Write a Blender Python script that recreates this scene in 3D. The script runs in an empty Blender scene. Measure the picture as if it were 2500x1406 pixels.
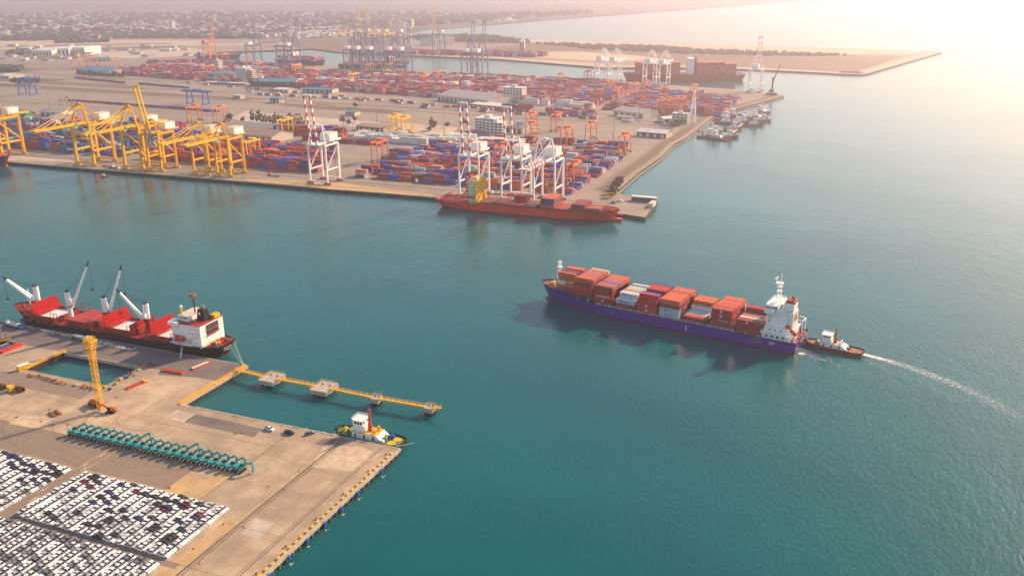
import bpy, math, random
from mathutils import Vector, Matrix
R = math.radians
rnd = random.Random(7)
sc = bpy.context.scene
# ---------------------------------------------------------------- camera
CF, CP, CR, CY, CH = 2225.41, 0.325276, -0.007056, -0.391562, 195.0
fw = Vector((math.sin(CY)*math.cos(CP), math.cos(CY)*math.cos(CP), -math.sin(CP)))
r0 = Vector((math.cos(CY), -math.sin(CY), 0)); u0 = r0.cross(fw)
rt = r0*math.cos(CR)+u0*math.sin(CR); up = u0*math.cos(CR)-r0*math.sin(CR)
cam = bpy.data.objects.new("camera", bpy.data.cameras.new("camera"))
sc.collection.objects.link(cam); sc.camera = cam
M3 = Matrix((rt, up, -fw)).transposed()
cam.matrix_world = Matrix.Translation((0, 0, CH)) @ M3.to_4x4()
cam.data.sensor_width = 36; cam.data.lens = 36*CF/2500
cam.data.clip_start = 1; cam.data.clip_end = 80000
def at(px, py, z=3.0):
    d = fw*CF+rt*(px-1250)-up*(py-703); t = (z-CH)/d.z
    return Vector((d.x*t, d.y*t, z))
def proj(p):
    v = Vector(p)-Vector((0, 0, CH)); z = v.dot(fw)
    return 1250+CF*v.dot(rt)/z, 703-CF*v.dot(up)/z, z
def xat(px, Y, z=3.0):
    a, b = -6000.0, 3000.0
    for _ in range(50):
        m = (a+b)/2
        if proj((m, Y, z))[0] < px: a = m
        else: b = m
    return (a+b)/2
def seen(p, mg=40):
    x, y, z = proj(p); return z > 1 and -mg < x < 2500+mg and -mg < y < 1406+mg
# ---------------------------------------------------------------- light
SUN_AZ, SUN_EL = R(28), R(28)          # azimuth clockwise from +y
sd = Vector((math.sin(SUN_AZ)*math.cos(SUN_EL), math.cos(SUN_AZ)*math.cos(SUN_EL), math.sin(SUN_EL)))
sl = bpy.data.lights.new("sun", 'SUN'); sl.energy = 5.0; sl.angle = R(0.6); sl.color = (1, .66, .40)
so = bpy.data.objects.new("sun", sl); sc.collection.objects.link(so)
so.rotation_euler = sd.to_track_quat('Z', 'Y').to_euler()
w = bpy.data.worlds.new("World"); sc.world = w; w.use_nodes = True
nt = w.node_tree; bg = nt.nodes['Background']
sky = nt.nodes.new('ShaderNodeTexSky'); sky.sky_type = 'NISHITA'; sky.sun_disc = False
sky.sun_elevation = SUN_EL; sky.sun_rotation = SUN_AZ; sky.air_density = 1.3; sky.dust_density = .8; sky.altitude = 10
nt.links.new(sky.outputs[0], bg.inputs[0]); bg.inputs[1].default_value = 0.105
sc.view_settings.view_transform = 'Standard'; sc.view_settings.look = 'None'
sc.view_settings.exposure = 0.88; sc.view_settings.gamma = 1; sc.view_settings.use_curve_mapping = False
sc.cycles.use_denoising = True
sc.cycles.max_bounces = 5; sc.cycles.diffuse_bounces = 2; sc.cycles.glossy_bounces = 2
sc.cycles.volume_bounces = 1; sc.cycles.transparent_max_bounces = 8
sc.cycles.use_adaptive_sampling = True; sc.cycles.adaptive_threshold = 0.02
# ---------------------------------------------------------------- materials
MT = {}
def _n(nt, t, **k):
    n = nt.nodes.new(t)
    for a, b in k.items(): setattr(n, a, b)
    return n
def mat(name, col, rough=.6, var=.18, scale=.25, metal=0, dirt=None, spec=None, coord='Object', emit=None):
    """painted / plain surface with two octaves of procedural wear"""
    m = bpy.data.materials.new(name); m.use_nodes = True; nt = m.node_tree; L = nt.links
    p = nt.nodes['Principled BSDF']; p.inputs['Roughness'].default_value = rough; p.inputs['Metallic'].default_value = metal
    tc = _n(nt, 'ShaderNodeTexCoord'); n1 = _n(nt, 'ShaderNodeTexNoise'); n1.inputs['Scale'].default_value = scale
    n1.inputs['Detail'].default_value = 6; n1.inputs['Roughness'].default_value = .65
    L.new(tc.outputs[coord], n1.inputs['Vector'])
    mr = _n(nt, 'ShaderNodeMapRange'); mr.inputs[1].default_value = .3; mr.inputs[2].default_value = .7
    mr.inputs[3].default_value = 1-var; mr.inputs[4].default_value = 1+var
    L.new(n1.outputs[0], mr.inputs[0])
    mx = _n(nt, 'ShaderNodeMix', data_type='RGBA', blend_type='MULTIPLY'); mx.inputs[0].default_value = 1
    if col == 'obj':
        oi = _n(nt, 'ShaderNodeObjectInfo'); L.new(oi.outputs['Color'], mx.inputs[6])
    elif col == 'attr':
        oi = _n(nt, 'ShaderNodeVertexColor'); oi.layer_name = 'col'; L.new(oi.outputs[0], mx.inputs[6])
    else: mx.inputs[6].default_value = (*col, 1)
    L.new(mr.outputs[0], mx.inputs[7]); out = mx.outputs[2]
    if dirt:
        n2 = _n(nt, 'ShaderNodeTexNoise'); n2.inputs['Scale'].default_value = scale*2.7; n2.inputs['Detail'].default_value = 8
        mp = _n(nt, 'ShaderNodeMapping'); mp.inputs['Location'].default_value = (31, 7, 3); mp.inputs['Scale'].default_value = (1, 1, .3)
        L.new(tc.outputs[coord], mp.inputs[0]); L.new(mp.outputs[0], n2.inputs['Vector'])
        r2 = _n(nt, 'ShaderNodeMapRange'); r2.inputs[1].default_value = .55; r2.inputs[2].default_value = .75; r2.inputs[4].default_value = dirt[3]
        L.new(n2.outputs[0], r2.inputs[0])
        m2 = _n(nt, 'ShaderNodeMix', data_type='RGBA'); m2.inputs[7].default_value = (*dirt[:3], 1)
        L.new(r2.outputs[0], m2.inputs[0]); L.new(out, m2.inputs[6]); out = m2.outputs[2]
    L.new(out, p.inputs['Base Color'])
    p.inputs['Specular IOR Level'].default_value = .22 if spec is None else spec
    MT[name] = m; return m
RUST = (.20, .07, .03, .55)
mat('yellow_paint', (.80, .42, .006), .45, .15, .3, dirt=(.25, .12, .03, .4))
mat('yellow_boom', (.85, .47, .006), .45, .12, .3)
mat('white_paint', (.84, .83, .80), .4, .07, .3, dirt=(.35, .27, .18, .3))
mat('white_clean', (.86, .85, .82), .4, .05, .4)
mat('shade_yellow_paint', (.72, .66, .40), .5, .08, .3, dirt=(.4, .3, .15, .35))  # yellow-green tone of the yellow superstructure's shaded faces, put into the paint
mat('orange_paint', (.70, .16, .025), .5, .15, .3, dirt=(.25, .1, .05, .4))
mat('red_orange', (.62, .07, .02), .45, .12, .4)
mat('blue_paint', (.015, .13, .42), .5, .15, .3)
mat('grey_blue_paint', (.13, .15, .24), .5, .15, .3)
mat('dark_grey', (.05, .055, .07), .6, .2, .5)
mat('black_paint', (.012, .013, .02), .5, .3, .4)
mat('rubber', (.02, .02, .02), .85, .3, .8)
mat('pale_pink_orange', (.66, .24, .12), .5, .15, .3)
mat('glass', (.008, .018, .024), .15, .2, .5, spec=.25)
mat('hull_purple', (.05, .012, .24), .45, .22, .16, dirt=(.13, .035, .07, .45))
mat('hull_red', (.80, .045, .012), .4, .16, .10, dirt=(.35, .05, .03, .45))
mat('boot_red', (.17, .022, .016), .6, .25, .2, dirt=(.09, .05, .03, .6))
mat('hull_black', (.006, .006, .012), .6, .3, .2, dirt=(.07, .03, .02, .5))
mat('deck_red', (.28, .028, .02), .6, .2, .3, dirt=(.12, .03, .02, .5))
mat('hatch_red', (.40, .006, .005), .45, .14, .3)
mat('hatch_pink', (.36, .035, .028), .5, .16, .3, dirt=(.2, .05, .04, .5))
mat('deck_brown', (.26, .10, .065), .7, .2, .3, dirt=(.3, .2, .12, .5))
mat('deck_green', (.10, .20, .10), .6, .2, .4)
mat('cargo_white', (.66, .66, .64), .8, .18, 1.2)
mat('sack_cargo', (.62, .56, .46), .8, .35, 1.5)
mat('teal_paint', (.0, .34, .33), .45, .18, .5)
mat('rust_steel', (.20, .07, .035), .8, .35, .6)
mat('steel', (.33, .32, .30), .5, .2, .6)
mat('tarp_yellow', (.75, .42, .01), .6, .12, .5)
mat('blue_fender', (.01, .08, .40), .6, .2, .5)
mat('obj_paint', 'obj', .5, .16, .35, dirt=(.12, .07, .05, .5))
mat('car_paint', 'obj', .3, .04, .4, spec=.35)
mat('attr_paint', 'attr', .6, .16, .06)
mat('concrete', (.33, .29, .235), .85, .14, .06, dirt=(.16, .13, .10, .5))
mat('concrete_edge', (.42, .38, .31), .85, .2, .3, dirt=(.15, .12, .08, .6))
mat('wet_shaded_wall', (.035, .035, .03), .7, .4, .3)  # wet wall colour, also blackened for the shade under the open quay decks
mat('roof_grey', (.33, .31, .30), .6, .1, .1, dirt=(.2, .17, .14, .35))
mat('roof_white', (.62, .60, .56), .6, .1, .1)
mat('roof_blue', (.03, .20, .27), .55, .12, .1)
mat('roof_brown', (.32, .23, .18), .7, .14, .15)
mat('wall_cream', (.58, .52, .42), .7, .12, .2)
mat('wall_white', (.70, .70, .66), .6, .1, .2)
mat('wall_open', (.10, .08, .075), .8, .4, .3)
mat('bark', (.10, .07, .05), .9, .2, .6)
mat('leaf', (.05, .065, .035), .8, .45, .5)
mat('leaf_dry', (.12, .10, .055), .8, .4, .4)
mat('rock', (.42, .35, .26), .9, .45, .7)
mat('asphalt', (.085, .08, .085), .85, .22, .07, dirt=(.22, .17, .13, .55))
mat('line_white', (.62, .58, .5), .8, .3, .8)
mat('line_yellow', (.70, .42, .02), .7, .2, .8)
mat('line_dark', (.14, .11, .085), .9, .3, .4)
# ---------------------------------------------------------------- mesh helpers
class MB:
    def __init__(s): s.v, s.f, s.m = [], [], []
    def add(s, vs, fs, m=0):
        o = len(s.v); s.v += [tuple(q) for q in vs]; s.f += [tuple(o+i for i in f) for f in fs]; s.m += [m]*len(fs); return s
    def box(s, x0, x1, y0, y1, z0, z1, m=0):
        return s.add([(x0, y0, z0), (x1, y0, z0), (x1, y1, z0), (x0, y1, z0), (x0, y0, z1), (x1, y0, z1), (x1, y1, z1), (x0, y1, z1)],
              [(0, 3, 2, 1), (4, 5, 6, 7), (0, 1, 5, 4), (1, 2, 6, 5), (2, 3, 7, 6), (3, 0, 4, 7)], m)
    def bar(s, p, q, w, h=None, m=0, w2=None):
        h = h or w; p, q = Vector(p), Vector(q); d = (q-p)
        if d.length < 1e-6: return s
        d.normalize(); a = Vector((0, 0, 1)) if abs(d.z) < .95 else Vector((0, 1, 0))
        x = d.cross(a).normalized(); y = x.cross(d).normalized(); k = (w2/w) if w2 else 1; vs = []
        for c, sc_ in ((p, 1), (q, k)):
            for i, j in ((-1, -1), (1, -1), (1, 1), (-1, 1)): vs.append(c+x*(i*w/2*sc_)+y*(j*h/2*sc_))
        return s.add(vs, [(3, 2, 1, 0), (4, 5, 6, 7), (0, 1, 5, 4), (1, 2, 6, 5), (2, 3, 7, 6), (3, 0, 4, 7)], m)
    def cyl(s, p, q, r, r2=None, n=8, m=0):
        r2 = r if r2 is None else r2; p, q = Vector(p), Vector(q); d = (q-p).normalized()
        a = Vector((0, 0, 1)) if abs(d.z) < .95 else Vector((0, 1, 0)); x = d.cross(a).normalized(); y = x.cross(d)
        vs = [p+(x*math.cos(t)+y*math.sin(t))*r for t in [2*math.pi*i/n for i in range(n)]]
        vs += [q+(x*math.cos(t)+y*math.sin(t))*r2 for t in [2*math.pi*i/n for i in range(n)]]
        return s.add(vs, [(i, n+i, n+(i+1) % n, (i+1) % n) for i in range(n)]+[tuple(range(n)), tuple(range(2*n-1, n-1, -1))], m)
    def ball(s, c, r, m=0, n=8, k=5, sz=1, jit=0):
        c = Vector(c); vs = [c+Vector((0, 0, -r*sz))]
        for j in range(1, k):
            ph = -math.pi/2+math.pi*j/k
            for i in range(n):
                t = 2*math.pi*i/n; q = 1+jit*(rnd.random()-.5)
                vs.append(c+Vector((math.cos(t)*math.cos(ph)*r*q, math.sin(t)*math.cos(ph)*r*q, math.sin(ph)*r*sz*q)))
        vs.append(c+Vector((0, 0, r*sz))); e = len(vs)-1
        fs = [(0, 1+(i+1) % n, 1+i) for i in range(n)]
        for j in range(k-2):
            for i in range(n): a = 1+j*n+i; b = 1+j*n+(i+1) % n; fs.append((a, b, b+n, a+n))
        fs += [(e, 1+(k-2)*n+i, 1+(k-2)*n+(i+1) % n) for i in range(n)]
        return s.add(vs, fs, m)
    def prism(s, poly, z0, z1, m=0, mtop=None, bottom=False):
        n = len(poly); a = sum(poly[i][0]*poly[(i+1) % n][1]-poly[(i+1) % n][0]*poly[i][1] for i in range(n))
        if a < 0: poly = poly[::-1]
        vs = [(p[0], p[1], z0) for p in poly]+[(p[0], p[1], z1) for p in poly]
        s.add(vs, [(i, (i+1) % n, n+(i+1) % n, n+i) for i in range(n)], m)
        s.add([(p[0], p[1], z1) for p in poly], [tuple(range(n))], m if mtop is None else mtop)
        if bottom: s.add([(p[0], p[1], z0) for p in poly], [tuple(range(n-1, -1, -1))], m)
        return s
    def flat(s, poly, z, m=0):
        n = len(poly); a = sum(poly[i][0]*poly[(i+1) % n][1]-poly[(i+1) % n][0]*poly[i][1] for i in range(n))
        if a < 0: poly = poly[::-1]
        return s.add([(p[0], p[1], z) for p in poly], [tuple(range(n))], m)
    def build(s, name, mats, parent=None, loc=None, rz=None, smooth=False):
        if isinstance(mats, str): mats = [mats]
        me = bpy.data.meshes.new(name); me.from_pydata(s.v, [], s.f)
        for k in mats: me.materials.append(MT[k])
        if len(mats) > 1: me.polygons.foreach_set('material_index', s.m)
        if smooth: me.polygons.foreach_set('use_smooth', [True]*len(s.f))
        me.update(); o = bpy.data.objects.new(name, me); sc.collection.objects.link(o)
        if parent is not None: o.parent = parent
        if loc is not None: o.location = loc
        if rz is not None: o.rotation_euler.z = rz
        return o
def tag(o, label=None, cat=None, group=None, kind=None):
    if label: o['label'] = label
    if cat: o['category'] = cat
    if group: o['group'] = group
    if kind: o['kind'] = kind
    return o
def empty(name, loc, rz=0, label=None, cat=None, group=None):
    o = bpy.data.objects.new(name, None); sc.collection.objects.link(o); o.location = loc; o.rotation_euler.z = rz
    o.empty_display_size = .5
    return tag(o, label, cat, group)
KIDS = {}
def cname(c):
    return CN.get(c) or CN[min(CN, key=lambda k: sum((a/(sum(c)+.05)-b/(sum(k)+.05))**2 for a, b in zip(c, k))+.3*(sum(c)-sum(k))**2)]
def copy_tree(o, parent=None):
    ch = KIDS.get(o.name)
    if ch is None: ch = KIDS[o.name] = [c for c in o.children]
    c = o.copy(); sc.collection.objects.link(c)
    if parent is not None: c.parent = parent
    for k in ch: copy_tree(k, c)
    return c
def colall(o, col):
    o.color = col
    for c in o.children: colall(c, col)
def lerp(a, b, t): return a+(b-a)*t
def xy(l): return [tuple(at(*p)[:2]) for p in l]
# lathe-like hull: rings of half-breadth along x
def hull(stations, zs, prof):
    """stations: x; zs: levels (bottom->top) ; prof(x_index, level_index)->(x,halfbreadth)"""
    mb = MB(); n = len(stations); k = len(zs)
    P = [[prof(i, j) for j in range(k)] for i in range(n)]
    for sgn in (1, -1):
        vs = [(P[i][j][0], sgn*P[i][j][1], P[i][j][2] if len(P[i][j]) > 2 else zs[j]) for i in range(n) for j in range(k)]
        fs = []
        for i in range(n-1):
            for j in range(k-1):
                a, b, c, d = i*k+j, (i+1)*k+j, (i+1)*k+j+1, i*k+j+1
                fs.append((a, b, c, d) if sgn < 0 else (d, c, b, a))
        mb.add(vs, fs)
    return mb, P
# ================================================================ WATER
def water_mat():
    m = bpy.data.materials.new('sea_water'); m.use_nodes = True; nt = m.node_tree; L = nt.links
    p = nt.nodes['Principled BSDF']; p.inputs['Roughness'].default_value = .2; p.inputs['IOR'].default_value = 1.33; p.inputs['Specular IOR Level'].default_value = .27
    tc = _n(nt, 'ShaderNodeTexCoord')
    def noise(scale, det, sx=1, sy=1, rot=0, dist=0):
        mp = _n(nt, 'ShaderNodeMapping'); mp.inputs['Scale'].default_value = (sx, sy, 1); mp.inputs['Rotation'].default_value = (0, 0, R(rot))
        L.new(tc.outputs['Object'], mp.inputs[0]); n = _n(nt, 'ShaderNodeTexNoise'); n.inputs['Scale'].default_value = scale
        n.inputs['Detail'].default_value = det; n.inputs['Distortion'].default_value = dist
        L.new(mp.outputs[0], n.inputs['Vector']); return n.outputs[0]
    a = noise(.55, 4, 1, .45, 25, .4); b = noise(.13, 4, 1, .5, 35); c = noise(.012, 4); d = noise(.004, 3, 1, 2)
    def math_(op, x, y):
        q = _n(nt, 'ShaderNodeMath', operation=op)
        for i, v in enumerate((x, y)):
            if isinstance(v, (int, float)): q.inputs[i].default_value = v
            else: L.new(v, q.inputs[i])
        return q.outputs[0]
    e_ = noise(.0035, 3, 1, 2.2, 30); wm = _n(nt, 'ShaderNodeMapRange'); wm.inputs[1].default_value = .35; wm.inputs[2].default_value = .65; wm.inputs[3].default_value = .3; wm.inputs[4].default_value = 1.25
    L.new(e_, wm.inputs[0]); h = math_('MULTIPLY', math_('ADD', math_('MULTIPLY', a, .6), math_('MULTIPLY', b, .8)), wm.outputs[0])
    bp = _n(nt, 'ShaderNodeBump'); bp.inputs['Strength'].default_value = 1.0; bp.inputs['Distance'].default_value = .34
    L.new(h, bp.inputs['Height']); L.new(bp.outputs[0], p.inputs['Normal'])
    mr = _n(nt, 'ShaderNodeMapRange'); mr.inputs[1].default_value = .3; mr.inputs[2].default_value = .7
    L.new(math_('ADD', math_('MULTIPLY', c, .4), math_('MULTIPLY', d, .6)), mr.inputs[0])
    mx = _n(nt, 'ShaderNodeMix', data_type='RGBA'); mx.inputs[6].default_value = (.0, .068, .078, 1); mx.inputs[7].default_value = (.0, .112, .116, 1)
    L.new(mr.outputs[0], mx.inputs[0]); L.new(mx.outputs[2], p.inputs['Base Color'])
    MT['sea_water'] = m
water_mat()
WB = 60000
xs = [-WB, -30000, -16000, -9000, -5000, -3000, -2000, -1400, -1000, -700, -500, -300, -150, 0, 150, 400, 800, 1500, 3000, 6000, 12000, 30000, WB]
ys = [-2000, -500, 0, 150, 300, 450, 600, 800, 1100, 1500, 2100, 3000, 4200, 6000, 9000, 14000, 25000, 40000, WB]
mb = MB(); mb.add([(x, y, 0) for y in ys for x in xs], [(j*len(xs)+i, j*len(xs)+i+1, (j+1)*len(xs)+i+1, (j+1)*len(xs)+i) for j in range(len(ys)-1) for i in range(len(xs)-1)])
tag(mb.build('sea_water', 'sea_water'), kind='structure')
# ================================================================ LAND
def land_mat(name, c1, c2, c3, s1=.012, s2=.09, streak=None):
    m = bpy.data.materials.new(name); m.use_nodes = True; nt = m.node_tree; L = nt.links
    p = nt.nodes['Principled BSDF']; p.inputs['Roughness'].default_value = .9; p.inputs['Specular IOR Level'].default_value = .25
    tc = _n(nt, 'ShaderNodeTexCoord'); src = tc.outputs['Object']; out = None
    def nz(s, d, loc=0, sc3=(1, 1, 1)):
        mp = _n(nt, 'ShaderNodeMapping'); mp.inputs['Location'].default_value = (loc, loc, 0); mp.inputs['Scale'].default_value = sc3
        L.new(src, mp.inputs[0]); n = _n(nt, 'ShaderNodeTexNoise'); n.inputs['Scale'].default_value = s; n.inputs['Detail'].default_value = d
        n.inputs['Roughness'].default_value = .62; L.new(mp.outputs[0], n.inputs['Vector'])
        r = _n(nt, 'ShaderNodeMapRange'); r.inputs[1].default_value = .38; r.inputs[2].default_value = .64; L.new(n.outputs[0], r.inputs[0]); return r.outputs[0]
    def mix(f, a, b, fac=1.0):
        q = _n(nt, 'ShaderNodeMix', data_type='RGBA')
        mm = _n(nt, 'ShaderNodeMath', operation='MULTIPLY'); L.new(f, mm.inputs[0]); mm.inputs[1].default_value = fac; L.new(mm.outputs[0], q.inputs[0])
        for i, v in ((6, a), (7, b)):
            if isinstance(v, tuple): q.inputs[i].default_value = (*v, 1)
            else: L.new(v, q.inputs[i])
        return q.outputs[2]
    out = mix(nz(s1, 5), c1, c2); out = mix(nz(s2, 8, 40), out, c3, .55)
    if streak:
        out = mix(nz(.05, 7, 90, (1, .12, 1)), out, streak, .5); out = mix(nz(.05, 7, 190, (.1, 1, 1)), out, streak, .4)
        # joints between the cast slabs
        br = _n(nt, 'ShaderNodeTexBrick'); br.inputs['Scale'].default_value = 1; br.inputs['Mortar Size'].default_value = .06
        br.inputs['Brick Width'].default_value = 24; br.inputs['Row Height'].default_value = 18.6; br.offset = 0
        br.inputs['Color1'].default_value = (1, 1, 1, 1); br.inputs['Color2'].default_value = (.86, .86, .88, 1); br.inputs['Mortar'].default_value = (.6, .58, .55, 1)
        L.new(src, br.inputs['Vector']); q = _n(nt, 'ShaderNodeMix', data_type='RGBA', blend_type='MULTIPLY'); q.inputs[0].default_value = .8
        L.new(out, q.inputs[6]); L.new(br.outputs[0], q.inputs[7]); out = q.outputs[2]
    L.new(out, p.inputs['Base Color']); MT[name] = m
land_mat('apron', (.63, .48, .30), (.48, .38, .26), (.27, .205, .145), .02, .12, streak=(.22, .175, .13))
land_mat('apron_dark', (.15, .13, .12), (.115, .105, .105), (.22, .18, .15), .03, .15)
land_mat('apron_brown', (.25, .195, .145), (.22, .18, .14), (.19, .15, .12), .02, .3)
land_mat('apron_pale', (.56, .49, .38), (.40, .35, .28), (.30, .25, .2), .05, .2)
land_mat('apron_ochre', (.55, .36, .15), (.46, .33, .17), (.30, .22, .13), .05, .2)
land_mat('yard_ground', (.31, .26, .20), (.25, .215, .175), (.19, .165, .14), .006, .04)
land_mat('yard_asphalt', (.17, .15, .14), (.21, .18, .16), (.26, .22, .18), .006, .05)
land_mat('sand', (.55, .44, .30), (.48, .38, .26), (.36, .28, .18), .003, .02)
land_mat('scrub', (.15, .10, .055), (.19, .13, .075), (.10, .085, .045), .006, .03)
land_mat('town_ground', (.075, .085, .06), (.13, .12, .085), (.05, .065, .045), .0012, .008)
land_mat('rubble', (.42, .35, .25), (.34, .27, .18), (.22, .17, .11), .1, .6)
land_mat('apron_dirty', (.46, .36, .24), (.36, .29, .205), (.24, .19, .145), .04, .4)
land_mat('apron_dirty2', (.58, .46, .31), (.45, .37, .27), (.26, .2, .15), .03, .3)
mat('tyre_mark', (.17, .14, .12), .9, .3, .5)
def slab(name, poly, top, side='wet_shaded_wall', z=3.0, zb=-5):
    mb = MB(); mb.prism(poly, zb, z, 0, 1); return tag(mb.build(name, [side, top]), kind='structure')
HX0, HX1, HY0, HY1 = -405, -349.7, 309.2, 335.2
slab('quay_apron', [(-900, 357), (-298.7, 357), (-298.7, HY1), (-900, HY1)], 'apron_dark')
slab('quay_apron', [(HX1, HY1), (-298.7, HY1), (-298.7, HY0), (HX1, HY0)], 'apron')
slab('quay_apron', [(-440, HY1), (HX0, HY1), (HX0, HY0), (-440, HY0)], 'apron')
slab('quay_apron', [(-900, HY0), (-298.7, HY0), (-298.7, 305.6), (-291, 307.2), (-180, 307.2), (-180, 100), (-900, 100)], 'apron')
def patch(name, poly, m, z, kind='structure', label=None): 
    mb = MB(); mb.flat(poly, z); return tag(mb.build(name, m), kind=kind)
P_ = patch
P_('asphalt_lane', [(-900, 263.5), (-251, 263.5), (-251, 243), (-900, 243)], 'apron_brown', 3.004)
P_('asphalt_lane', [(-298, 243), (-293, 243), (-293, 100), (-298, 100)], 'apron_brown', 3.009)
P_('asphalt_lane', [(-600, 206), (-211, 206), (-211, 203), (-600, 203)], 'apron_brown', 3.014)
P_('ochre_slab', [(-251, 263.5), (-233, 263.5), (-233, 241.5), (-251, 241.5)], 'apron_ochre', 3.004)
P_('ochre_slab', [(-214.5, 236), (-209.5, 236), (-209.5, 150), (-214.5, 150)], 'apron_ochre', 3.0035)
P_('pale_slab', xy([(432, 1000), (478, 1010), (452, 1031), (400, 1020)]), 'apron_pale', 3.006)
P_('asphalt_lane', xy([(478, 1010), (640, 1046), (620, 1067), (450, 1030)]), 'apron_dark', 3.006)
P_('asphalt_lane', xy([(0, 905), (60, 908), (230, 950), (198, 974), (120, 960), (0, 935)]), 'apron_brown', 3.006)
P_('asphalt_lane', [(-349, 356), (-299.5, 356), (-299.5, 338), (-335, 330)], 'apron_dark', 3.003)
P_('pale_slab', xy([(625, 1265), (672, 1275), (632, 1315), (590, 1302)]), 'apron_pale', 3.005)
P_('water_stain', xy([(768, 1082), (790, 1070), (812, 1072), (838, 1066), (835, 1078), (812, 1082), (790, 1088)]), 'apron_dark', 3.007)
# painted lines, rails and slots of the pier
mb = MB()
for x, w_ in ((-207.6, .45), (-206.2, .25), (-233, .18)): mb.box(x-w_, x+w_, 150, 306.5 if w_ > .2 else 303, 3.001, 3.012)
mb.box(-187.6, -187.1, 150, 305, 3.001, 3.013); mb.box(-188.7, -188.4, 150, 305, 3.001, 3.013)
for y in (232.6, 205.6): mb.box(-214, -181, y-.1, y+.1, 3.001, 3.009)
for y in (288, 271): mb.box(-600, -233.5, y-.1, y+.1, 3.001, 3.009)
tag(mb.build('crane_rail_slot', 'line_dark'), kind='structure')
mb = MB()
mb.box(-209.15, -208.95, 150, 306, 3.001, 3.012)
mb.box(-900, -250, 263.6, 263.85, 3.001, 3.012); mb.box(-297.7, -297.5, 240.5, 263, 3.001, 3.012); mb.box(-293.6, -293.4, 240.5, 263, 3.001, 3.012)
tag(mb.build('painted_line', 'line_yellow'), kind='structure')
for i, (x, y) in enumerate(((-296.5, 243), (-294.5, 241), (-296.5, 222), (-294.5, 216), (-296.4, 252))):
    mb = MB(); mb.flat([(x-.12, y), (x+.12, y), (x+.12, y+5), (x-.12, y+5)], 3.02); mb.flat([(x-.5, y+2), (x+.5, y+2), (x, y+3.6)], 3.024)
    tag(mb.build('lane_arrow', 'line_white'), kind='structure')
mb = MB()
for px, py in ((120, 1000), (40, 1018), (100, 1028), (165, 1036), (226, 1048), (282, 1060), (336, 1070), (395, 1087), (455, 1100), (522, 1115), (575, 1058), (475, 1148), (412, 1190), (283, 970), (590, 1058)):
    c = at(px, py); mb.box(c.x-.9, c.x+.9, c.y-.7, c.y+.7, 3.001, 3.03)
tag(mb.build('drain_cover', 'rust_steel'), kind='structure')
# pier edge: black and yellow kerb
kb = empty('striped_kerb', (-181.2, 200, 3), 0, 'yellow and black striped kerb running along the seaward edge of the concrete pier', 'kerb')
mb = MB(); my = MB()
y = 100; k = 0
while y < 303:
    (my if k % 2 else mb).box(-.38, .38, y-200, y+1.75-200, 0, .32); y += 1.75; k += 1
mb.build('dark_block', 'asphalt', kb)['kind'] = 'stuff'
my.build('yellow_block', 'line_yellow', kb)['kind'] = 'stuff'
mb = MB(); mb.box(-180.35, -179.75, 100, 307, 1.6, 3.06); mb.box(-291, -179.75, 307.0, 307.5, 1.8, 3.08)
mb.box(-299.2, -298.5, 305.6, 357.3, 1.7, 3.08); mb.box(-900, -298.5, 356.8, 357.4, 1.7, 3.08)
mb.box(-405.3, HX1+.2, HY1-.5, HY1+.1, 1.2, 3.06)
tag(mb.build('quay_edge_beam', 'concrete_edge'), kind='structure')
mb = MB()
for i in range(26): mb.cyl((-299.3, 306.5+i*2.02, -3), (-299.3, 306.5+i*2.02, 1.7), .35, n=6)
for i in range(52): mb.cyl((-179.7, 100+i*4, -3), (-179.7, 100+i*4, 1.6), .3, n=6)
tag(mb.build('quay_pile', 'concrete'), kind='structure')
ords = ['first', 'second', 'third', 'fourth', 'fifth', 'sixth', 'seventh', 'eighth', 'ninth', 'tenth', 'eleventh', 'twelfth', 'thirteenth', 'fourteenth', 'fifteenth', 'sixteenth', 'seventeenth', 'eighteenth', 'nineteenth', 'twentieth', 'twenty-first', 'twenty-second', 'twenty-third', 'twenty-fourth']
fy = [q[1] for q in ((-180, 289.5), (-180, 271), (-180, 259), (-180, 247.6), (-180, 236), (-180, 225), (-180, 213.5))]
for i, y in enumerate(fy):
    f = empty('quay_fender', (-179.4, y, 0), 0, f'blue rubber fender on the pier\'s seaward face, {ords[i]} counted from the corner', 'fender', 'blue fenders along the pier edge')
    MB().box(0, .5, -.6, .6, .8, 2.2).box(.5, .7, -.8, .8, .6, 2.4).build('fender_panel', 'blue_fender', f)
    MB().cyl((-.3, 0, 2.6), (.6, 0, 1.6), .08, n=5).build('chain', 'dark_grey', f)
    mb = MB()
    for _ in range(14): a = rnd.random()*6.3; r = rnd.random()*1.2; mb.ball((1.0+r, -1.2+math.sin(a)*r, .0), .12+.14*rnd.random(), n=5, k=3, sz=.3)
    tag(mb.build('sea_foam', 'line_white', None, (-179.3, y, 0)), kind='stuff')
# yellow railed edges
def rail_edge(name, p0, p1, label, z=3.0, h=1.2, side=1.4):
    p0, p1 = Vector(p0), Vector(p1); d = p1-p0; n = max(2, int(d.length/2.2)); nrm = Vector((-d.y, d.x, 0)).normalized()*side
    o = empty(name, (p0.x, p0.y, z), 0, label, 'railing'); mb = MB(); mp = MB(); mk = MB()
    for q in (Vector((0, 0, 0)), nrm):
        for zz in (.65, 1.2): mb.bar(q+Vector((0, 0, zz)), q+Vector((d.x, d.y, zz)), .13)
        for i in range(n+1): e = q+Vector((d.x, d.y, 0))*(i/n); mp.bar(e, e+Vector((0, 0, h)), .14)
    e = nrm*.5; mk.bar(e+Vector((0, 0, .12)), e+Vector((d.x, d.y, .12)), side, .2)
    mb.build('handrail', 'yellow_paint', o); mp.build('post', 'yellow_paint', o)['kind'] = 'stuff'; mk.build('walkway', 'yellow_paint', o); return o
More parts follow.
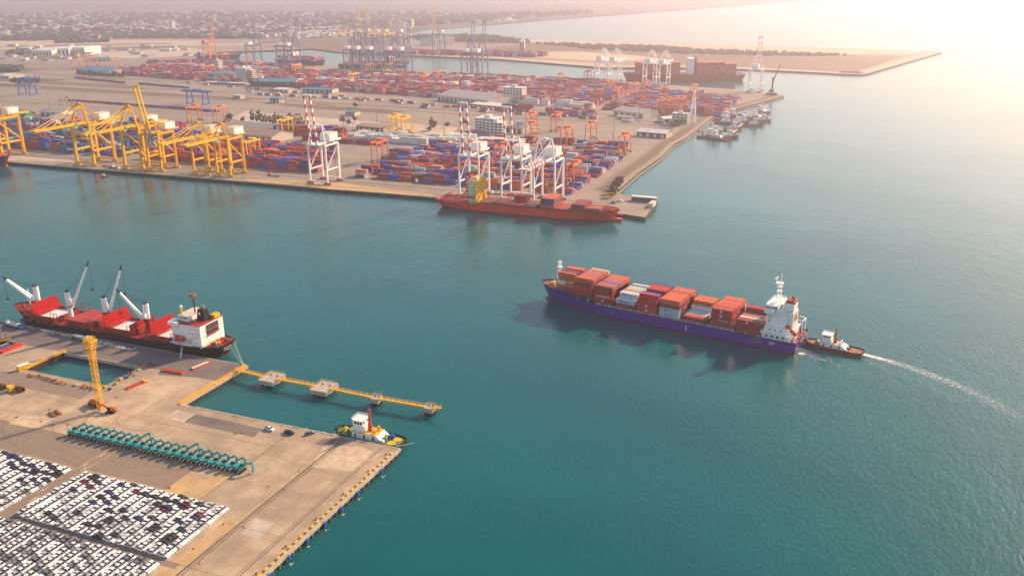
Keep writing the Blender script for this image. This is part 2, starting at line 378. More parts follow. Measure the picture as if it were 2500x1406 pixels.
rail_edge('yellow_railing', (-300.2, 306.5), (-300.2, 356), 'yellow railed walkway along the short quay edge above the open inlet', side=-1.3)
rail_edge('yellow_railing', (-406.2, 309.5), (-406.2, 336.5), 'yellow railed walkway on the left side of the enclosed square basin', side=-1.3)
rail_edge('yellow_railing', at(-30, 842)[:2], at(27, 828)[:2], 'short yellow railed walkway at the left edge of the photo by the red barge', side=1.3)
# dolphins and catwalk
dl = [(640, 905, 668, 936), (765, 927, 796, 962), (905, 964, 920, 984), (1036, 988, 1050, 1008)]
dls = [(9.5, 9.5, 'larger square concrete mooring dolphin nearest the quay'), (9.8, 11, 'large square concrete mooring dolphin, second from the quay'), (4.6, 5.5, 'small square concrete dolphin between two catwalk spans'), (4.2, 5.2, 'small concrete dolphin at the seaward end of the catwalk')]
dc = []
for (px, py, sx, sy, lab) in [(664, 920, 8.8, 11, dls[0][2]), (791, 943, 9.4, 11.5, dls[1][2]), (919, 969, 4.3, 5.2, dls[2][2]), (1050, 992, 4.3, 5.2, dls[3][2])]:
    c = at(px, py, 4.0); dc.append((c, sx))
    o = empty('mooring_dolphin', (c.x, c.y, 0), 0, lab, 'dolphin', 'concrete mooring dolphins joined by a yellow catwalk')
    MB().box(-sx/2, sx/2, -sy/2, sy/2, 1.7, 4).build('deck_block', 'concrete_edge', o)
    for i in (-1, 0, 1):
        for j in (-1, 0, 1): MB().cyl((i*sx*.36, j*sy*.36, -3), (i*sx*.36, j*sy*.36, 1.8), .6, n=7).build('pile', 'wet_shaded_wall', o)
    for i in (-.2, .25): MB().cyl((i*sx, .15*sy, 4), (i*sx, .15*sy, 4.6), .3, .4, n=7).build('bollard', 'black_paint', o)
    mb = MB()
    for q in ((-1, 1, 1, 1), (-1, -1, -1, 1)):
        for zz in (4.6, 5.1): mb.bar((q[0]*sx/2*.96, q[1]*sy/2*.96, zz), (q[2]*sx/2*.96, q[3]*sy/2*.96, zz), .09)
    mb.build('edge_rail', 'yellow_paint', o)
ends = [(-299.5, 348.5)]
for c, sx in dc: ends += [(c.x-sx/2, c.y-1), (c.x+sx/2, c.y-1)]
e = at(1080, 990, 4.6); ends.append((e.x, e.y-1))
nm = ['between the quay corner and the first dolphin', 'between the two large dolphins', 'between the second large and the first small dolphin', 'between the two small dolphins', 'stub projecting past the last small dolphin']
for i in range(5):
    a, b = Vector((*ends[2*i], 3.9)), Vector((*ends[2*i+1], 3.9)); d = b-a
    o = empty('catwalk', a, 0, 'yellow lattice catwalk '+nm[i], 'catwalk', 'catwalk spans over the water')
    MB().bar((0, 0, .15), d+Vector((0, 0, .15)), 1.5, .15).build('walkway', 'tarp_yellow', o)
    mb = MB(); n = max(2, int(d.length/1.7))
    for s in (-.75, .75):
        mb.bar((0, s, 1.3), d+Vector((0, s, 1.3)), .14); mb.bar((0, s, -.6), d+Vector((0, s, -.6)), .16)
        for k in range(n):
            p, q = d*(k/n), d*((k+1)/n); mb.bar(p+Vector((0, s, -.6)), p+Vector((0, s, 1.3)), .1)
            mb.bar(p+Vector((0, s, -.6 if k % 2 else 1.3)), q+Vector((0, s, 1.3 if k % 2 else -.6)), .1)
    mb.build('truss', 'yellow_paint', o)
# rubble shores
def rubble(name, pts, w, n, z=(0, 3), label=None, r=(.3, .8)):
    mb = MB()
    for k in range(n):
        t = rnd.random()*(len(pts)-1); i = int(t); f = t-i; a, b = Vector(pts[i]), Vector(pts[i+1]); p = a.lerp(b, f)
        d = (b-a).normalized(); nn = Vector((d.y, -d.x)); u = rnd.random(); p = p+nn*(w*u)
        s = r[0]+(r[1]-r[0])*rnd.random()**2
        mb.ball((p.x, p.y, z[1]+(z[0]-z[1])*u), s, n=5, k=3, sz=.7, jit=.7)
    return tag(mb.build(name, 'rock'), kind='stuff')
mb = MB(); pts = [(-298.5, 305.6), (-291, 307.4), (-213, 307.4)]
vs = [(-298.5, 305, 3.01), (-294, 300, 3.02), (-240, 303.5, 3.02), (-213, 306, 3.01), (-213, 308.5, 2.6), (-240, 311.5, -.3), (-270, 312, -.3), (-290, 311, -.3), (-298.2, 309, 2.2)]
mb.add(vs, [tuple(range(len(vs)))]); tag(mb.build('rubble_bank', 'rubble'), kind='structure')
rubble('shore_rocks', [(-297, 306), (-213, 307)], -5, 900, (0, 3.1), r=(.25, .7))
mb = MB(); vs = [(HX0-4, HY0-3, 3.02), (HX1+2, HY0-3, 3.02), (HX1+2, HY0+.5, 3), (HX1-2, HY0+4, -.3), (HX0+2, HY0+4, -.3), (HX0-1, HY0+.5, 3)]
mb.add(vs, [tuple(range(6))]); tag(mb.build('rubble_bank', 'rubble'), kind='structure')
rubble('shore_rocks', [(HX0, HY0), (HX1, HY0)], -4, 500, (0, 3.1), r=(.25, .6))
rubble('shore_rocks', [(HX1-.5, HY0), (HX1-.5, HY1)], -2.5, 260, (0, 3.1), r=(.25, .6))
# ================================================================ FAR PORT LAND
def qy(x): return 746+min(0, (x+380))*.021
E0 = at(0, 394)
land = [(-3000, qy(-3000)+5), (-900, qy(-900)), (-380, 746), (-203, 746)]
land += xy([(1575, 531), (1606, 487), (1540, 481)]) + [tuple(at(*p, 0)[:2]) for p in ((1504, 477), (1562, 426), (1615, 389), (1647, 357), (1668, 347), (1697, 326), (1720, 308), (1743, 290), (1763, 280), (1813, 267), (1880, 249), (1914, 239))]
land += xy([(1911, 234), (1893, 229), (1800, 219), (1640, 209), (1440, 193), (1240, 182), (1060, 172), (960, 168), (850, 163), (700, 158), (600, 151), (480, 146), (470, 132)])
land += xy([(560, 127), (770, 119), (820, 127), (1040, 137.5), (1208, 144.5), (1414, 158), (1470, 166)]) + xy([(1560, 166), (1700, 166), (1863, 171), (2000, 177.5), (2060, 181.5), (2110, 182), (2300, 128), (2285, 125.5), (1964, 116), (1640, 106), (1352, 99), (1256, 96), (1196, 89.5), (1088, 88.5), (985, 84.5)])
land += xy([(1040, 70.5), (1099, 69), (1193, 60), (1240, 56), (1290, 52), (1380, 46), (1448, 40), (1600, 28), (1800, 14), (2050, 0)])+[(2000, 16000), (-3000, 30000), (-60000, 50000), (-60000, -1500), (-3000, -1500)][:3]+[(-60000, 900)]
mb = MB(); mb.prism(land, -4, 3, 0, 1); tag(mb.build('port_ground', ['wet_shaded_wall', 'yard_ground']), kind='structure')
F = lambda n, pts, m, z: P_(n, xy(pts), m, z)
P_('quay_road', [(-3000, qy(-3000)+9), (-900, qy(-900)+2.5), (-380, 749), (-228, 749), (-228, 790), (-380, 790), (-900, 783), (-3000, 740)], 'yard_ground', 3.03)
F('town_land', [(-1400, 128), (-300, 108), (0, 96), (300, 95), (470, 95), (640, 97), (760, 97), (900, 92), (985, 85), (1040, 70.8), (1193, 60.5), (1290, 52.5), (1448, 40.5), (1800, 15), (2040, .5), (2040, -18), (1000, -24), (0, -22), (-1400, -10)], 'town_ground', 3.15)
F('scrub_land', [(-300, 170), (-100, 160), (0, 157), (60, 161), (90, 172), (20, 176), (-200, 180)], 'town_ground', 3.2)
F('scrub_land', [(-300, 205), (-100, 206), (60, 212), (170, 211), (190, 203), (110, 196), (60, 188), (0, 186), (-300, 190)], 'scrub', 3.2)
F('scrub_land', [(95, 218), (110, 210), (190, 203), (300, 207), (370, 221), (440, 229), (500, 231), (620, 243), (600, 247), (480, 238), (300, 229), (200, 226)], 'scrub', 3.22)
F('scrub_land', [(680, 258), (760, 252), (880, 264), (990, 274), (960, 279), (800, 268)], 'scrub', 3.22)
F('scrub_land', [(0, 100), (130, 97), (300, 99), (500, 100), (520, 108), (420, 113), (260, 111), (100, 117), (0, 114)], 'sand', 3.2)
F('scrub_land', [(820, 127), (760, 119), (600, 112), (660, 100), (760, 98), (900, 94), (1000, 88), (1180, 91), (1250, 98), (1300, 108), (1200, 108), (1040, 104), (1000, 96), (960, 110)], 'scrub', 3.2)
F('beach', [(1256, 96.4), (1352, 99.5), (1640, 106.5), (1964, 116.5), (2280, 126), (2235, 133), (2100, 134), (1900, 128), (1700, 121), (1600, 111), (1530, 112), (1400, 110), (1300, 104)], 'sand', 3.25)
F('scrub_land', [(1300, 106), (1400, 111), (1530, 114), (1600, 113), (1700, 123), (1900, 130), (2100, 136), (2210, 138), (2085, 177), (2000, 173), (1863, 166), (1700, 158), (1560, 150), (1400, 142), (1300, 135), (1200, 128), (1180, 118)], 'scrub', 3.2)
F('sand_flat', [(1200, 132), (1290, 128), (1420, 127), (1560, 137), (1620, 146), (1500, 152), (1380, 146), (1260, 140)], 'sand', 3.3)
F('breakwater_path', [(1040, 133), (1208, 140), (1414, 153), (1560, 163), (1700, 163), (1863, 168), (2000, 175), (2060, 178.5), (2110, 180), (2110, 182), (2000, 177.5), (1863, 171), (1700, 166), (1470, 165), (1208, 144.2), (1040, 137.2)], 'sand', 3.34)
F('breakwater_path', [(2100, 176.5), (2270, 127.5), (2300, 128), (2112, 182)], 'sand', 3.35)
# breakwater slope of the near peninsula
bw = [tuple(at(*p, 0)[:2]) for p in ((1504, 477), (1562, 426), (1615, 389), (1647, 357), (1668, 347), (1697, 326), (1720, 308), (1743, 290), (1763, 280), (1813, 267), (1880, 249), (1914, 239))]
for i in range(len(bw)-1):
    a, b = Vector(bw[i]), Vector(bw[i+1]); d = (b-a).normalized(); n = Vector((d.y, -d.x)); mb = MB()
    mb.add([(*(a-n*7), 3.05), (*(a+n*2), -.4), (*(b+n*2), -.4), (*(b-n*7), 3.05)], [(0, 1, 2, 3)]); mb.add([(*(a-n*19), 3.06), (*(a-n*7), 3.06), (*(b-n*7), 3.06), (*(b-n*19), 3.06)], [(0, 1, 2, 3)], 1)
    mb.add([(*(a-n*24), 3.07), (*(a-n*19), 3.07), (*(b-n*19), 3.07), (*(b-n*24), 3.07)], [(0, 1, 2, 3)], 2)
    tag(mb.build('breakwater_slope', ['rubble', 'scrub', 'yard_asphalt']), kind='structure')
rubble('breakwater_rocks', bw, -7, 2600, (3, -.2), r=(.5, 1.1))
# roads and rail corridors of the port
def strip(name, p0, p1, w, m, z):
    a, b = at(*p0), at(*p1); d = (b-a).normalized(); n = Vector((-d.y, d.x, 0))*w/2
    return P_(name, [(a+n)[:2], (b+n)[:2], (b-n)[:2], (a-n)[:2]], m, z)
strip('port_road', (-400, 178), (1680, 302), 30, 'yard_ground', 3.30)
strip('port_road', (-400, 172), (1700, 292), 9, 'yard_asphalt', 3.33)
strip('port_road', (-400, 188), (1680, 312), 8, 'yard_asphalt', 3.34)
strip('port_road', (-400, 150), (900, 228), 20, 'yard_asphalt', 3.31)
strip('rail_bed', (-400, 218), (1200, 322), 34, 'yard_asphalt', 3.26)
strip('rail_bed', (-400, 183), (1650, 301), 6, 'scrub', 3.35)
F('yard_paving', [(-400, 205), (0, 221), (300, 236), (600, 262), (700, 275), (600, 285), (300, 268), (0, 243), (-400, 222)], 'yard_ground', 3.27)
F('yard_paving', [(600, 272), (760, 286), (930, 300), (880, 312), (620, 300), (560, 290)], 'apron_pale', 3.29)
F('yard_paving', [(970, 300), (1120, 312), (1100, 330), (960, 322)], 'sand', 3.29)
F('yard_road', [(560, 430), (640, 415), (830, 325), (800, 322), (700, 345), (520, 420)], 'yard_asphalt', 3.1)
F('quay_lane', [(600, 437), (820, 446), (1060, 476), (1060, 480), (800, 462), (600, 441)], 'apron_ochre', 3.12)
F('quay_lane', [(0, 370), (130, 385), (400, 400), (600, 415), (600, 425), (380, 408), (0, 380)], 'yard_asphalt', 3.11)
F('quay_lane', [(15, 380), (170, 391), (190, 398), (15, 392)], 'apron_pale', 3.12)
mb = MB()
for y in (754, 777.5): mb.box(-1500, -380, y-.25, y+.25, 3.05, 3.2); mb.box(-380, -230, y-.25, y+.25, 3.05, 3.2)
tag(mb.build('crane_rail', 'line_dark'), kind='structure')
mb = MB(); 
for i in range(300):
    x = -203-i*4; mb.box(x-.5, x+.5, qy(x)-.6, qy(x)-.1, .2, 2.6)
tag(mb.build('quay_fender_strip', 'rubber'), kind='structure')
mb = MB(); q = [(-3000, qy(-3000)+5), (-900, qy(-900)), (-380, 746), (-203, 746)]
for a, b in zip(q, q[1:]): mb.bar((a[0], a[1]+.1, 2.6), (b[0], b[1]+.1, 2.6), .9, 1.1)
tag(mb.build('quay_edge_beam', 'concrete_edge'), kind='structure')
# wake foam
def foam_mat():
    m = bpy.data.materials.new('foam'); m.use_nodes = True; nt = m.node_tree; L = nt.links; p = nt.nodes['Principled BSDF']
    p.inputs['Base Color'].default_value = (.75, .78, .78, 1); p.inputs['Roughness'].default_value = .8
    tc = _n(nt, 'ShaderNodeTexCoord'); n = _n(nt, 'ShaderNodeTexNoise'); n.inputs['Scale'].default_value = .55; n.inputs['Detail'].default_value = 7; n.inputs['Roughness'].default_value = .7
    L.new(tc.outputs['Object'], n.inputs['Vector']); v = _n(nt, 'ShaderNodeVertexColor'); v.layer_name = 'col'
    a = _n(nt, 'ShaderNodeMath', operation='ADD'); L.new(n.outputs[0], a.inputs[0]); L.new(v.outputs[0], a.inputs[1])
    r = _n(nt, 'ShaderNodeMapRange'); r.inputs[1].default_value = 1.05; r.inputs[2].default_value = 1.5; L.new(a.outputs[0], r.inputs[0])
    L.new(r.outputs[0], p.inputs['Alpha']); MT['foam'] = m
foam_mat()
def wake(pts, w0, w1, s0, s1, zz=.06):
    P = [at(*p, 0) for p in pts]; Q = []
    for i in range(len(P)-1):
        for k in range(12):
            t = k/12; a = P[max(0, i-1)]; b = P[i]; c = P[i+1]; d = P[min(len(P)-1, i+2)]
            Q.append(.5*((2*b)+(c-a)*t+(2*a-5*b+4*c-d)*t*t+(3*b-a-3*c+d)*t*t*t))
    n = len(Q); vs = []; cl = []
    for i, q in enumerate(Q):
        d = (Q[min(n-1, i+1)]-Q[max(0, i-1)]).normalized(); nn = Vector((-d.y, d.x, 0)); f = i/(n-1); tp_ = min(1, (1-f)*5); w_ = w0+(w1-w0)*f; s = s0+(s1-s0)*f
        for j, e in enumerate((-1, -.55, -.15, .15, .55, 1)):
            vs.append(q+nn*(w_*e)+Vector((0, 0, zz))); cl.append(tp_*s*(0, .75, 1, 1, .75, 0)[j])
    fs = [(i*6+j, i*6+j+1, i*6+j+7, i*6+j+6) for i in range(n-1) for j in range(5)]
    mb = MB(); mb.add(vs, fs); o = mb.build('wake_foam', 'foam'); a = o.data.color_attributes.new('col', 'FLOAT_COLOR', 'POINT')
    for i, c in enumerate(cl): a.data[i].color = (c, c, c, 1)
    tag(o, kind='stuff')
wake([(2098, 863), (2150, 876), (2230, 900), (2330, 938), (2430, 985), (2560, 1060), (2760, 1190), (2950, 1350)], 3.4, 22, .72, .50)
wake([(2098, 862), (2120, 868), (2160, 878), (2220, 894)], 2.2, 4.5, 1.2, .6, .09)
wake([(1950, 864), (1985, 872), (2030, 885), (2080, 905), (2170, 940), (2270, 990)], 4, 9, .68, .4)
wake([(1950, 862), (1975, 866), (2000, 872)], 2, 2.5, 1.1, .6, .09)
wake([(2270, 1005), (2350, 1040), (2420, 1072), (2520, 1120), (2700, 1220)], 3.5, 6.0, .54, .5)
wake([(2120, 884), (2230, 925), (2340, 975), (2440, 1030), (2520, 1075), (2700, 1190)], 10, 18, .54, .46, .03)
wake([(1318, 727), (1326, 737), (1350, 752), (1390, 765), (1450, 785)], 1.2, 3, .65, .3)
# tyre marks, oil and patched strips on the aprons
def arc(cx, cy, r, a0, a1, w_, z):
    n = 16; A = [R(lerp_(a0, a1, i/n)) for i in range(n+1)]; vs = []
    for q in A: vs += [(cx+math.cos(q)*(r-w_/2), cy+math.sin(q)*(r-w_/2), z), (cx+math.cos(q)*(r+w_/2), cy+math.sin(q)*(r+w_/2), z)]
    return vs, [(2*i, 2*i+1, 2*i+3, 2*i+2) for i in range(n)]
def lerp_(a, b, t): return a+(b-a)*t
mb = MB(); q_ = random.Random(8)
for i in range(46):
    if i < 22: c = at(q_.uniform(400, 560), q_.uniform(868, 900)); r = q_.uniform(3, 9)
    elif i < 34: c = at(q_.uniform(330, 560), q_.uniform(1005, 1060)); r = q_.uniform(12, 40)
    else: c = at(q_.uniform(60, 420), q_.uniform(960, 1010)); r = q_.uniform(15, 50)
    a0 = q_.uniform(0, 360); v_, f_ = arc(c.x, c.y, r, a0, a0+q_.uniform(30, 110 if i > 21 else 300), q_.uniform(.12, .3), 3.016+i*.0006)
    cx_ = [p for p in v_ if not (p[1] > 305 and p[0] > -299) and not (HX0-1 < p[0] < HX1+1 and HY0-1 < p[1] < HY1+1) and p[1] < 356 and p[0] < -200]
    if len(cx_) == len(v_): mb.add(v_, f_)
tag(mb.build('tyre_marks', 'tyre_mark'), kind='stuff')
for (pts, m) in (([(640, 1110), (700, 1124), (660, 1160), (600, 1146)], 'apron_dirty'), ([(790, 1085), (880, 1090), (930, 1110), (860, 1150), (760, 1140)], 'apron_dirty2'), ([(300, 1030), (420, 1055), (380, 1080), (250, 1050)], 'apron_dirty'), ([(60, 1010), (130, 1022), (90, 1046), (20, 1034)], 'apron_dirty2'), ([(520, 1120), (560, 1130), (500, 1172), (458, 1160)], 'apron_dirty')):
    P_('repaired_slab', xy(pts), m, 3.0052)
# ================================================================ SHIPS
def text_part(txt, size, m, parent, loc, rot, name='lettering', ext=.02, align='LEFT'):
    c = bpy.data.curves.new(name, 'FONT'); c.body = txt; c.size = size; c.extrude = ext; c.align_x = align
    t = bpy.data.objects.new('tmp', c); sc.collection.objects.link(t); dg = bpy.context.evaluated_depsgraph_get()
    me = bpy.data.meshes.new_from_object(t.evaluated_get(dg)); bpy.data.objects.remove(t); bpy.data.curves.remove(c)
    me.name = name; me.materials.clear(); me.materials.append(MT[m]); o = bpy.data.objects.new(name, me); sc.collection.objects.link(o)
    o.parent = parent; o.location = loc; o.rotation_euler = rot; return o

SS = [0, .015, .04, .08, .13, .2, .3, .45, .6, .7, .76, .80, .84, .88, .91, .94, .965, .985, 1]
def dhb(s, B, tr):
    if s < .10: return B/2*(tr+(1-tr)*math.sin(s/.10*math.pi/2))
    if s > .80: return B/2*max(.0, 1-((s-.80)/.2)**2.3)**.75+.05
    return B/2
WS = [.22]
def whb(s, B):
    if s < .2: return B/2*(WS[0]+(1-WS[0])*(s/.2)**.7)
    if s > .66: return B/2*max(0, 1-((s-.66)/.335)**1.7)+.05
    return B/2
def ship_hull(root, L, B, deck, sheer, mu, ml, boot=1.0, tr=.85, rake=7, md='deck_brown', bulb=True, bul=1.0, draft=-2.5):
    def P(s, z, zt):
        f = max(0, min(1, (z)/zt)); hb = lerp(whb(s, B), dhb(s, B, tr), f**1.15)
        if z < 0: hb *= .93
        e = max(0, (s-.86)/.14); x = s*L-rake*(1-f)*e**1.3; 
        if s < .1: x += (3.0 if WS[0] < .5 else .8)*(1-f)*(1-s/.1)
        return x, hb
    def strip_(z0f, z1f, n, name, m):
        mb = MB()
        for sg in (1, -1):
            vs = []; 
            for s in SS:
                zt = sheer(s)+bul
                for k in range(n+1):
                    z = lerp(z0f(s), z1f(s), k/n); x, hb = P(s, z, zt); vs.append((x, sg*hb, z))
            fs = []
            for i in range(len(SS)-1):
                for k in range(n):
                    a = i*(n+1)+k; q = (a, a+n+1, a+n+2, a+1); fs.append(q if sg < 0 else q[::-1])
            mb.add(vs, fs)
        a = []
        for k in range(n+1):
            z = lerp(z0f(0), z1f(0), k/n); x, hb = P(0, z, sheer(0)+bul); a.append((x, hb, z))
        vs = a+[(x, -y, z) for x, y, z in a]; m_ = n+1
        mb.add(vs, [(k, k+1, m_+k+1, m_+k) for k in range(n)])
        return mb.build(name, m, root, smooth=False)
    h = strip_(lambda s: boot, lambda s: sheer(s)+bul, 4, 'hull', mu)
    strip_(lambda s: draft, lambda s: boot, 2, 'boot_topping', ml)
    mb = MB(); vs = []
    for s in SS:
        x, hb = P(s, sheer(s), sheer(s)+bul); vs += [(x, hb-.25, sheer(s)), (x, -hb+.25, sheer(s))]
    mb.add(vs, [(2*i, 2*i+1, 2*i+3, 2*i+2) for i in range(len(SS)-1)]); mb.build('deck', md, root)
    if bulb:
        mb = MB(); xb = L-rake-2
        mb.cyl((xb-6, 0, -.9), (xb+3.0, 0, -.5), 2.0, 1.9, 12); mb.ball((xb+3.0, 0, -.5), 1.95, n=12, k=6); mb.build('bulbous_bow', ml, root, smooth=True)
    return h
def rails(mb, pts, z, h=1.1, w=.09, step=2.5):
    for a, b in zip(pts, pts[1:]):
        a, b = Vector((*a, z)), Vector((*b, z)); n = max(1, int((b-a).length/step))
        for q in (.55, 1.0): mb.bar(a+Vector((0, 0, h*q)), b+Vector((0, 0, h*q)), w)
        for i in range(n+1): p = a.lerp(b, i/n); mb.bar(p, p+Vector((0, 0, h)), w)
def windows(root, parent, spots, m='glass', name='window'):
    """spots: (x,y,z,normal axis 'x'/'y'/'-x'/'-y', w, h)"""
    for (x, y, z, ax, w_, h_) in spots:
        mb = MB(); e = .06
        if 'y' in ax: s = -1 if ax[0] == '-' else 1; mb.box(x-w_/2, x+w_/2, min(y, y+s*e), max(y, y+s*e), z, z+h_)
        else: s = -1 if ax[0] == '-' else 1; mb.box(min(x, x+s*e), max(x, x+s*e), y-w_/2, y+w_/2, z, z+h_)
        mb.build(name, m, parent)
# ---- container prototypes
def cont_mesh(Lc, H=2.6):
    mb = MB(); h = 1.22; e = .07
    mb.box(-Lc/2+.05, Lc/2-.05, -h+e, h-e, .12, H-.06)
    n = int(Lc/1.1)
    for i in range(n):
        x = -Lc/2+(i+.5)*Lc/n
        for s in (-1, 1): mb.box(x-.22, x+.22, min(s*(h-e), s*(h-.02)), max(s*(h-e), s*(h-.02)), .25, H-.2)
    for x in (-Lc/2, Lc/2-.16):
        for y in (-h, h-.16): mb.box(x, x+.16, y, y+.16, 0, H)
    for y in (-h+.01, h-.11):
        mb.box(-Lc/2+.16, Lc/2-.16, y, y+.1, .01, .17); mb.box(-Lc/2+.16, Lc/2-.16, y, y+.1, H-.14, H-.01)
    for x in (-Lc/2+.01, Lc/2-.11): mb.box(x, x+.1, -h+.16, h-.16, .01, .17); mb.box(x, x+.1, -h+.16, h-.16, H-.14, H-.01)
    for y in (-.8, -.35, .35, .8):
        mb.box(Lc/2-.05, Lc/2+.02, y-.04, y+.04, .2, H-.15, 1)
    me = mb.build('shipping_container', ['obj_paint', 'steel']); d = me.data; bpy.data.objects.remove(me); return d
C40, C20 = cont_mesh(12.19), cont_mesh(6.06)
NCON = [0]
def container(loc, rz, col, label, group, c20=False, emblem=None):
    o = bpy.data.objects.new('shipping_container', C20 if c20 else C40); sc.collection.objects.link(o)
    o.location = loc; o.rotation_euler.z = rz; o.color = (*col, 1); tag(o, label, 'container', group); NCON[0] += 1
    return o
OB, BR, RD, DR = (.58, .12, .03), (.27, .045, .03), (.55, .022, .016), (.33, .03, .025)
GB, WH, BL, NV, GN, PG = (.42, .50, .55), (.66, .66, .62), (.05, .09, .40), (.025, .05, .16), (.03, .22, .12), (.50, .55, .30)
MG, PK = (.42, .03, .09), (.45, .12, .09)
CN = {OB: 'orange', BR: 'brown', RD: 'bright red', DR: 'dark red', GB: 'pale grey', WH: 'white', BL: 'blue', NV: 'navy', GN: 'green', PG: 'pale green', MG: 'magenta', PK: 'salmon'}
tiern = ['lowest', 'second', 'third', 'fourth', 'fifth']
# ---------------- purple container ship
HD = R(169.7); tA = (at(1939, 841, 7)+at(1979, 805, 7))/2
ps = empty('container_ship', (tA.x, tA.y, 0), HD, 'purple hulled container ship loaded with mostly orange containers, white superstructure aft', 'container ship')
def sheer_p(s): return 6.3 if s < .74 else lerp(6.3, 10.6, min(1, (s-.74)/.11))
WS[0] = .86
ship_hull(ps, 168, 26, 7, sheer_p, 'hull_purple', 'boot_red', boot=1.1, tr=.96, rake=6, md='deck_brown', bul=.9)
mb = MB()
for x0, x1 in ((20, 35), (36, 50), (53, 66), (67, 81), (81.5, 95.5), (95.8, 109.5)): mb.box(x0, x1, -11.4, 11.4, 6.3, 8.1)
mb.box(110.5, 124.5, -11.4, 11.4, 6.3, 8.9); mb.box(125, 139, -10, 10, 8, 11); mb.box(139, 152, -6, 6, 9, 11.6)
mb.build('hatch_coaming', 'dark_grey', ps)
for i in range(17):
    x = 21+i*7.1; mb = MB()
    z = 6.3 if x < 122 else 8.0
    for s in (-1, 1): MB().box(x-.55, x+.55, s*12.3-.35, s*12.3+.35, z, z+2.1).build('lashing_post', 'steel', ps)
mb = MB()
for s in (-1, 1): rails(mb, [(36, s*12.6), (122, s*12.6)], 7.0, 1.1, .1)
mb.build('side_railing', 'white_paint', ps)
# bow fittings
mb = MB(); mb.add([(152.5, -7.2, 10.6), (152.5, 7.2, 10.6), (152.5, 7.2, 14.2), (152.5, -7.2, 14.2)], [(0, 1, 2, 3)])
for y in range(-7, 8, 2): mb.box(152.5, 153.3, y-.1, y+.1, 10.6, 14.2)
mb.box(152.3, 152.6, -7.3, 7.3, 10.6, 14.3); mb.build('breakwater', 'steel', ps)
for (x, y) in ((157, 2.5), (157, -2.5), (160, 1.6), (160, -1.6)):
    MB().cyl((x, y-.9, 11.5), (x, y+.9, 11.5), .75, n=9).box(x-.9, x+.9, y-1.2, y+1.2, 10.6, 11).build('windlass', 'tarp_yellow', ps)
fm = MB()
for q in ((-1.1, -1.1), (1.1, -1.1), (1.1, 1.1), (-1.1, 1.1)): fm.bar((156.5+q[0], q[1]-3, 10.6), (156.5+q[0]*.55, q[1]*.55-3, 25), .35)
for z in (14, 17.5, 21):
    k = 1-.45*(z-10.6)/14.4; fm.box(156.5-1.2*k, 156.5+1.2*k, -3-1.2*k, -3+1.2*k, z, z+.25)
fm.build('foremast', 'white_clean', ps)
MB().box(155, 158, -4.5, -1.5, 21.2, 21.6).build('mast_platform', 'white_clean', ps); MB().cyl((156.5, -3, 25), (156.5, -3, 27.5), .45, .2, 6).box(155.3, 157.7, -4.2, -1.8, 24.7, 25).build('mast_light', 'white_clean', ps)
# superstructure
h1 = MB(); h1.box(4.5, 20.5, -11.8, 11.8, 9.6, 9.9); h1.box(5, 20, -10.6, 10.6, 6.3, 9.6); h1.box(5.5, 19, -8.6, 8.6, 9.9, 12.6)
h1.build('lower_deckhouse', 'white_paint', ps)
MB().box(8.0, 19, -6.6, 6.6, 12.6, 27).box(4.8, 8.0, -4.6, 4.6, 12.6, 26.2).build('accommodation_tower', 'white_paint', ps)
MB().box(4.74, 4.8, -3.2, 3.2, 20, 25.4).build('funnel_panel', 'tarp_yellow', ps)
mb = MB()
for q in (-1.6, 1.2): mb.box(4.68, 4.74, q-.9, q+.9, 21.2, 23.6)
mb.build('vent_louvre', 'rust_steel', ps)
MB().box(12.6, 19.4, -8.2, 8.2, 27, 29.9).build('wheelhouse', 'white_clean', ps)
for s in (1, -1):
    w_ = MB(); w_.box(14.2, 18.6, min(s*8.2, s*13.2), max(s*8.2, s*13.2), 26.6, 27); w_.box(14.2, 14.4, min(s*8.2, s*13.2), max(s*8.2, s*13.2), 27, 28.2); w_.box(18.4, 18.6, min(s*8.2, s*13.2), max(s*8.2, s*13.2), 27, 28.2)
    w_.box(14.2, 18.6, min(s*13, s*13.2), max(s*13, s*13.2), 27, 28.2); w_.add([(14.6, s*6.6, 22.8), (18.2, s*6.6, 22.8), (14.6, s*6.6, 26.6), (18.2, s*6.6, 26.6), (14.6, s*11.4, 26.6), (18.2, s*11.4, 26.6)], [(0, 1, 5, 4), (0, 2, 4), (1, 5, 3), (0, 1, 3, 2)])
    w_.build('bridge_wing', 'white_clean', ps)
ws = [(x, s*8.2, 28, ('-y', 'y')[s > 0], 1.0, 1.0) for x in (13.6, 14.9, 16.2, 17.5, 18.7) for s in (1, -1)]
ws += [(19.4, y, 28, 'x', 1.2, 1.0) for y in (-7, -5.4, -3.8, -2.2, -.7, .7, 2.2, 3.8, 5.4, 7)]
ws += [(x, 6.6, z, 'y', .6, .8) for x in (17.2,) for z in (14.5, 17.5, 20.5)]
ws += [(4.8, y, z, '-x', .7, .9) for y, z in ((-2.5, 13.3), (-3, 16.5), (2.8, 17.2))]
ws += [(5.5, y, 10.6, '-x', 1, 1.3) for y in (-6.5, 5.6, 7.2)]
ws += [(x, 8.6, 10.8, 'y', .8, .8) for x in (7, 10, 13, 16)]+[(x, 10.6, 7.4, 'y', 1.3, 1.2) for x in (8, 11, 14, 17)]
windows(ps, ps, ws)
mb = MB(); rails(mb, [(4.6, 11.7), (20.4, 11.7)], 9.9); rails(mb, [(4.6, 11.7), (4.6, -11.7)], 9.9); rails(mb, [(8, 6.5), (12.6, 6.5)], 27); rails(mb, [(.4, 12), (4, 12.3), (18, 12.7)], 7.0)
rails(mb, [(12.8, 8), (19.2, 8), (19.2, -8), (12.8, -8), (12.8, 8)], 29.9); mb.build('deck_railing', 'white_clean', ps)
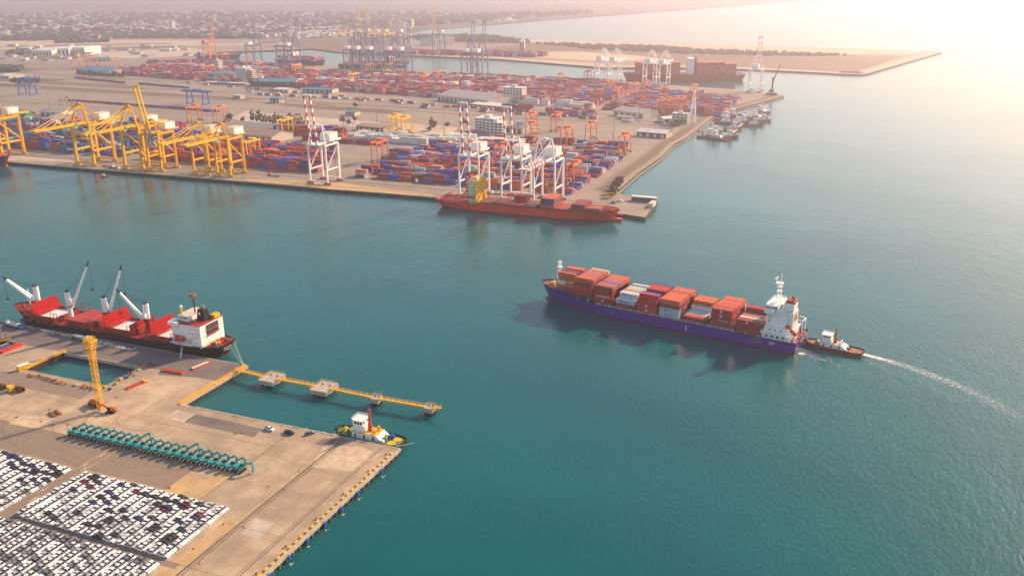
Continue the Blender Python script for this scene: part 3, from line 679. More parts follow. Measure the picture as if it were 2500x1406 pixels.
MB().box(5.2, 10.6, -3.6, 3.6, 27, 31).box(8, 12.4, -2.5, 2.5, 27, 29.5).build('funnel', 'white_clean', ps)
MB().add([(5, -3.7, 31), (10.7, -3.7, 31), (10.7, 3.7, 31), (5, 3.7, 31), (5.3, -3.4, 32.2), (9.2, -3.4, 33), (9.2, 3.4, 33), (5.3, 3.4, 32.2)], [(0, 1, 5, 4), (1, 2, 6, 5), (2, 3, 7, 6), (3, 0, 4, 7), (4, 5, 6, 7)]).cyl((6.5, 1, 32), (6.2, 1, 34), .5, n=7).cyl((7.8, -1, 32), (7.5, -1, 34.2), .5, n=7).build('funnel_cap', 'deck_red', ps)
rm = MB()
for q in ((-.9, -.9), (.9, -.9), (.9, .9), (-.9, .9)): rm.bar((15+q[0], q[1], 29.9), (15+q[0]*.7, q[1]*.7, 40.5), .3)
for z in (33, 36, 38.5): rm.box(13.6, 16.4, -1.6, 1.6, z, z+.2)
rm.box(13.3, 17, -2, 2, 40.4, 40.8); rm.bar((14.4, .6, 40.8), (14.2, .6, 46.5), .5); rm.build('radar_mast', 'white_clean', ps)
MB().bar((17, -3, 43.2), (17.2, 3, 43.4), .35).bar((17, 0, 40.8), (17, 0, 43.2), .4).build('radar_scanner', 'white_clean', ps)
MB().ball((10.6, 5, 28.4), .9).cyl((10.6, 5, 27), (10.6, 5, 28), .4, n=6).build('satellite_dome', 'white_clean', ps)
# aft deck: freefall lifeboat and davit frames
MB().bar((8.6, 7.2, 13.4), (1.8, 7.2, 8.2), .4).bar((8.6, 4.6, 13.4), (1.8, 4.6, 8.2), .4).bar((1.8, 4.6, 6.3), (1.8, 4.6, 8.2), .35).bar((1.8, 7.2, 6.3), (1.8, 7.2, 8.2), .35).bar((5, 4.6, 6.3), (5, 4.6, 10.6), .35).bar((5, 7.2, 6.3), (5, 7.2, 10.6), .35).build('lifeboat_ramp', 'white_clean', ps)
lb = MB(); lb.cyl((7.6, 5.9, 13.6), (3.0, 5.9, 10.1), 1.25, 1.2, 10); lb.cyl((3.0, 5.9, 10.1), (1.9, 5.9, 9.3), 1.2, .4, 10); lb.cyl((7.6, 5.9, 13.6), (8.3, 5.9, 14.1), 1.25, .6, 10); lb.build('lifeboat', 'red_orange', ps)
mb = MB()
for y in (-9.5, -3.5): mb.bar((1.5, y, 6.3), (1.5, y, 15), .35); mb.bar((1.5, y, 15), (5, y, 15.4), .3)
mb.bar((1.5, -9.5, 15), (1.5, -3.5, 15), .35); mb.build('davit_frame', 'white_clean', ps)
mb = MB(); mb.bar((4, 11.3, 6.3), (4, 11.3, 12), .35); mb.bar((8.6, 11.3, 6.3), (8.6, 11.3, 12), .35); mb.bar((4, 11.3, 12), (8.6, 11.3, 12), .35); mb.bar((2, 9, 6.3), (2, 11.6, 11), .3); mb.build('boat_davit', 'white_clean', ps)
for x, y in ((1.6, -1), (2, -6), (3, 9), (1.6, 2.4), (3.4, -9.5)): MB().cyl((x, y-.8, 7.2), (x, y+.8, 7.2), .7, n=8).box(x-.8, x+.8, y-1, y+1, 6.3, 6.7).build('mooring_winch', 'deck_red', ps)
mb = MB(); mb.box(18.5, 25.5, 12.85, 13.12, 3.9, 6.0); mb.build('side_opening', 'dark_grey', ps)
MB().bar((18.5, 13.15, 6.05), (25.5, 13.15, 6.05), .16).bar((18.5, 13.15, 3.9), (25.5, 13.15, 3.9), .16).build('opening_frame', 'steel', ps)
# illegible name marks: white strokes as in the photograph
def strokes(parent, p, du, n, h, m='white_clean', seed=1, name='name_marks', up_=(0, 0, 1), nrm=(0, 0, 0)):
    r = random.Random(seed); mb = MB(); p, du, up_ = Vector(p), Vector(du), Vector(up_)
    for i in range(n):
        a = p+du*i; mb.bar(a, a+up_*h, .14)
        if r.random() < .8: mb.bar(a+up_*(h*r.random()), a+du*.7+up_*(h*r.random()), .13)
    return mb.build(name, m, parent)
strokes(ps, (14.5, 13.08, 5.0), (-.36, 0, 0), 9, .62, seed=2); strokes(ps, (14.5, 13.08, 4.2), (-.30, 0, 0), 9, .35, seed=3)
strokes(ps, (-.06, 3.2, 5.2), (0, -.62, 0), 11, .8, seed=4); strokes(ps, (.35, 1.8, 3.9), (0, -.55, 0), 7, .6, seed=5)
MB().box(62.9, 63.3, 13.0, 13.12, 2.2, 5.0).build('pilot_mark', 'white_clean', ps)
MB().box(109.9, 110.1, 13.0, 13.1, 3.4, 4.6).build('draft_mark', 'white_clean', ps)
for ch in ps.children:
    for v in ch.data.vertices:
        if 3 < v.co.x < 25 and v.co.z > 19.5: v.co.z -= 4.8
WS[0] = .22
# containers on the purple ship: bay -> (x0, base z, heights per column port->starboard, port column colours bottom->top)
bays = [('aftmost bay before the white superstructure', 21.6, 7.2, [3, 3, 3, 3, 3, 3, 4, 4, 3, 3], [BR, DR, DR], [DR, WH, OB, WH, OB, DR]),
 ('second bay from the white superstructure', 36.6, 8.3, [4]*10, [BR, BR, DR, DR], [RD, DR, OB, RD, OB, OB, RD, OB, OB, BL]),
 ('low bay between two tall orange bays', 53.4, 8.3, [1, 1, 1, 1, 1, 2, 3, 3, 3, 3], [DR], [OB, GB, WH, WH, WH, OB, OB]),
 ('fourth bay from the white superstructure', 68, 8.3, [4]*10, [GB, GB, BR, OB], [OB, OB, OB, OB, OB, DR, OB, OB, OB]),
 ('amidships bay with the bright red stack', 82.4, 8.3, [3, 4, 4, 3, 3, 4, 4, 4, 4, 4], [RD, RD, RD], [RD, BL, OB, OB, DR, RD, RD, DR, NV, WH]),
 ('bay with the pale grey port stack', 96.4, 8.3, [2, 2, 3, 3, 3, 3, 3, 3, 3, 3], [BR, GB], [WH, WH, GB, OB, PG, GB, PG, NV, WH]),
 ('second bay from the bow', 111.2, 9, [4]*10, [DR, RD, BR, BR], [OB, PK, BL, PK, PK, PK, OB, OB, OB, BL]),
 ('bay third from the bow mast', 125.4, 11.0, [3, 4, 4, 4, 4, 4, 4, 4, 4, 4], [BR, RD, BR], [OB, OB, PK, PK, PK, PK, PK, OB, PG]),
 ('foremost bay behind the bow mast', 139.4, 11.4, [0, 0, 4, 4, 4, 3, 4, 4, 0, 0], [OB], [OB, OB, NV, BR, OB])]
cs, sn = math.cos(HD), math.sin(HD)
def psw(x, y, z): return (tA.x+x*cs-y*sn, tA.y+x*sn+y*cs, z)
def emblem(o, kind, z=1.35, x=.3):
    if kind == 'disc':
        MB().cyl((x, 1.225, z), (x, 1.275, z), .72, n=14).build('emblem_disc', 'white_clean', o)
        MB().cyl((x, 1.28, z), (x, 1.30, z), .38, n=12).build('emblem_ring', 'deck_red', o)
    if kind == 'star':
        MB().box(2.3, 4.6, 1.225, 1.26, .5, 2.1).build('emblem_panel', 'blue_fender', o)
        mb = MB()
        for k in range(7): a = 2*math.pi*k/7; mb.bar((3.45, 1.28, 1.3), (3.45+.75*math.cos(a), 1.28, 1.3+.75*math.sin(a)), .22)
        mb.build('emblem_star', 'white_clean', o); text_part('MAERSK', 1.25, 'blue_fender', o, (2.0, 1.26, .75), (math.pi/2, 0, math.pi))
    if kind == 'ham': text_part('HAMBURG SÜD', 1.35, 'white_clean', o, (4.6, 1.26, .85), (math.pi/2, 0, math.pi))
r_ = random.Random(11)
for bi, (bn, x0, zb, hs, pc, tc_) in enumerate(bays):
    nxt = bays[bi-1][3] if bi else [0]*10; prv = bays[bi+1][3] if bi+1 < len(bays) else [0]*10
    for c in range(10):
        y = 11.3-c*2.51
        for t in range(hs[c]):
            edge = c == 0 or c == 9 or hs[c-1] <= t or (c < 9 and hs[c+1] <= t)
            if not (edge or t == hs[c]-1 or nxt[c] <= t or prv[c] <= t or bi == 0): continue
            top = t == hs[c]-1
            col = pc[min(t, len(pc)-1)] if c == 0 else (tc_[min(c-1, len(tc_)-1)] if top else r_.choice([OB, OB, DR, BR, RD, OB, BL, WH if r_.random() < .3 else OB]))
            z = zb+t*2.62
            lab = f'{CN[col]} container on the purple ship, {bn}, {tiern[t]} tier, {ords[c]} stack from port side'
            if len(lab.split()) > 16: lab = f'{CN[col]} container, purple ship, {bn}, {tiern[t]} tier, {ords[c]} from port'
            if len(lab.split()) > 16: lab = f'{CN[col]} container, {bn}, {tiern[t]} tier, {ords[c]} from port'
            lab = lab.replace('aftmost bay before the white superstructure', 'aftmost bay').replace('amidships bay with the bright red stack', 'bright red amidships bay')
            if len(lab.split()) > 16: lab = lab.replace('from port', 'to starboard') and f'{CN[col]} container, {bn[:999]}, {tiern[t]} tier, {ords[c]} column'
            if len(lab.split()) > 16: lab = lab.replace('the white superstructure', 'tower').replace(' the ', ' ')
            o = container(psw(x0+6.1, y, z), HD, col, lab, 'containers stacked on the purple ship')
            if c == 0:
                if (bi, t) in ((0, 2), (1, 2), (1, 3), (4, 0), (4, 1), (6, 0)): emblem(o, 'disc')
                if (bi, t) == (1, 1): text_part('HAMBURG SÜD', .9, 'white_clean', o, (2.2, 1.26, .95), (math.pi/2, 0, math.pi))
                if (bi, t) in ((3, 0), (3, 1), (5, 1)): emblem(o, 'star')
                if (bi, t) == (6, 1): emblem(o, 'ham')
            if (bi, c, t) == (5, 2, 2): emblem(o, 'star')
for t in range(2): container(psw(142.6, 8.2, 10.9+t*2.62), HD, BR if t < 1 else OB, f'short {"brown" if t<1 else "orange"} container at the purple ship\'s port bow, {tiern[t]} of its stack of two', 'containers stacked on the purple ship', True)
# ---------------- red container ship at the far quay
rs = empty('container_ship', (-372.5, 732, 0), 0, 'bright red container ship moored at the far quay beneath white cranes, yellow superstructure', 'container ship')
def sheer_r(s): return 6.4 if s < .84 else lerp(6.4, 9.6, min(1, (s-.84)/.08))
ship_hull(rs, 170, 25, 7, sheer_r, 'hull_red', 'boot_red', boot=1.0, tr=.9, rake=7, md='deck_red', bul=.9, draft=-2)
# exposed pinkish lower band of the lightly loaded hull
MB().cyl((155, 0, 1.0), (170.5, 0, 1.2), 1.9, 1.7, 12).ball((170.5, 0, 1.2), 1.75, n=12, k=6).build('bulbous_bow', 'hull_red', rs, smooth=True)
MB().box(33, 41, -10.5, 10.5, 6.4, 27).build('accommodation_tower', 'shade_yellow_paint', rs)
MB().box(41, 41.4, -11.8, 11.8, 6.4, 28.2).build('sunlit_front', 'tarp_yellow', rs)  # front face painted a stronger yellow to stand for sunlight on it
for zz in (9.5, 12.5, 15.5, 18.5, 21.5, 24.5): MB().box(30.5, 33, -9.5, 9.5, zz, zz+.25).build('deck_gallery', 'shade_yellow_paint', rs)
MB().box(35, 41, -12.4, 12.4, 27, 27.4).box(36, 40.6, -8, 8, 27.4, 30).build('bridge', 'shade_yellow_paint', rs)
windows(rs, rs, [(41.4, y, z, 'x', .5, .7) for y in range(-10, 11, 2) for z in (11, 14.2, 17.4, 20.6, 23.8)])
windows(rs, rs, [(36.5+i*1.4, -10.5, z, '-y', .6, .7) for i in range(3) for z in (11, 14.2, 17.4, 20.6)])
MB().box(26.5, 32, -3.2, 3.2, 22, 30.5).box(27.5, 31, -3, 3, 6.4, 22).build('funnel', 'hull_red', rs)
MB().box(27, 31.5, -3, 3, 30.5, 32).build('funnel_cap', 'black_paint', rs)
MB().cyl((29.3, -3.2, 27.6), (29.3, -3.3, 27.6), 1.7, n=16).build('funnel_disc', 'white_clean', rs); MB().box(28.2, 30.4, -3.4, -3.3, 27.1, 28.1).build('funnel_emblem', 'blue_paint', rs)
MB().bar((38, 2, 30), (38, 2, 37), .5).bar((38, -1, 34.5), (38, 5, 34.5), .3).build('radar_mast', 'shade_yellow_paint', rs)
MB().cyl((34, -11.8, 12.6), (39, -11.8, 12.6), 1.3, 1.3, 10).build('lifeboat', 'red_orange', rs)
mb = MB(); rails(mb, [(1, -10.5), (8, -12), (28, -12.2), (150, -12.2)], 7.2, 1.1, .12, 4); mb.build('deck_railing', 'deck_red', rs)
for k, x in enumerate((6, 20)):
    mb = MB()
    for y in range(-11, 12, 2): mb.bar((x, y, 6.4), (x, y, 10.5), .25)
    mb.bar((x, -11.5, 10.4), (x, 11.5, 10.4), .5); mb.bar((x, -11.5, 8.6), (x, 11.5, 8.6), .3); mb.build('lashing_bridge', 'deck_red', rs)
for i, x in enumerate((43.5, 57.5, 71.5, 85.5, 101, 115, 130, 143)):
    o = MB().box(x, x+12.8, -11, 11, 6.4, 9.0).build('hatch_cover', 'deck_brown' if i % 3 == 0 else 'hatch_pink', rs)
MB().box(85.7, 98, -11.05, -2, 9.0, 9.1).build('open_hold', 'dark_grey', rs)
for x, y in ((158, 2), (158, -2), (161, 0)): MB().cyl((x, y-.9, 10.4), (x, y+.9, 10.4), .7, n=8).box(x-.8, x+.8, y-1, y+1, 9.5, 9.9).build('windlass', 'deck_red', rs)
MB().cyl((156, 0, 9.6), (156, 0, 17), .35, .25, 6).build('foremast', 'shade_yellow_paint', rs)
windows(rs, rs, [(x, -12.5, 3.3, '-y', .5, .8) for x in (37, 76, 114)], 'white_clean', 'hull_mark')
def rcon(x, y, t, col, lab, zb=9.0): return container((-372.5+x+6.1, 732+y, zb+t*2.62), 0, col, lab, 'containers stacked on the red ship')
for (x0, n, ts, nm_, cl) in ((102, 9, 3, 'tall stack', [OB, OB, NV, OB, OB, RD]), (130, 8, 2, 'forward stack', [DR, OB, BR, OB, OB, DR]), (143.2, 6, 1, 'single layer at bow', [DR, OB, OB, BR]), (72, 3, 2, 'small dark pair amidships', [DR, BR, DR])):
    for c in range(n):
        for t in range(ts):
            if t < ts-1 and 0 < c < n-1 and n > 4: 
                pass
            col = cl[(c*3+t*2) % len(cl)] if not (x0 == 102 and t == 2) else (NV if c == 0 else OB)
            rcon(x0+.2, -10.4+c*2.5+(0 if n > 4 else 14), t, col, f'{CN[col]} container on the red ship, {nm_}, {tiern[t]} tier, {ords[c]} from water')
# ---------------- bulk carrier
bk = empty('bulk_carrier', (-321.5, 370, 0), math.pi, 'black hulled bulk carrier with dark red decks and four white deck cranes', 'bulk carrier')
def sheer_b(s): return (6.0 if s > .1 else 6.8) if s < .86 else lerp(6.0, 9.4, min(1, (s-.86)/.04))
ship_hull(bk, 160, 22.5, 6.5, sheer_b, 'hull_black', 'boot_red', boot=.5, tr=.55, rake=6, md='deck_red', bul=.7)
cxs = [56, 86.3, 114.7, 140.5]   # crane positions from the stern
holds = [(28.5, 45.5), (60, 79), (90, 108), (118, 135)]
for i, (a, b) in enumerate(holds):
    mb = MB(); ht_ = 9.2
    for s in (-1, 1): mb.box(a, b, min(s*8.6, s*9), max(s*8.6, s*9), 6, ht_)
    mb.box(a-.4, a, -9, 9, 6, ht_); mb.box(b, b+.4, -9, 9, 6, ht_); mb.build('hatch_coaming', 'deck_red', bk)
    if i == 2:
        MB().box(a, b, -9.2, 9.2, ht_, ht_+.7).build('hatch_cover', 'hatch_pink', bk)
        MB().box(a+8.7, a+9.0, -9.2, 9.2, ht_+.7, ht_+.85).build('hatch_seam', 'deck_red', bk)
    else:
        MB().box(a, b, -8.5, 8.5, 5.9, 7.6).build('cargo', 'cargo_white' if i != 1 else 'cargo_white', bk)
        for nm_, xx, hh in (('front', b-.3, 6.8), ('rear', b-3.4, 2.2)):
            MB().box(xx, xx+.55, -9.1, 9.1, ht_+.1, ht_+hh).build('raised_hatch_cover', 'hatch_red', bk)
        if i in (0, 1): MB().box(a+.2, a+.7, -9.0, 9.0, ht_, ht_+3.6).build('raised_hatch_cover', 'hatch_red', bk)
    for xx in (a+1.5, b+3):
        for s in (1, -1):
            mb = MB(); y = s*10.3
            for dx in (0, 2.6, 5.2)[:2 if xx > b else 3]: mb.bar((xx-dx, y, 6), (xx-dx, y, 12.6), .28)
            for z in (9.2, 12.5): mb.bar((xx-(2.6 if xx > b else 5.2), y, z), (xx, y, z), .22)
            mb.build('cargo_stanchion', 'deck_red', bk)
def wY(px, py, Y):
    d = fw*CF+rt*(px-1250)-up*(py-703); t = Y/d.y; return Vector((d.x*t, Y, CH+d.z*t))
tips = [wY(1115/3.906, 600+422/3.906, 362), wY(1155/3.906, 600+195/3.906, 379), wY(840/3.906, 600+160/3.906, 380), wY(35/3.906, 600+305/3.906, 366)]
inv = bk.matrix_basis.inverted()
for i, x in enumerate(cxs):
    c = empty('deck_crane', (x, 0, 0)); c.parent = bk
    tip = Vector((-(tips[i].x+321.5)-x, -(tips[i].y-370), tips[i].z))
    MB().cyl((0, 0, 6), (0, 0, 13.4), 1.45, 1.35, 14).cyl((0, 0, 13.4), (0, 0, 13.9), 2.3, 2.3, 14).build('pedestal', 'white_paint' if i == 2 else 'deck_red', c)
    MB().cyl((0, 0, 13.9), (0, 0, 14.3), 1.9, 1.9, 14).build('slew_ring', 'black_paint', c)
    d = Vector((tip.x, tip.y, 0)).normalized()
    MB().cyl((0, 0, 14.3), Vector((0, 0, 23.2))-d*.3, 1.8, 1.6, 8).build('crane_house', 'white_paint', c)
    MB().box(-1.0, 1.0, -1.0, 1.0, 23.1, 23.9).cyl((0, .7, 23.5), (0, .7, 24.3), .45, n=6).build('sheave_head', 'black_paint', c)
    b0 = Vector((0, 0, 14.6))+d*1.9; sd_ = Vector((-d.y, d.x, 0)); jl = tip-b0; mb = MB()
    for s in (-1, 1): mb.bar(b0+sd_*(1.2*s), b0+jl*.9+sd_*(.4*s), 1.15, 1.5, w2=.85)
    for f in (.12, .35, .55, .75): mb.bar(b0+jl*f+sd_*1.0, b0+jl*f-sd_*1.0, .4)
    mb.build('jib', 'white_clean', c)
    MB().bar(b0+jl*.88, tip, .9, .9, w2=.5).cyl(tip, tip+Vector((0, 0, .9)), .5, .3, 6).build('jib_head', 'black_paint', c)
    MB().bar((0, 0, 23.7), tip, .12).bar(Vector((0, 0, 23.7))+sd_*.6, b0+jl*.7, .1).build('luffing_wire', 'black_paint', c)
    hz_ = tip.z-(13 if i in (0, 3) else 16); MB().bar(tip, (tip.x, tip.y, hz_), .12).box(tip.x-.5, tip.x+.5, tip.y-.5, tip.y+.5, hz_-1.2, hz_).build('hook', 'black_paint', c)
    MB().box(.8*d.x-1+sd_.x*1.9, .8*d.x+1+sd_.x*1.9, .8*d.y-.8+sd_.y*1.9, .8*d.y+.8+sd_.y*1.9, 15.5, 17.8).build('operator_cab', 'white_clean', c)
MB().box(9.5, 29, -8.8, 10, 6.5, 19.2).build('accommodation_block', 'white_paint', bk)
MB().box(9.4, 29.2, -9, 10.2, 19.2, 19.5).build('boat_deck', 'hatch_pink', bk)
MB().box(19.8, 26.5, -6.5, 6.5, 19.5, 22.6).build('wheelhouse', 'white_clean', bk); MB().box(19.4, 27, -7, 7, 22.6, 22.85).build('wheelhouse_roof', 'wall_cream', bk)
for s in (1, -1): MB().box(23.5, 29.6, min(s*10, s*12), max(s*10, s*12), 18.6, 20.4).box(26.8, 29.6, min(s*6, s*10), max(s*6, s*10), 19.4, 20.4).build('bridge_wing', 'white_clean', bk)
ws = [(x, 6.5, 21, 'y', .8, .9) for x in (21, 22.4, 23.8, 25.2)]+[(26.5, y, 21, 'x', 1, .9) for y in (-5, -3, -1, 1, 3, 5)]
ws += [(x, 10, z, 'y', .5, .5) for x, z in ((11, 14), (13, 14.2), (15, 14), (17.4, 14.2), (20, 17), (16, 17), (13, 17), (11, 17), (13, 9), (17, 9), (22, 14), (24, 17))]
windows(bk, bk, ws)
MB().box(9.2, 9.5, -4.5, 5, 16, 18.4).build('aft_gallery', 'dark_grey', bk); MB().box(8.3, 9.5, -4.5, 5, 15.8, 16).box(8.3, 9.5, -4.5, 5, 12.8, 13).build('gallery_floor', 'hatch_pink', bk); MB().box(9.2, 9.5, -4.5, 5, 13, 15).build('aft_gallery', 'dark_grey', bk)
MB().add([(12, -2.4, 19.5), (17.4, -2.4, 19.5), (17.4, 2.8, 19.5), (12, 2.8, 19.5), (13, -1.8, 25.4), (16.6, -1.8, 25.8), (16.6, 2.2, 25.8), (13, 2.2, 25.4)], [(0, 1, 5, 4), (1, 2, 6, 5), (2, 3, 7, 6), (3, 0, 4, 7), (4, 5, 6, 7)]).build('funnel', 'hull_black', bk)
MB().cyl((14.6, 0, 25.5), (14.2, 0, 27.4), 1.0, .8, 8).cyl((15.6, 1, 25.5), (15.4, 1, 26.8), .5, .5, 8).build('exhaust_pipe', 'roof_brown', bk)
MB().cyl((15.3, 2.62, 23.6), (15.3, 2.5, 23.6), .75, n=14).build('funnel_emblem', 'white_clean', bk)
m_ = MB(); m_.cyl((20.5, 0, 22.8), (20.5, 0, 32.5), .38, .25, 7)
for z, w_ in ((27.5, 1.6), (30.2, 2.4), (32, 2)): m_.bar((20.5, -w_, z), (20.5, w_, z), .22)
m_.build('main_mast', 'black_paint', bk); MB().box(19.4, 21.9, -1.6, 1.6, 32, 33.4).bar((20.5, 0, 33.4), (20.5, .8, 36), .2).build('crow_platform', 'deck_brown', bk)
MB().cyl((26, 4.4, 22.8), (26, 4.4, 26), .75, .6, 10).build('dome_base', 'tarp_yellow', bk); MB().ball((26, 4.4, 26.8), .95, n=10, k=7).build('satellite_dome', 'white_clean', bk)
MB().box(10, 13, -7.5, -3, 19.5, 21.6).build('deck_locker', 'tarp_yellow', bk)
MB().box(14, 29, 10, 12.4, 8.5, 8.8).build('boat_platform', 'white_clean', bk)
lb = MB(); lb.cyl((20.4, 11.3, 11.2), (25.4, 11.3, 11.2), 1.4, 1.4, 10); lb.cyl((25.4, 11.3, 11.2), (26.6, 11.3, 11.2), 1.4, .5, 10); lb.cyl((19.3, 11.3, 11.2), (20.4, 11.3, 11.2), .6, 1.4, 10); lb.build('lifeboat', 'red_orange', bk)
for x in (21, 25): MB().bar((x, 10.2, 8.8), (x, 12.2, 12.8), .3).build('davit', 'white_clean', bk)
MB().cyl((16.5, 11.3, 8.8), (16.5, 11.3, 11.5), .5, .4, 7).bar((16.5, 11.3, 11.5), (11, 11, 13.4), .25).build('provision_crane', 'tarp_yellow', bk)
k_ = random.Random(5)
for i in range(16):
    x, y = k_.uniform(.8, 8.4), k_.uniform(-7, 7); m1 = k_.choice(['deck_brown', 'hatch_pink', 'rust_steel', 'deck_red', 'dark_grey', 'blue_paint', 'tarp_yellow'])
    if k_.random() < .5: MB().cyl((x, y-.7, 7.6), (x, y+.7, 7.6), .65, n=8).box(x-.8, x+.8, y-1, y+1, 6.8, 7.1).build('mooring_winch', m1, bk)
    else: MB().box(x-.7, x+.7, y-.7, y+.7, 6.8, 8.2+k_.random()*.8).build('deck_locker', m1, bk)
mb = MB(); rails(mb, [(9, 10.8), (4, 9.5), (.6, 6.5), (.3, 0), (.6, -6.5), (4, -9.5), (9, -10.8)], 7.5, 1.1, .1); rails(mb, [(9.6, 9.8), (19, 9.8)], 19.5, 1, .08); mb.build('stern_railing', 'hatch_pink', bk)
mb = MB(); rails(mb, [(139, 10.5), (146, 8.3), (153, 4.6), (158, 1.0)], 10.1, 1.1, .1); mb.build('bow_railing', 'deck_red', bk)
MB().cyl((147, 0, 9.4), (147, 0, 21), .35, .2, 7).bar((147, -2, 14.5), (147, 2, 14.5), .2).bar((147, -1.4, 17), (147, 1.4, 17), .2).build('foremast', 'white_clean', bk)
for x, y in ((150, 2), (150, -2), (153, 0)): MB().cyl((x, y-.8, 10.2), (x, y+.8, 10.2), .65, n=8).build('windlass', 'deck_red', bk)
strokes(bk, (.15, 3.6, 5.2), (0, -.7, 0), 10, .7, seed=8); strokes(bk, (.5, 2.4, 3.8), (0, -.6, 0), 8, .5, seed=9)
mb = MB(); 
for x in range(50, 140, 6): mb.box(x, x+3.2, 11.1, 11.2, 6.1, 6.3)
mb.build('rail_gap', 'tarp_yellow', bk)
MB().bar((22, 11.6, 6.3), (16.5, 19.5, 3.4), .9, .2).build('gangway', 'wall_cream', bk)
# mooring lines
ml = MB()
for a, b in ((( -323, 377, 6.5), (-300, 355.5, 3.6)), ((-322.5, 375, 6.5), (-300, 355.2, 3.6)), ((-322.5, 372, 6.2), (-300.2, 355.2, 3.6))):
    a, b = Vector(a), Vector(b); pr = a
    for k in range(1, 9): q = a.lerp(b, k/8)-Vector((0, 0, 1.0*math.sin(math.pi*k/8))); ml.bar(pr, q, .12); pr = q
tag(ml.build('mooring_line', 'line_white'), 'pale mooring ropes from the bulk carrier stern to the quay corner', 'rope')
# ---------------- tugs
def make_tug(loc, rz, label, hullm='hull_black', deckm='deck_green', mast='red_orange', L=32, lw=True, group=None, spots=True):
    o = empty('tugboat', loc, rz, label, 'tugboat', group)
    B = L*.31
    def sh(s): return 1.9+.9*max(0, (s-.55)/.45)**1.5
    mb = MB(); n = 14; vs = []; fs = []
    def hb(s): return B/2*(.72+.28*min(1, s/.15)) if s < .62 else B/2*math.sqrt(max(.02, 1-((s-.62)/.40)**2.4))
    S = [i/n for i in range(n+1)]
    for sg in (1, -1):
        vs = [];
        for s in S: vs += [(s*L, sg*hb(s)*.9, -1), (s*L, sg*hb(s)*.96, .6), (s*L, sg*hb(s), sh(s)+.7)]
        mb.add(vs, [(a*3+k, a*3+3+k, a*3+4+k, a*3+1+k) if sg < 0 else (a*3+1+k, a*3+4+k, a*3+3+k, a*3+k) for a in range(n) for k in (0, 1)])
    mb.add([(0, hb(0), sh(0)+.7), (0, -hb(0), sh(0)+.7), (0, -hb(0)*.9, -1), (0, hb(0)*.9, -1)], [(0, 1, 2, 3)])
    mb.add([(L, hb(1), sh(1)+.7), (L, -hb(1), sh(1)+.7), (L, -hb(1)*.9, -1), (L, hb(1)*.9, -1)], [(3, 2, 1, 0)])
    mb.build('hull', hullm, o)
    vs = []
    for s in S: vs += [(s*L, hb(s)-.15, sh(s)), (s*L, -hb(s)+.15, sh(s))]
    MB().add(vs, [(2*i, 2*i+1, 2*i+3, 2*i+2) for i in range(n)]).build('deck', deckm, o)
    mb = MB()
    for a, b in zip(S, S[1:]):
        for sg in (1, -1): mb.cyl((a*L, sg*(hb(a)+.05), sh(a)+.35), (b*L, sg*(hb(b)+.05), sh(b)+.35), .38, n=6)
    mb.cyl((0, -hb(0), sh(0)+.2), (0, hb(0), sh(0)+.2), .5, n=6); mb.cyl((L+.1, -hb(1), sh(1)+.4), (L+.1, hb(1), sh(1)+.4), .7, n=8); mb.build('rubber_fender', 'rubber', o)
    k = L/32
    MB().box(11*k, 23*k, -3.3*k, 3.3*k, 1.9, 4.7).add([(7.6*k, -3.3*k, 2), (11*k, -3.3*k, 2), (11*k, -3.3*k, 4.7), (7.6*k, 3.3*k, 2), (11*k, 3.3*k, 2), (11*k, 3.3*k, 4.7)], [(0, 1, 2), (3, 5, 4), (0, 2, 5, 3)]).build('deckhouse', 'white_paint', o)
    MB().box(10.8*k, 23.2*k, -3.45*k, 3.45*k, 4.7, 4.85).build('deckhouse_roof', 'tarp_yellow' if lw else 'wall_cream', o)
    MB().box(17.5*k, 22.3*k, -2.4*k, 2.4*k, 4.85, 7.6).build('wheelhouse_base', 'white_clean', o)
    MB().box(17.8*k, 22.6*k, -2.6*k, 2.6*k, 7.6, 10.2).box(17.4*k, 23*k, -2.9*k, 2.9*k, 10.2, 10.4).build('wheelhouse', 'white_clean', o)
    ws = [(18.6*k+i*1.35*k, 2.6*k*s, 8.5, ('-y', 'y')[s > 0], 1.0*k, 1.1) for i in range(3) for s in (1, -1)]+[(22.6*k, y*k, 8.5, 'x', 1.1*k, 1.1) for y in (-1.7, 0, 1.7)]+[(17.8*k, y*k, 8.5, '-x', 1.1*k, 1.1) for y in (-1.5, 1.5)]
    ws += [(x*k, 3.3*k*s, 2.4, ('-y', 'y')[s > 0], .9, 1.7) for x in (12.5, 17, 21.3) for s in (1, -1)]
    windows(o, o, ws)
    MB().cyl((15.8*k, 0, 4.8), (15.8*k, 0, 9), 1.15*k, .75*k, 8).cyl((15.8*k, 0, 9), (15.8*k, 0, 15.5), .6*k, .4*k, 8).build('mast', mast, o)
    mb = MB()
    for z, w_ in ((11, 1), (12.8, 1.3), (14.6, 1.6)): mb.bar((15.8*k, -w_, z), (15.8*k, w_, z), .25)
    mb.build('mast_yard', mast, o)
    mb = MB(); rails(mb, [(17.6*k, 2.8*k), (22.9*k, 2.8*k), (22.9*k, -2.8*k), (17.6*k, -2.8*k)], 10.4, 1, .1); rails(mb, [(11*k, 3.4*k), (23*k, 3.4*k)], 4.85, 1, .09); mb.build('railing', 'white_clean', o)
    for s in (1, -1): MB().cyl((12.5*k, s*1.8*k, 4.8), (12.5*k, s*1.8*k, 6.9), .7*k, .6*k, 8).build('exhaust_stack', 'tarp_yellow' if lw else 'white_clean', o)
    MB().cyl((25.5*k, -1.7*k, 3.3), (25.5*k, 1.7*k, 3.3), 1.1*k, n=10).box(24.4*k, 26.6*k, -2.2*k, 2.2*k, 2.1, 2.6).build('towing_winch', 'deck_green', o)
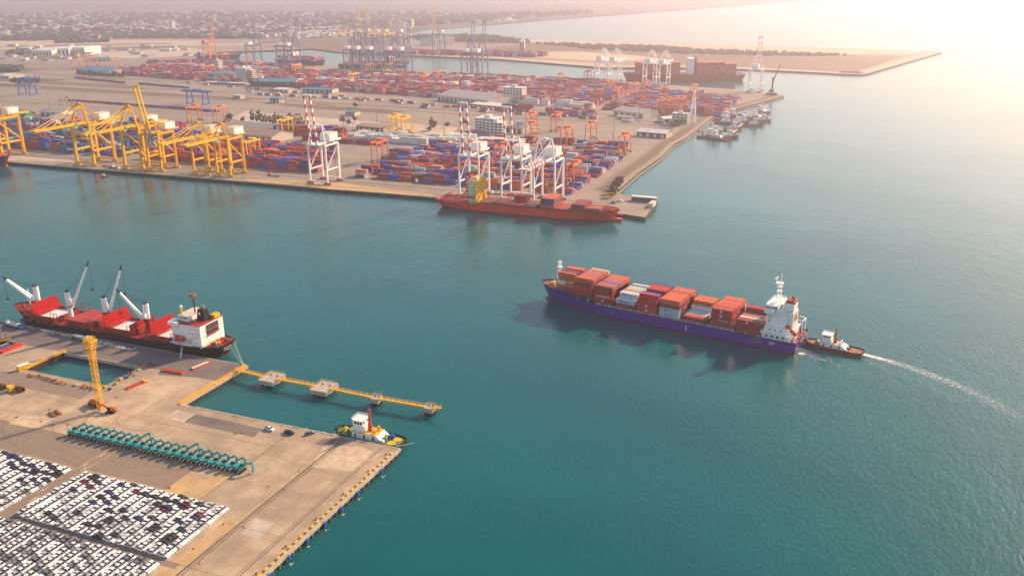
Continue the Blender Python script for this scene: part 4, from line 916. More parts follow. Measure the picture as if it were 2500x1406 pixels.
    MB().cyl((8.4*k, -1*k, 2.9), (8.4*k, 1*k, 2.9), .8*k, n=9).box(7.2*k, 9.6*k, -1.6*k, -1.2*k, 2, 3.6).box(7.2*k, 9.6*k, 1.2*k, 1.6*k, 2, 3.6).build('towing_hook', 'deck_green' if lw else 'rust_steel', o)
    if spots:
        for x, y, r in ((4.6, 1.9, 1.9), (3.6, -2.0, 1.9)): MB().cyl((x*k, y*k, 1.95), (x*k, y*k, 2.0), r*k, n=18).build('deck_spot', 'tarp_yellow', o)
        MB().cyl((27.6*k, 0, 2.65), (28.6*k, 0, 2.8), 1.6*k, 1.6*k, n=12).build('deck_spot', 'tarp_yellow', o)
    return o
tg = make_tug((at(1000, 1082, 0).x-1, 313.8, 0), math.pi, 'white and yellow tugboat with an orange mast moored at the tip of the near pier', L=33.5)
MB().ball((8.4, 3.4, 2.8), 1.0, n=8).build('deck_tank', 'white_clean', tg); MB().box(5.8, 7.6, -3.6, -1.8, 2, 3.4).build('deck_drum', 'blue_fender', tg)
for a, b in (((-179+2, 315, 2.5), (-183, 306.5, 3.3)), ((-209, 311, 2.6), (-217, 306.3, 3.3)), ((-204, 309, 2.6), (-206.5, 306.3, 3.3))):
    tag(MB().bar(a, b, .16).build('mooring_line', 'line_white'), {-179+2: 'rope from the near tug stern to the pier corner', -209: 'rope from the near tug bow to the pier, the outermost', -204: 'short rope amidships between the near tug and pier'}[a[0]], 'rope')
ta, tb = at(1968, 835, 1), at(2107, 863, 1); dd = (ta-tb).normalized()
_t = make_tug((tb.x, tb.y, 0), math.atan2(dd.y, dd.x), 'small tugboat with a red mast following close behind the purple container ship', 'boot_red', 'deck_brown', 'red_orange', L=(ta-tb).length, lw=False, spots=False)
_t.scale.z = .82
# ================================================================ CARS
def car_proto(kind):
    o = empty('parked_car' if kind == 'sedan' else 'pickup_truck', (0, 0, 0)); L = 4.5 if kind != 'pickup' else 5.2; h = L/2
    if kind == 'sedan': low = [(-h, .45), (-h+.1, .85), (-h+.75, .98), (h-1.15, .95), (h-.15, .72), (h, .45)]; cab = [(-h+.45, .98), (-h+1.15, 1.44), (.45, 1.46), (1.15, .95)]
    elif kind == 'suv': low = [(-h, .45), (-h, 1.0), (-h+.4, 1.08), (h-1.15, 1.05), (h-.1, .85), (h, .45)]; cab = [(-h+.08, 1.08), (-h+.45, 1.68), (.55, 1.68), (1.15, 1.05)]
    else: low = [(-h, .55), (-h, 1.1), (h-1.25, 1.12), (h-.1, .95), (h, .5)]; cab = [(-.75, 1.1), (-.55, 1.72), (.75, 1.72), (1.4, 1.12)]
    mb = MB(); W = .85
    def ext(prof, w0, w1, zb=None, m=0):
        n = len(prof); vs = [(x, -w0 if k in (0, n-1) else -w1, z) for k, (x, z) in enumerate(prof)]+[(x, w0 if k in (0, n-1) else w1, z) for k, (x, z) in enumerate(prof)]
        fs = [(k, n+k, n+k+1, k+1) for k in range(n-1)]+[tuple(range(n)), tuple(range(2*n-1, n-1, -1))]
        mb.add(vs, fs, m)
    ext(low, W, W); mb.box(-h+.03, h-.03, -W+.02, W-.02, .28, .47)
    ext(cab, W-.05, W-.24)
    if kind == 'pickup':
        mb.box(-h+.1, -.85, -W+.1, W-.1, 1.1, 1.12, 1)
    mb.build('body', ['car_paint', 'dark_grey'] if kind == 'pickup' else 'car_paint', o)
    g = MB(); (x0, z0), (x1, z1), (x2, z2), (x3, z3) = cab; q = lambda a, b, t: (a[0]+(b[0]-a[0])*t, a[1]+(b[1]-a[1])*t)
    def wy(z): return (W-.05)+((W-.24)-(W-.05))*(z-z0)/(z1-z0)+.012
    for s in (1, -1):
        A, B = q((x0, z0), (x1, z1), .02), q((x0, z0), (x1, z1), .93); C_, D = q((x3, z3), (x2, z2), .93), q((x3, z3), (x2, z2), .02)
        g.add([(p[0]+(.1 if i < 2 else -.1), s*wy(p[1]), p[1]) for i, p in enumerate((A, B, C_, D))], [(0, 1, 2, 3) if s < 0 else (3, 2, 1, 0)])
    e = .02; A, B = q((x3, z3), (x2, z2), .08), q((x3, z3), (x2, z2), .95); g.add([(A[0]+e, -wy(A[1])+.08, A[1]+e), (A[0]+e, wy(A[1])-.08, A[1]+e), (B[0]+e, wy(B[1])-.06, B[1]+e), (B[0]+e, -wy(B[1])+.06, B[1]+e)], [(0, 1, 2, 3)])
    A, B = q((x0, z0), (x1, z1), .15), q((x0, z0), (x1, z1), .95); g.add([(A[0]-e, wy(A[1])-.08, A[1]+e), (A[0]-e, -wy(A[1])+.08, A[1]+e), (B[0]-e, -wy(B[1])+.06, B[1]+e), (B[0]-e, wy(B[1])-.06, B[1]+e)], [(0, 1, 2, 3)])
    g.build('windows', 'glass', o)
    for x in (-h+.85, h-.85):
        for s in (1, -1): MB().cyl((x, s*(W-.18), .33), (x, s*(W+.03), .33), .34, n=10).build('wheel', 'rubber', o)
    return o
pro = {k: car_proto(k) for k in ('sedan', 'suv', 'pickup')}
for o in pro.values(): KIDS[o.name] = list(o.children)
CW, CS, CK, CNV, CDR, CBL, CGR = (.80, .80, .80), (.42, .44, .46), (.015, .018, .025), (.015, .03, .12), (.16, .012, .02), (.02, .05, .32), (.16, .17, .19)
CCN = {CW: 'white', CS: 'silver', CK: 'black', CNV: 'navy', CDR: 'dark red', CBL: 'bright blue', CGR: 'grey'}
cars = []; r_ = random.Random(21)
def lot(name, x0, x1, y0, y1, nc, nr, pick, skip=lambda c, r: False):
    for r in range(nr):
        for c in range(nc):
            if skip(c, r): continue
            x = lerp(x0, x1, (c+.5)/nc)+r_.uniform(-.07, .07); y = lerp(y1, y0, (r+.5)/nr)+r_.uniform(-.06, .06)
            if seen((x, y, 3), 25): cars.append((x, y, name, r, c, nc, *pick(r, c)))
def pk_mid(r, c):
    u = r_.random()
    if r < 6: return ('suv' if u < .5 else 'sedan'), r_.choice([CW, CW, CW, CW, CK, CNV, CW, CS, CK, CDR if r_.random() < .4 else CW, CW, CS, CW, CW])
    if r < 11: return ('sedan' if u < .7 else 'suv'), r_.choice([CW, CS, CK, CW, CW, CW, CNV, CW, CS])
    return ('pickup' if u < .6 else 'sedan'), r_.choice([CW, CS, CW, CW, CK, CW, CS, CW])
def pk_left(r, c): return r_.choice(['suv', 'sedan']), (r_.choice([CW, CK, CNV, CW, CW, CW]) if r < 6 else r_.choice([CW, CW, CS, CGR, CNV]))
def pk_bot(r, c):
    if 8 <= r <= 13 and c < 9: return r_.choice(['sedan', 'pickup']), r_.choice([CK, CNV, CW, CW, CK])
    return ('pickup' if r_.random() < .65 else 'sedan'), r_.choice([CW, CW, CW, CW, CS, CW, CGR])
lot('middle lot', -291.6, -217.2, 206.3, 240.6, 15, 17, pk_mid, lambda c, r: c == 14 and False)
lot('left lot', -347.5, -298.2, 206.5, 240.4, 10, 17, pk_left)
lot('bottom lot', -330, -217, 158.5, 203, 23, 22, pk_bot)
cars.sort(key=lambda q: -proj((q[0], q[1], 3))[1])
rest = cars[300:]; cars = cars[:300]
for (x, y, nm_, r, c, nc, kind, col) in cars:
    o = copy_tree(pro[kind]); o.location = (x, y, 3.0); o.rotation_euler.z = r_.uniform(-.012, .012)
    colall(o, (*col, 1)); kn = {'sedan': 'saloon car', 'suv': 'hatchback', 'pickup': 'pickup'}[kind]
    tag(o, f'{CCN[col]} {kn}, {nm_}, {ords[r]} row from far side, {ords[nc-1-c]} from seaward end', 'car', f'cars parked in rows in the {nm_}')
mb = MB(); cl = []
for (x, y, nm_, r, c, nc, kind, col) in rest:
    for ch in pro[kind].children:
        me = ch.data; o_ = len(mb.v); dx, dy, dz = ch.location
        mb.v += [(v.co.x+dx+x, v.co.y+dy+y, v.co.z+dz+3) for v in me.vertices]
        for p in me.polygons: mb.f.append(tuple(o_+i for i in p.vertices)); mb.m.append(0 if ch.name.startswith('body') else (1 if ch.name.startswith('window') else 2)); cl += [col]*len(p.vertices)
ro = mb.build('parked_cars', ['car_attr' if 'car_attr' in MT else 'attr_paint', 'glass', 'rubber']); ca = ro.data.color_attributes.new('col', 'FLOAT_COLOR', 'CORNER')
for i, c in enumerate(cl): ca.data[i].color = (*c, 1)
tag(ro, kind='stuff')
for o in pro.values():
    for c in list(o.children): bpy.data.objects.remove(c)
    bpy.data.objects.remove(o)
KIDS.clear(); pro = {k: car_proto(k) for k in ('pickup', 'sedan')}
for k, px, py, rz, col, lab in (('pickup', 658, 1049, -.15, CW, 'white pickup truck parked by the rubble shore of the near pier'), ('pickup', 706, 1058, -.2, CK, 'black flatbed pickup truck on the near pier beside the rubble bank'), ('sedan', 756, 1060, 1.0, CGR, 'dark grey car parked near the mooring edge left of the tugboat')):
    o = copy_tree(pro[k]); p = at(px, py); o.location = p; o.rotation_euler.z = rz; colall(o, (*col, 1)); tag(o, lab, 'pickup truck' if k == 'pickup' else 'car')
for o in pro.values():
    for c in list(o.children): bpy.data.objects.remove(c)
    bpy.data.objects.remove(o)
# ================================================================ EXCAVATORS
def excavator(x, y, slew, mode, label, grp='teal excavators lined up in one row', paint='teal_paint', trk=0):
    o = empty('excavator', (x, y, 3), 0, label, 'excavator', grp)
    ct, st = math.cos(trk), math.sin(trk)
    for s in (-1, 1):
        mb = MB(); pts = [(-2.2, .15), (-1.9, 0), (1.9, 0), (2.2, .15), (2.3, .6), (1.9, .95), (-1.9, .95), (-2.3, .6)]; n = 8
        vs = [(s*1.2-.32, a, z) for a, z in pts]+[(s*1.2+.32, a, z) for a, z in pts]; vs = [(p[0]*ct-p[1]*st, p[0]*st+p[1]*ct, p[2]) for p in vs]
        mb.add(vs, [(i, (i+1) % n, n+(i+1) % n, n+i) for i in range(n)]+[tuple(range(n-1, -1, -1)), tuple(range(n, 2*n))]); mb.build('track', 'black_paint', o)
    u = empty('upper_structure', (0, 0, .25), slew); u.parent = o
    # upper faces local +x
    MB().prism([(-2.6, -.9), (-2.3, -1.35), (1.3, -1.35), (1.3, .2), (-.4, 1.35), (-2.3, 1.35), (-2.6, .9)], 1.05, 2.05, bottom=True).prism([(-2.6, -1.0), (-2.2, -1.35), (-1.4, -1.35), (-1.4, 1.35), (-2.2, 1.35), (-2.6, 1.0)], 2.05, 2.5).build('body', paint, u)
    MB().box(-.3, 1.3, .35, 1.3, 1.2, 2.9).build('cab', 'glass', u); MB().box(-.35, 1.35, .3, 1.35, 2.9, 3.05).build('cab_roof', paint, u)
    MB().box(-1.3, -.5, -1.1, -.2, 2.05, 2.35).build('engine_hood', 'steel', u)
    if mode == 'fold': B_ = [(1.0, 1.7), (2.8, 3.5), (4.7, 3.6)]; A_ = [(4.6, 4.2), (6.0, 2.2)]; K_ = (5.6, 1.5)
    elif mode == 'up': B_ = [(1.1, 1.6), (3.2, 4.4), (7.2, 6.6)]; A_ = [(7.4, 7.0), (7.8, 2.0)]; K_ = (7.6, 1.2)
    else: B_ = [(1.1, 1.6), (2.9, 3.9), (5.4, 4.2)]; A_ = [(5.6, 4.5), (6.2, 1.6)]; K_ = (6.0, .9)
    mb = MB(); w_ = .62
    for a, b in zip(B_, B_[1:]): mb.bar((a[0], 0, a[1]), (b[0], 0, b[1]), w_, .8)
    mb.build('boom', paint, u); MB().bar((A_[0][0], 0, A_[0][1]), (A_[1][0], 0, A_[1][1]), .5, .62).build('arm', paint, u)
    MB().cyl((K_[0], -.55, K_[1]), (K_[0], .55, K_[1]), .55, n=8).build('bucket', paint, u)
    MB().bar((1.6, .4, 1.7), (B_[1][0], .35, B_[1][1]-.5), .16).build('hydraulic_ram', 'steel', u)
    return o
ax = at(172, 1062); bx = at(578, 1152)
for i in range(22):
    t = i/21; x, y = lerp(ax.x, bx.x, t)+1, lerp(ax.y, bx.y, t)+1.2
    mode = 'up' if i in (8, 14) else ('end' if i == 21 else 'fold')
    sl_ = R(52) if mode == 'fold' else (R(8) if mode == 'end' else R(25))
    ex = {8: ', its boom raised high, the left of two raised', 14: ', its boom raised high, the right of two raised', 21: ', arm stretched out with bucket on the ground'}.get(i, '')
    excavator(x, y, sl_, mode, (f'teal excavator{ex}' if ex else f'teal excavator with folded boom, {ords[i]} from the left end of the row'))
# ================================================================ TOWER CRANE + yard clutter
tp = at(247, 1003)
t = empty('lattice_tower', (tp.x, tp.y, 3), .15, 'tall yellow lattice crane mast standing upright on the near quay apron', 'crane')
def lattice(mb, w0, z0, w1, z1, n, th=.16, cx=0, cy=0):
    for k in range(n):
        a, b = k/n, (k+1)/n; za, zb = lerp(z0, z1, a), lerp(z0, z1, b); wa, wb = lerp(w0, w1, a)/2, lerp(w0, w1, b)/2
        ca = [(cx-wa, cy-wa, za), (cx+wa, cy-wa, za), (cx+wa, cy+wa, za), (cx-wa, cy+wa, za)]; cb = [(cx-wb, cy-wb, zb), (cx+wb, cy-wb, zb), (cx+wb, cy+wb, zb), (cx-wb, cy+wb, zb)]
        for i in range(4):
            j = (i+1) % 4; mb.bar(ca[i], cb[i], th*1.7); mb.bar(ca[i], ca[j], th); mb.bar(ca[i], cb[j], th) if k % 2 else mb.bar(ca[j], cb[i], th)
mb = MB(); lattice(mb, 2.1, 0, 2.1, 27, 20, .12); mb.build('mast_section', 'yellow_paint', t)
mb = MB(); lattice(mb, 2.1, 27, 2.8, 32, 3, .17); mb.box(-1.6, 1.6, -1.6, 1.6, 31.8, 32.1); lattice(mb, 3.0, 32, 3.8, 35.5, 2, .2); mb.build('climbing_frame', 'yellow_paint', t)
mb = MB(); mb.box(-2.4, 2.4, -2.4, 2.4, 35.4, 35.8); 
for k in range(8): a = k*.785; mb.bar((2*math.cos(a), 2*math.sin(a), 35.6), (2.6*math.cos(a+.3), 2.6*math.sin(a+.3), 37.4), .35)
mb.bar((-2.5, 0, 37), (2.5, 0, 37), .4); mb.bar((0, -2.5, 37), (0, 2.5, 37), .4); mb.build('top_frame', 'yellow_paint', t)
MB().box(-1.4, 1.4, -1.4, 1.4, 11.5, 12.1).build('collar', 'tarp_yellow', t); MB().box(-2.2, 2.2, -2.2, 2.2, 0, .35).build('base_frame', 'concrete_edge', t)
p = at(272, 1006); e = excavator(p.x, p.y, R(200), 'fold', 'orange crawler excavator right of the yellow lattice mast foot', None, 'orange_paint', R(-70)); 
if 'group' in e: del e['group']
def rough_crane(px, py, rz, lab, m='orange_paint'):
    p = at(px, py); o = empty('mobile_crane', p, rz, lab, 'mobile crane')
    MB().box(-4, 4, -1.3, 1.3, .8, 1.4).build('chassis', 'dark_grey', o); MB().box(-2.6, 1.4, -1.2, 1.2, 1.4, 2.8).build('engine_house', m, o); MB().box(1.6, 3, .2, 1.2, 1.4, 3).build('cab', 'glass', o)
    MB().bar((-1.8, -.3, 3), (4.6, -.3, 3.6), .6).build('boom', m, o)
    for x in (-2.8, -1, 1.4, 3):
        for s in (1, -1): MB().cyl((x, s*.9, .55), (x, s*1.35, .55), .55, n=9).build('wheel', 'rubber', o)
rough_crane(232, 990, -.2, 'orange wheeled crane parked left of the yellow lattice mast foot')
# low red steel beds / barges
def tray(px0, py0, px1, py1, w_, m, lab, h=.7, m2='deck_brown', extra=None, cat='steel tray'):
    a, b = at(px0, py0), at(px1, py1); d = b-a; o = empty('steel_tray', (a+b)/2, math.atan2(d.y, d.x), lab, cat); L = d.length
    MB().box(-L/2, L/2, -w_/2, w_/2, 0, h).build('frame', m, o); MB().box(-L/2+.3, L/2-.3, -w_/2+.3, w_/2-.3, h, h+.06).build('deck_plate', m2, o)
    if extra: MB().box(L/2-1.6, L/2, -w_/2, w_/2, h+.06, h+.9).build('head_box', extra, o)
    return o
tray(398, 904, 449, 912, 2.6, 'red_orange', 'red steel tray lying alone on the apron, left of two near the stern', m2='hatch_pink')
tray(468, 902, 510, 885, 2.6, 'red_orange', 'long red steel tray with tan deck near the stern, right of two', m2='sack_cargo')
tray(310, 950, 356, 932, 2.6, 'red_orange', 'red steel tray with a yellow head box near the square basin', m2='hatch_pink', extra='tarp_yellow')
tray(0, 862, 50, 842, 4.6, 'hull_red', 'big red and blue barge-like tray at the left edge of the apron', 1.2, m2='hatch_pink')
tray(-14, 856, 22, 842, 1.3, 'blue_paint', 'narrow blue steel tray behind the big red one at the left', 1.4, m2='tarp_yellow')
for px, dy, lab in ((128, 0, 'rusty steel plate stack on the apron, front one of two'), (141, -5, 'rusty steel plate stack on the apron, rear one of two')):
    p = at(px, 1013+dy); o = MB().box(-3, 3, -.7, .7, 0, .7).build('steel_plate', 'rust_steel', None, p, -.35); tag(o, lab, 'steel plate')
# pipes and yellow crates
def pipe(px, py, rz, L, lab):
    p = at(px, py); o = empty('steel_pipe', p, rz, lab, 'pipe'); mb = MB(); n = 18
    for k in range(n):
        a, b = 2*math.pi*k/n, 2*math.pi*(k+1)/n
        mb.add([(x, r*math.cos(q), 1.45+r*math.sin(q)) for (x, r, q) in ((-L/2, 1.35, a), (L/2, 1.35, a), (L/2, 1.35, b), (-L/2, 1.35, b), (-L/2, 1.15, a), (L/2, 1.15, a), (L/2, 1.15, b), (-L/2, 1.15, b))], [(3, 2, 1, 0), (4, 5, 6, 7), (1, 2, 6, 5), (0, 4, 7, 3)])
    mb.build('pipe_shell', 'rust_steel', o); MB().box(-L/2, L/2, -1.3, 1.3, 0, .35).build('cradle', 'rust_steel', o)
pipe(50, 955, -.15, 4.5, 'short rusty steel pipe right of the yellow cube crate'); pipe(4, 948, -.15, 7, 'rusty steel pipe left of the yellow cube crate at the left edge')
p = at(27, 955); o = empty('crate', p, -.2, 'yellow tarpaulin covered cube crate between two rusty pipes', 'crate'); MB().box(-1.7, 1.7, -1.3, 1.3, 0, 2.9).build('cover', 'tarp_yellow', o); MB().box(-1.8, 1.8, -1.4, 1.4, 0, .2).build('pallet', 'rust_steel', o)
p = at(58, 901); o = empty('site_container', p, 1.35, 'yellow site cabin with a white roof at the corner of the square basin', 'site cabin'); MB().box(-3, 3, -1.2, 1.2, 0, 2.6).build('cabin_wall', 'tarp_yellow', o); MB().box(-3.05, 3.05, -1.25, 1.25, 2.6, 2.75).build('roof', 'white_clean', o)
MB().box(-2.2, -1.4, 1.2, 1.26, .8, 1.8).build('window', 'glass', o)
# clutter around the square basin
kinds = [('scrap_heap', 'heap of rusty scrap', 'rust_steel'), ('scrap_heap', 'tangled orange scrap', 'orange_paint'), ('scrap_rack', 'rusty steel frame', 'rust_steel'), ('steel_drum', 'yellow drum', 'tarp_yellow'), ('boulder', 'pale boulder', 'rock'), ('steel_drum', 'blue drum', 'blue_paint')]
cl_sp = [(75, 917, 1, 'at the near-left corner of the square basin'), (98, 921, 0, 'beside the rubble, second from the basin near-left corner'), (115, 926, 2, 'on the rubble strip below the basin'), (128, 929, 0, 'lying under the middle of the rubble strip'), (148, 935, 1, 'long and bright, below the rubble strip'), (158, 938, 3, 'at the rubble strip, left of the pale boulder'), (185, 941, 4, 'between yellow drum and red frame by the basin'), (210, 945, 1, 'large and red, beside the lattice mast'), (222, 950, 0, 'dark, touching the lattice mast on the left'), (258, 946, 3, 'just right of the lattice mast'), (266, 951, 5, 'right of the lattice mast by the basin corner'), (282, 937, 3, 'on the right bank of the basin, lowest'), (296, 927, 3, 'on the right bank of the basin, halfway up'), (309, 923, 5, 'large, on the right bank of the basin'), (322, 914, 0, 'on the right bank of the basin near the top'), (338, 903, 4, 'on the right bank under the quay strip'), (352, 895, 1, 'at the top right corner of the basin'), (372, 891, 2, 'dark, right of the basin top right corner')]
for i, (px, py, k, where) in enumerate(cl_sp):
    p = at(px, py); n_, d_, m_ = kinds[k]; q = random.Random(i); mb = MB()
    if k in (0, 1):
        for _ in range(9):
            a = Vector((q.uniform(-2, 2), q.uniform(-1, 1), q.uniform(.2, .9))); b = a+Vector((q.uniform(-2, 2), q.uniform(-.8, .8), q.uniform(-.2, .5))); mb.bar(a, b, q.uniform(.2, .5))
    elif k == 2:
        for s in (-.8, .8): mb.bar((-2.4, s, .6), (2.4, s, .6), .3)
        for x in (-2.4, -.8, .8, 2.4): mb.bar((x, -.8, .6), (x, .8, .6), .25); mb.bar((x, -.8, 0), (x, -.8, .6), .2)
    elif k == 4:
        for _ in range(4): mb.ball((q.uniform(-1, 1), q.uniform(-.6, .6), .4), q.uniform(.5, .9), n=6, k=4, jit=.5, sz=.7)
    else:
        for _ in range(3): x, y = q.uniform(-1.2, 1.2), q.uniform(-.7, .7); mb.cyl((x, y, 0), (x, y, 1.0), .5, n=9)
    tag(mb.build(n_, m_, None, p, -.2), f'{d_} {where}', 'scrap' if k < 3 else ('drum' if k != 4 else 'boulder'))
# quayside cargo litter
mb = MB(); ms = ['cargo_white', 'sack_cargo', 'blue_paint', 'tarp_yellow', 'rust_steel']; q = random.Random(3)
for i in range(230):
    f = q.random()**.8; px, py = lerp(62, 330, f), lerp(796, 853, f)+q.uniform(-2, 4); p = at(px, py); s = q.uniform(.3, .95)
    mb.add([(p.x+a*s, p.y+b*s*.7, 3.02+c) for a, b, c in ((-1, -1, 0), (1, -.8, 0), (1, 1, 0), (-1, .9, 0), (-.6, -.6, .3), (.7, -.5, .25), (.6, .7, .35), (-.7, .6, .3))], [(4, 5, 6, 7), (0, 1, 5, 4), (1, 2, 6, 5), (2, 3, 7, 6), (3, 0, 4, 7)], q.choice([0, 0, 0, 1, 1, 2, 3, 4]))
tag(mb.build('cargo_litter', ms), kind='stuff')
# trucks with long flat beds on the bulk quay
def truck(loc, rz, lab, load=None, cabm='white_clean', L=12, group=None, cont=None, cat='truck', small=False):
    o = empty('cargo_truck', loc, rz, lab, cat, group); h = L/2
    MB().box(-h, h-2.6, -1.2, 1.2, 1.0, 1.35).box(-h, h-.2, -.5, .5, .7, 1.0).build('flatbed', 'rust_steel' if cont is None else 'dark_grey', o)
    MB().add([(h-2.3, -1.2, .6), (h, -1.2, .6), (h, 1.2, .6), (h-2.3, 1.2, .6), (h-2.3, -1.15, 3.2), (h-.5, -1.15, 3.2), (h-.5, 1.15, 3.2), (h-2.3, 1.15, 3.2)], [(0, 3, 2, 1), (4, 5, 6, 7), (0, 1, 5, 4), (1, 2, 6, 5), (2, 3, 7, 6), (3, 0, 4, 7)]).build('cab', cabm, o)
    MB().add([(h-.12, -1, 1.9), (h-.12, 1, 1.9), (h-.42, 1, 2.8), (h-.42, -1, 2.8)], [(0, 1, 2, 3)]).build('windscreen', 'glass', o)
    if small: MB().box(-h+.5, -h+2.6, -1.1, 1.1, .1, .95).box(h-2.2, h-1, -1.1, 1.1, .1, .95).build('wheels', 'rubber', o)
    else:
        for x in (-h+1, -h+2.2, h-4, h-1.2):
            for s in (1, -1): MB().cyl((x, s*.85, .5), (x, s*1.22, .5), .5, n=9).build('wheel', 'rubber', o)
    if load:
        mb = MB(); q = random.Random(int(L*10+loc[0])); x = -h+.4
        while x < h-3.4: d = q.uniform(.8, 1.3); mb.box(x, x+d-.06, -1.05, 1.05, 1.36, 1.36+q.uniform(.7, 1.7)*load); x += d
        mb.build('sack_load', 'cargo_white', o)
    return o
p = at(36, 799); truck(p, -.12, 'long truck with white sacks and a blue cab beside the bulk carrier bow', 1.2, 'blue_paint', 15)
p = at(199, 829); truck(p, -.1, 'flatbed truck half loaded with white sacks under the bulk carrier side', .6, 'white_clean', 14)
# quay lamps
def lamp(px, py, h, lab, name='lamp_post', z=3, arms=2, grp='tall light masts', m='steel', cat='light mast', w_=.28):
    p = at(px, py, z); o = empty(name, p, 0, lab, cat, grp); MB().cyl((0, 0, 0), (0, 0, h), w_, w_*.55, 6).build('pole', m, o)
    MB().bar((-1.5, 0, h), (1.5, 0, h), .35, .3).box(-1.7, -.8, -.4, .4, h-.5, h-.2).box(.8, 1.7, -.4, .4, h-.5, h-.2).build('lamp_head', m, o)
    MB().box(-.7, .7, -.7, .7, 0, .5).build('footing', 'concrete_edge', o); return o
lamp(206, 861, 9.5, 'slim light mast between the bulk carrier and the square basin', grp=None)
lamp(5, 825, 8, 'slim light mast at the left edge of the bulk quay', grp=None)
for i, (px, py) in enumerate(((546, 1280), (595, 1287), (472, 1339), (488, 1375), (655, 1187), (730, 1150), (693, 1197))):
    p = at(px, py); o = empty('traffic_cone', p, 0, f'small orange traffic cone, {ords[i]} of the scattered ones {"along the car lot" if i<4 else "on the open pier slabs"}', 'traffic cone', 'orange cones on the pier'); MB().cyl((0, 0, .05), (0, 0, .85), .26, .06, 7).build('cone', 'red_orange', o); MB().box(-.32, .32, -.32, .32, 0, .06).build('foot', 'rubber', o)
for i, y in enumerate((300, 285, 266, 247, 228, 211)):
    o = MB().cyl((0, 0, 0), (0, 0, .5), .25, .35, 8).cyl((0, 0, .5), (0, 0, .65), .5, .45, 8).build('bollard', 'rust_steel', None, (-182.6, y, 3)); tag(o, f'rusty mooring bollard inside the striped kerb, {ords[i]} from the pier corner', 'bollard', 'bollards along the pier kerb')
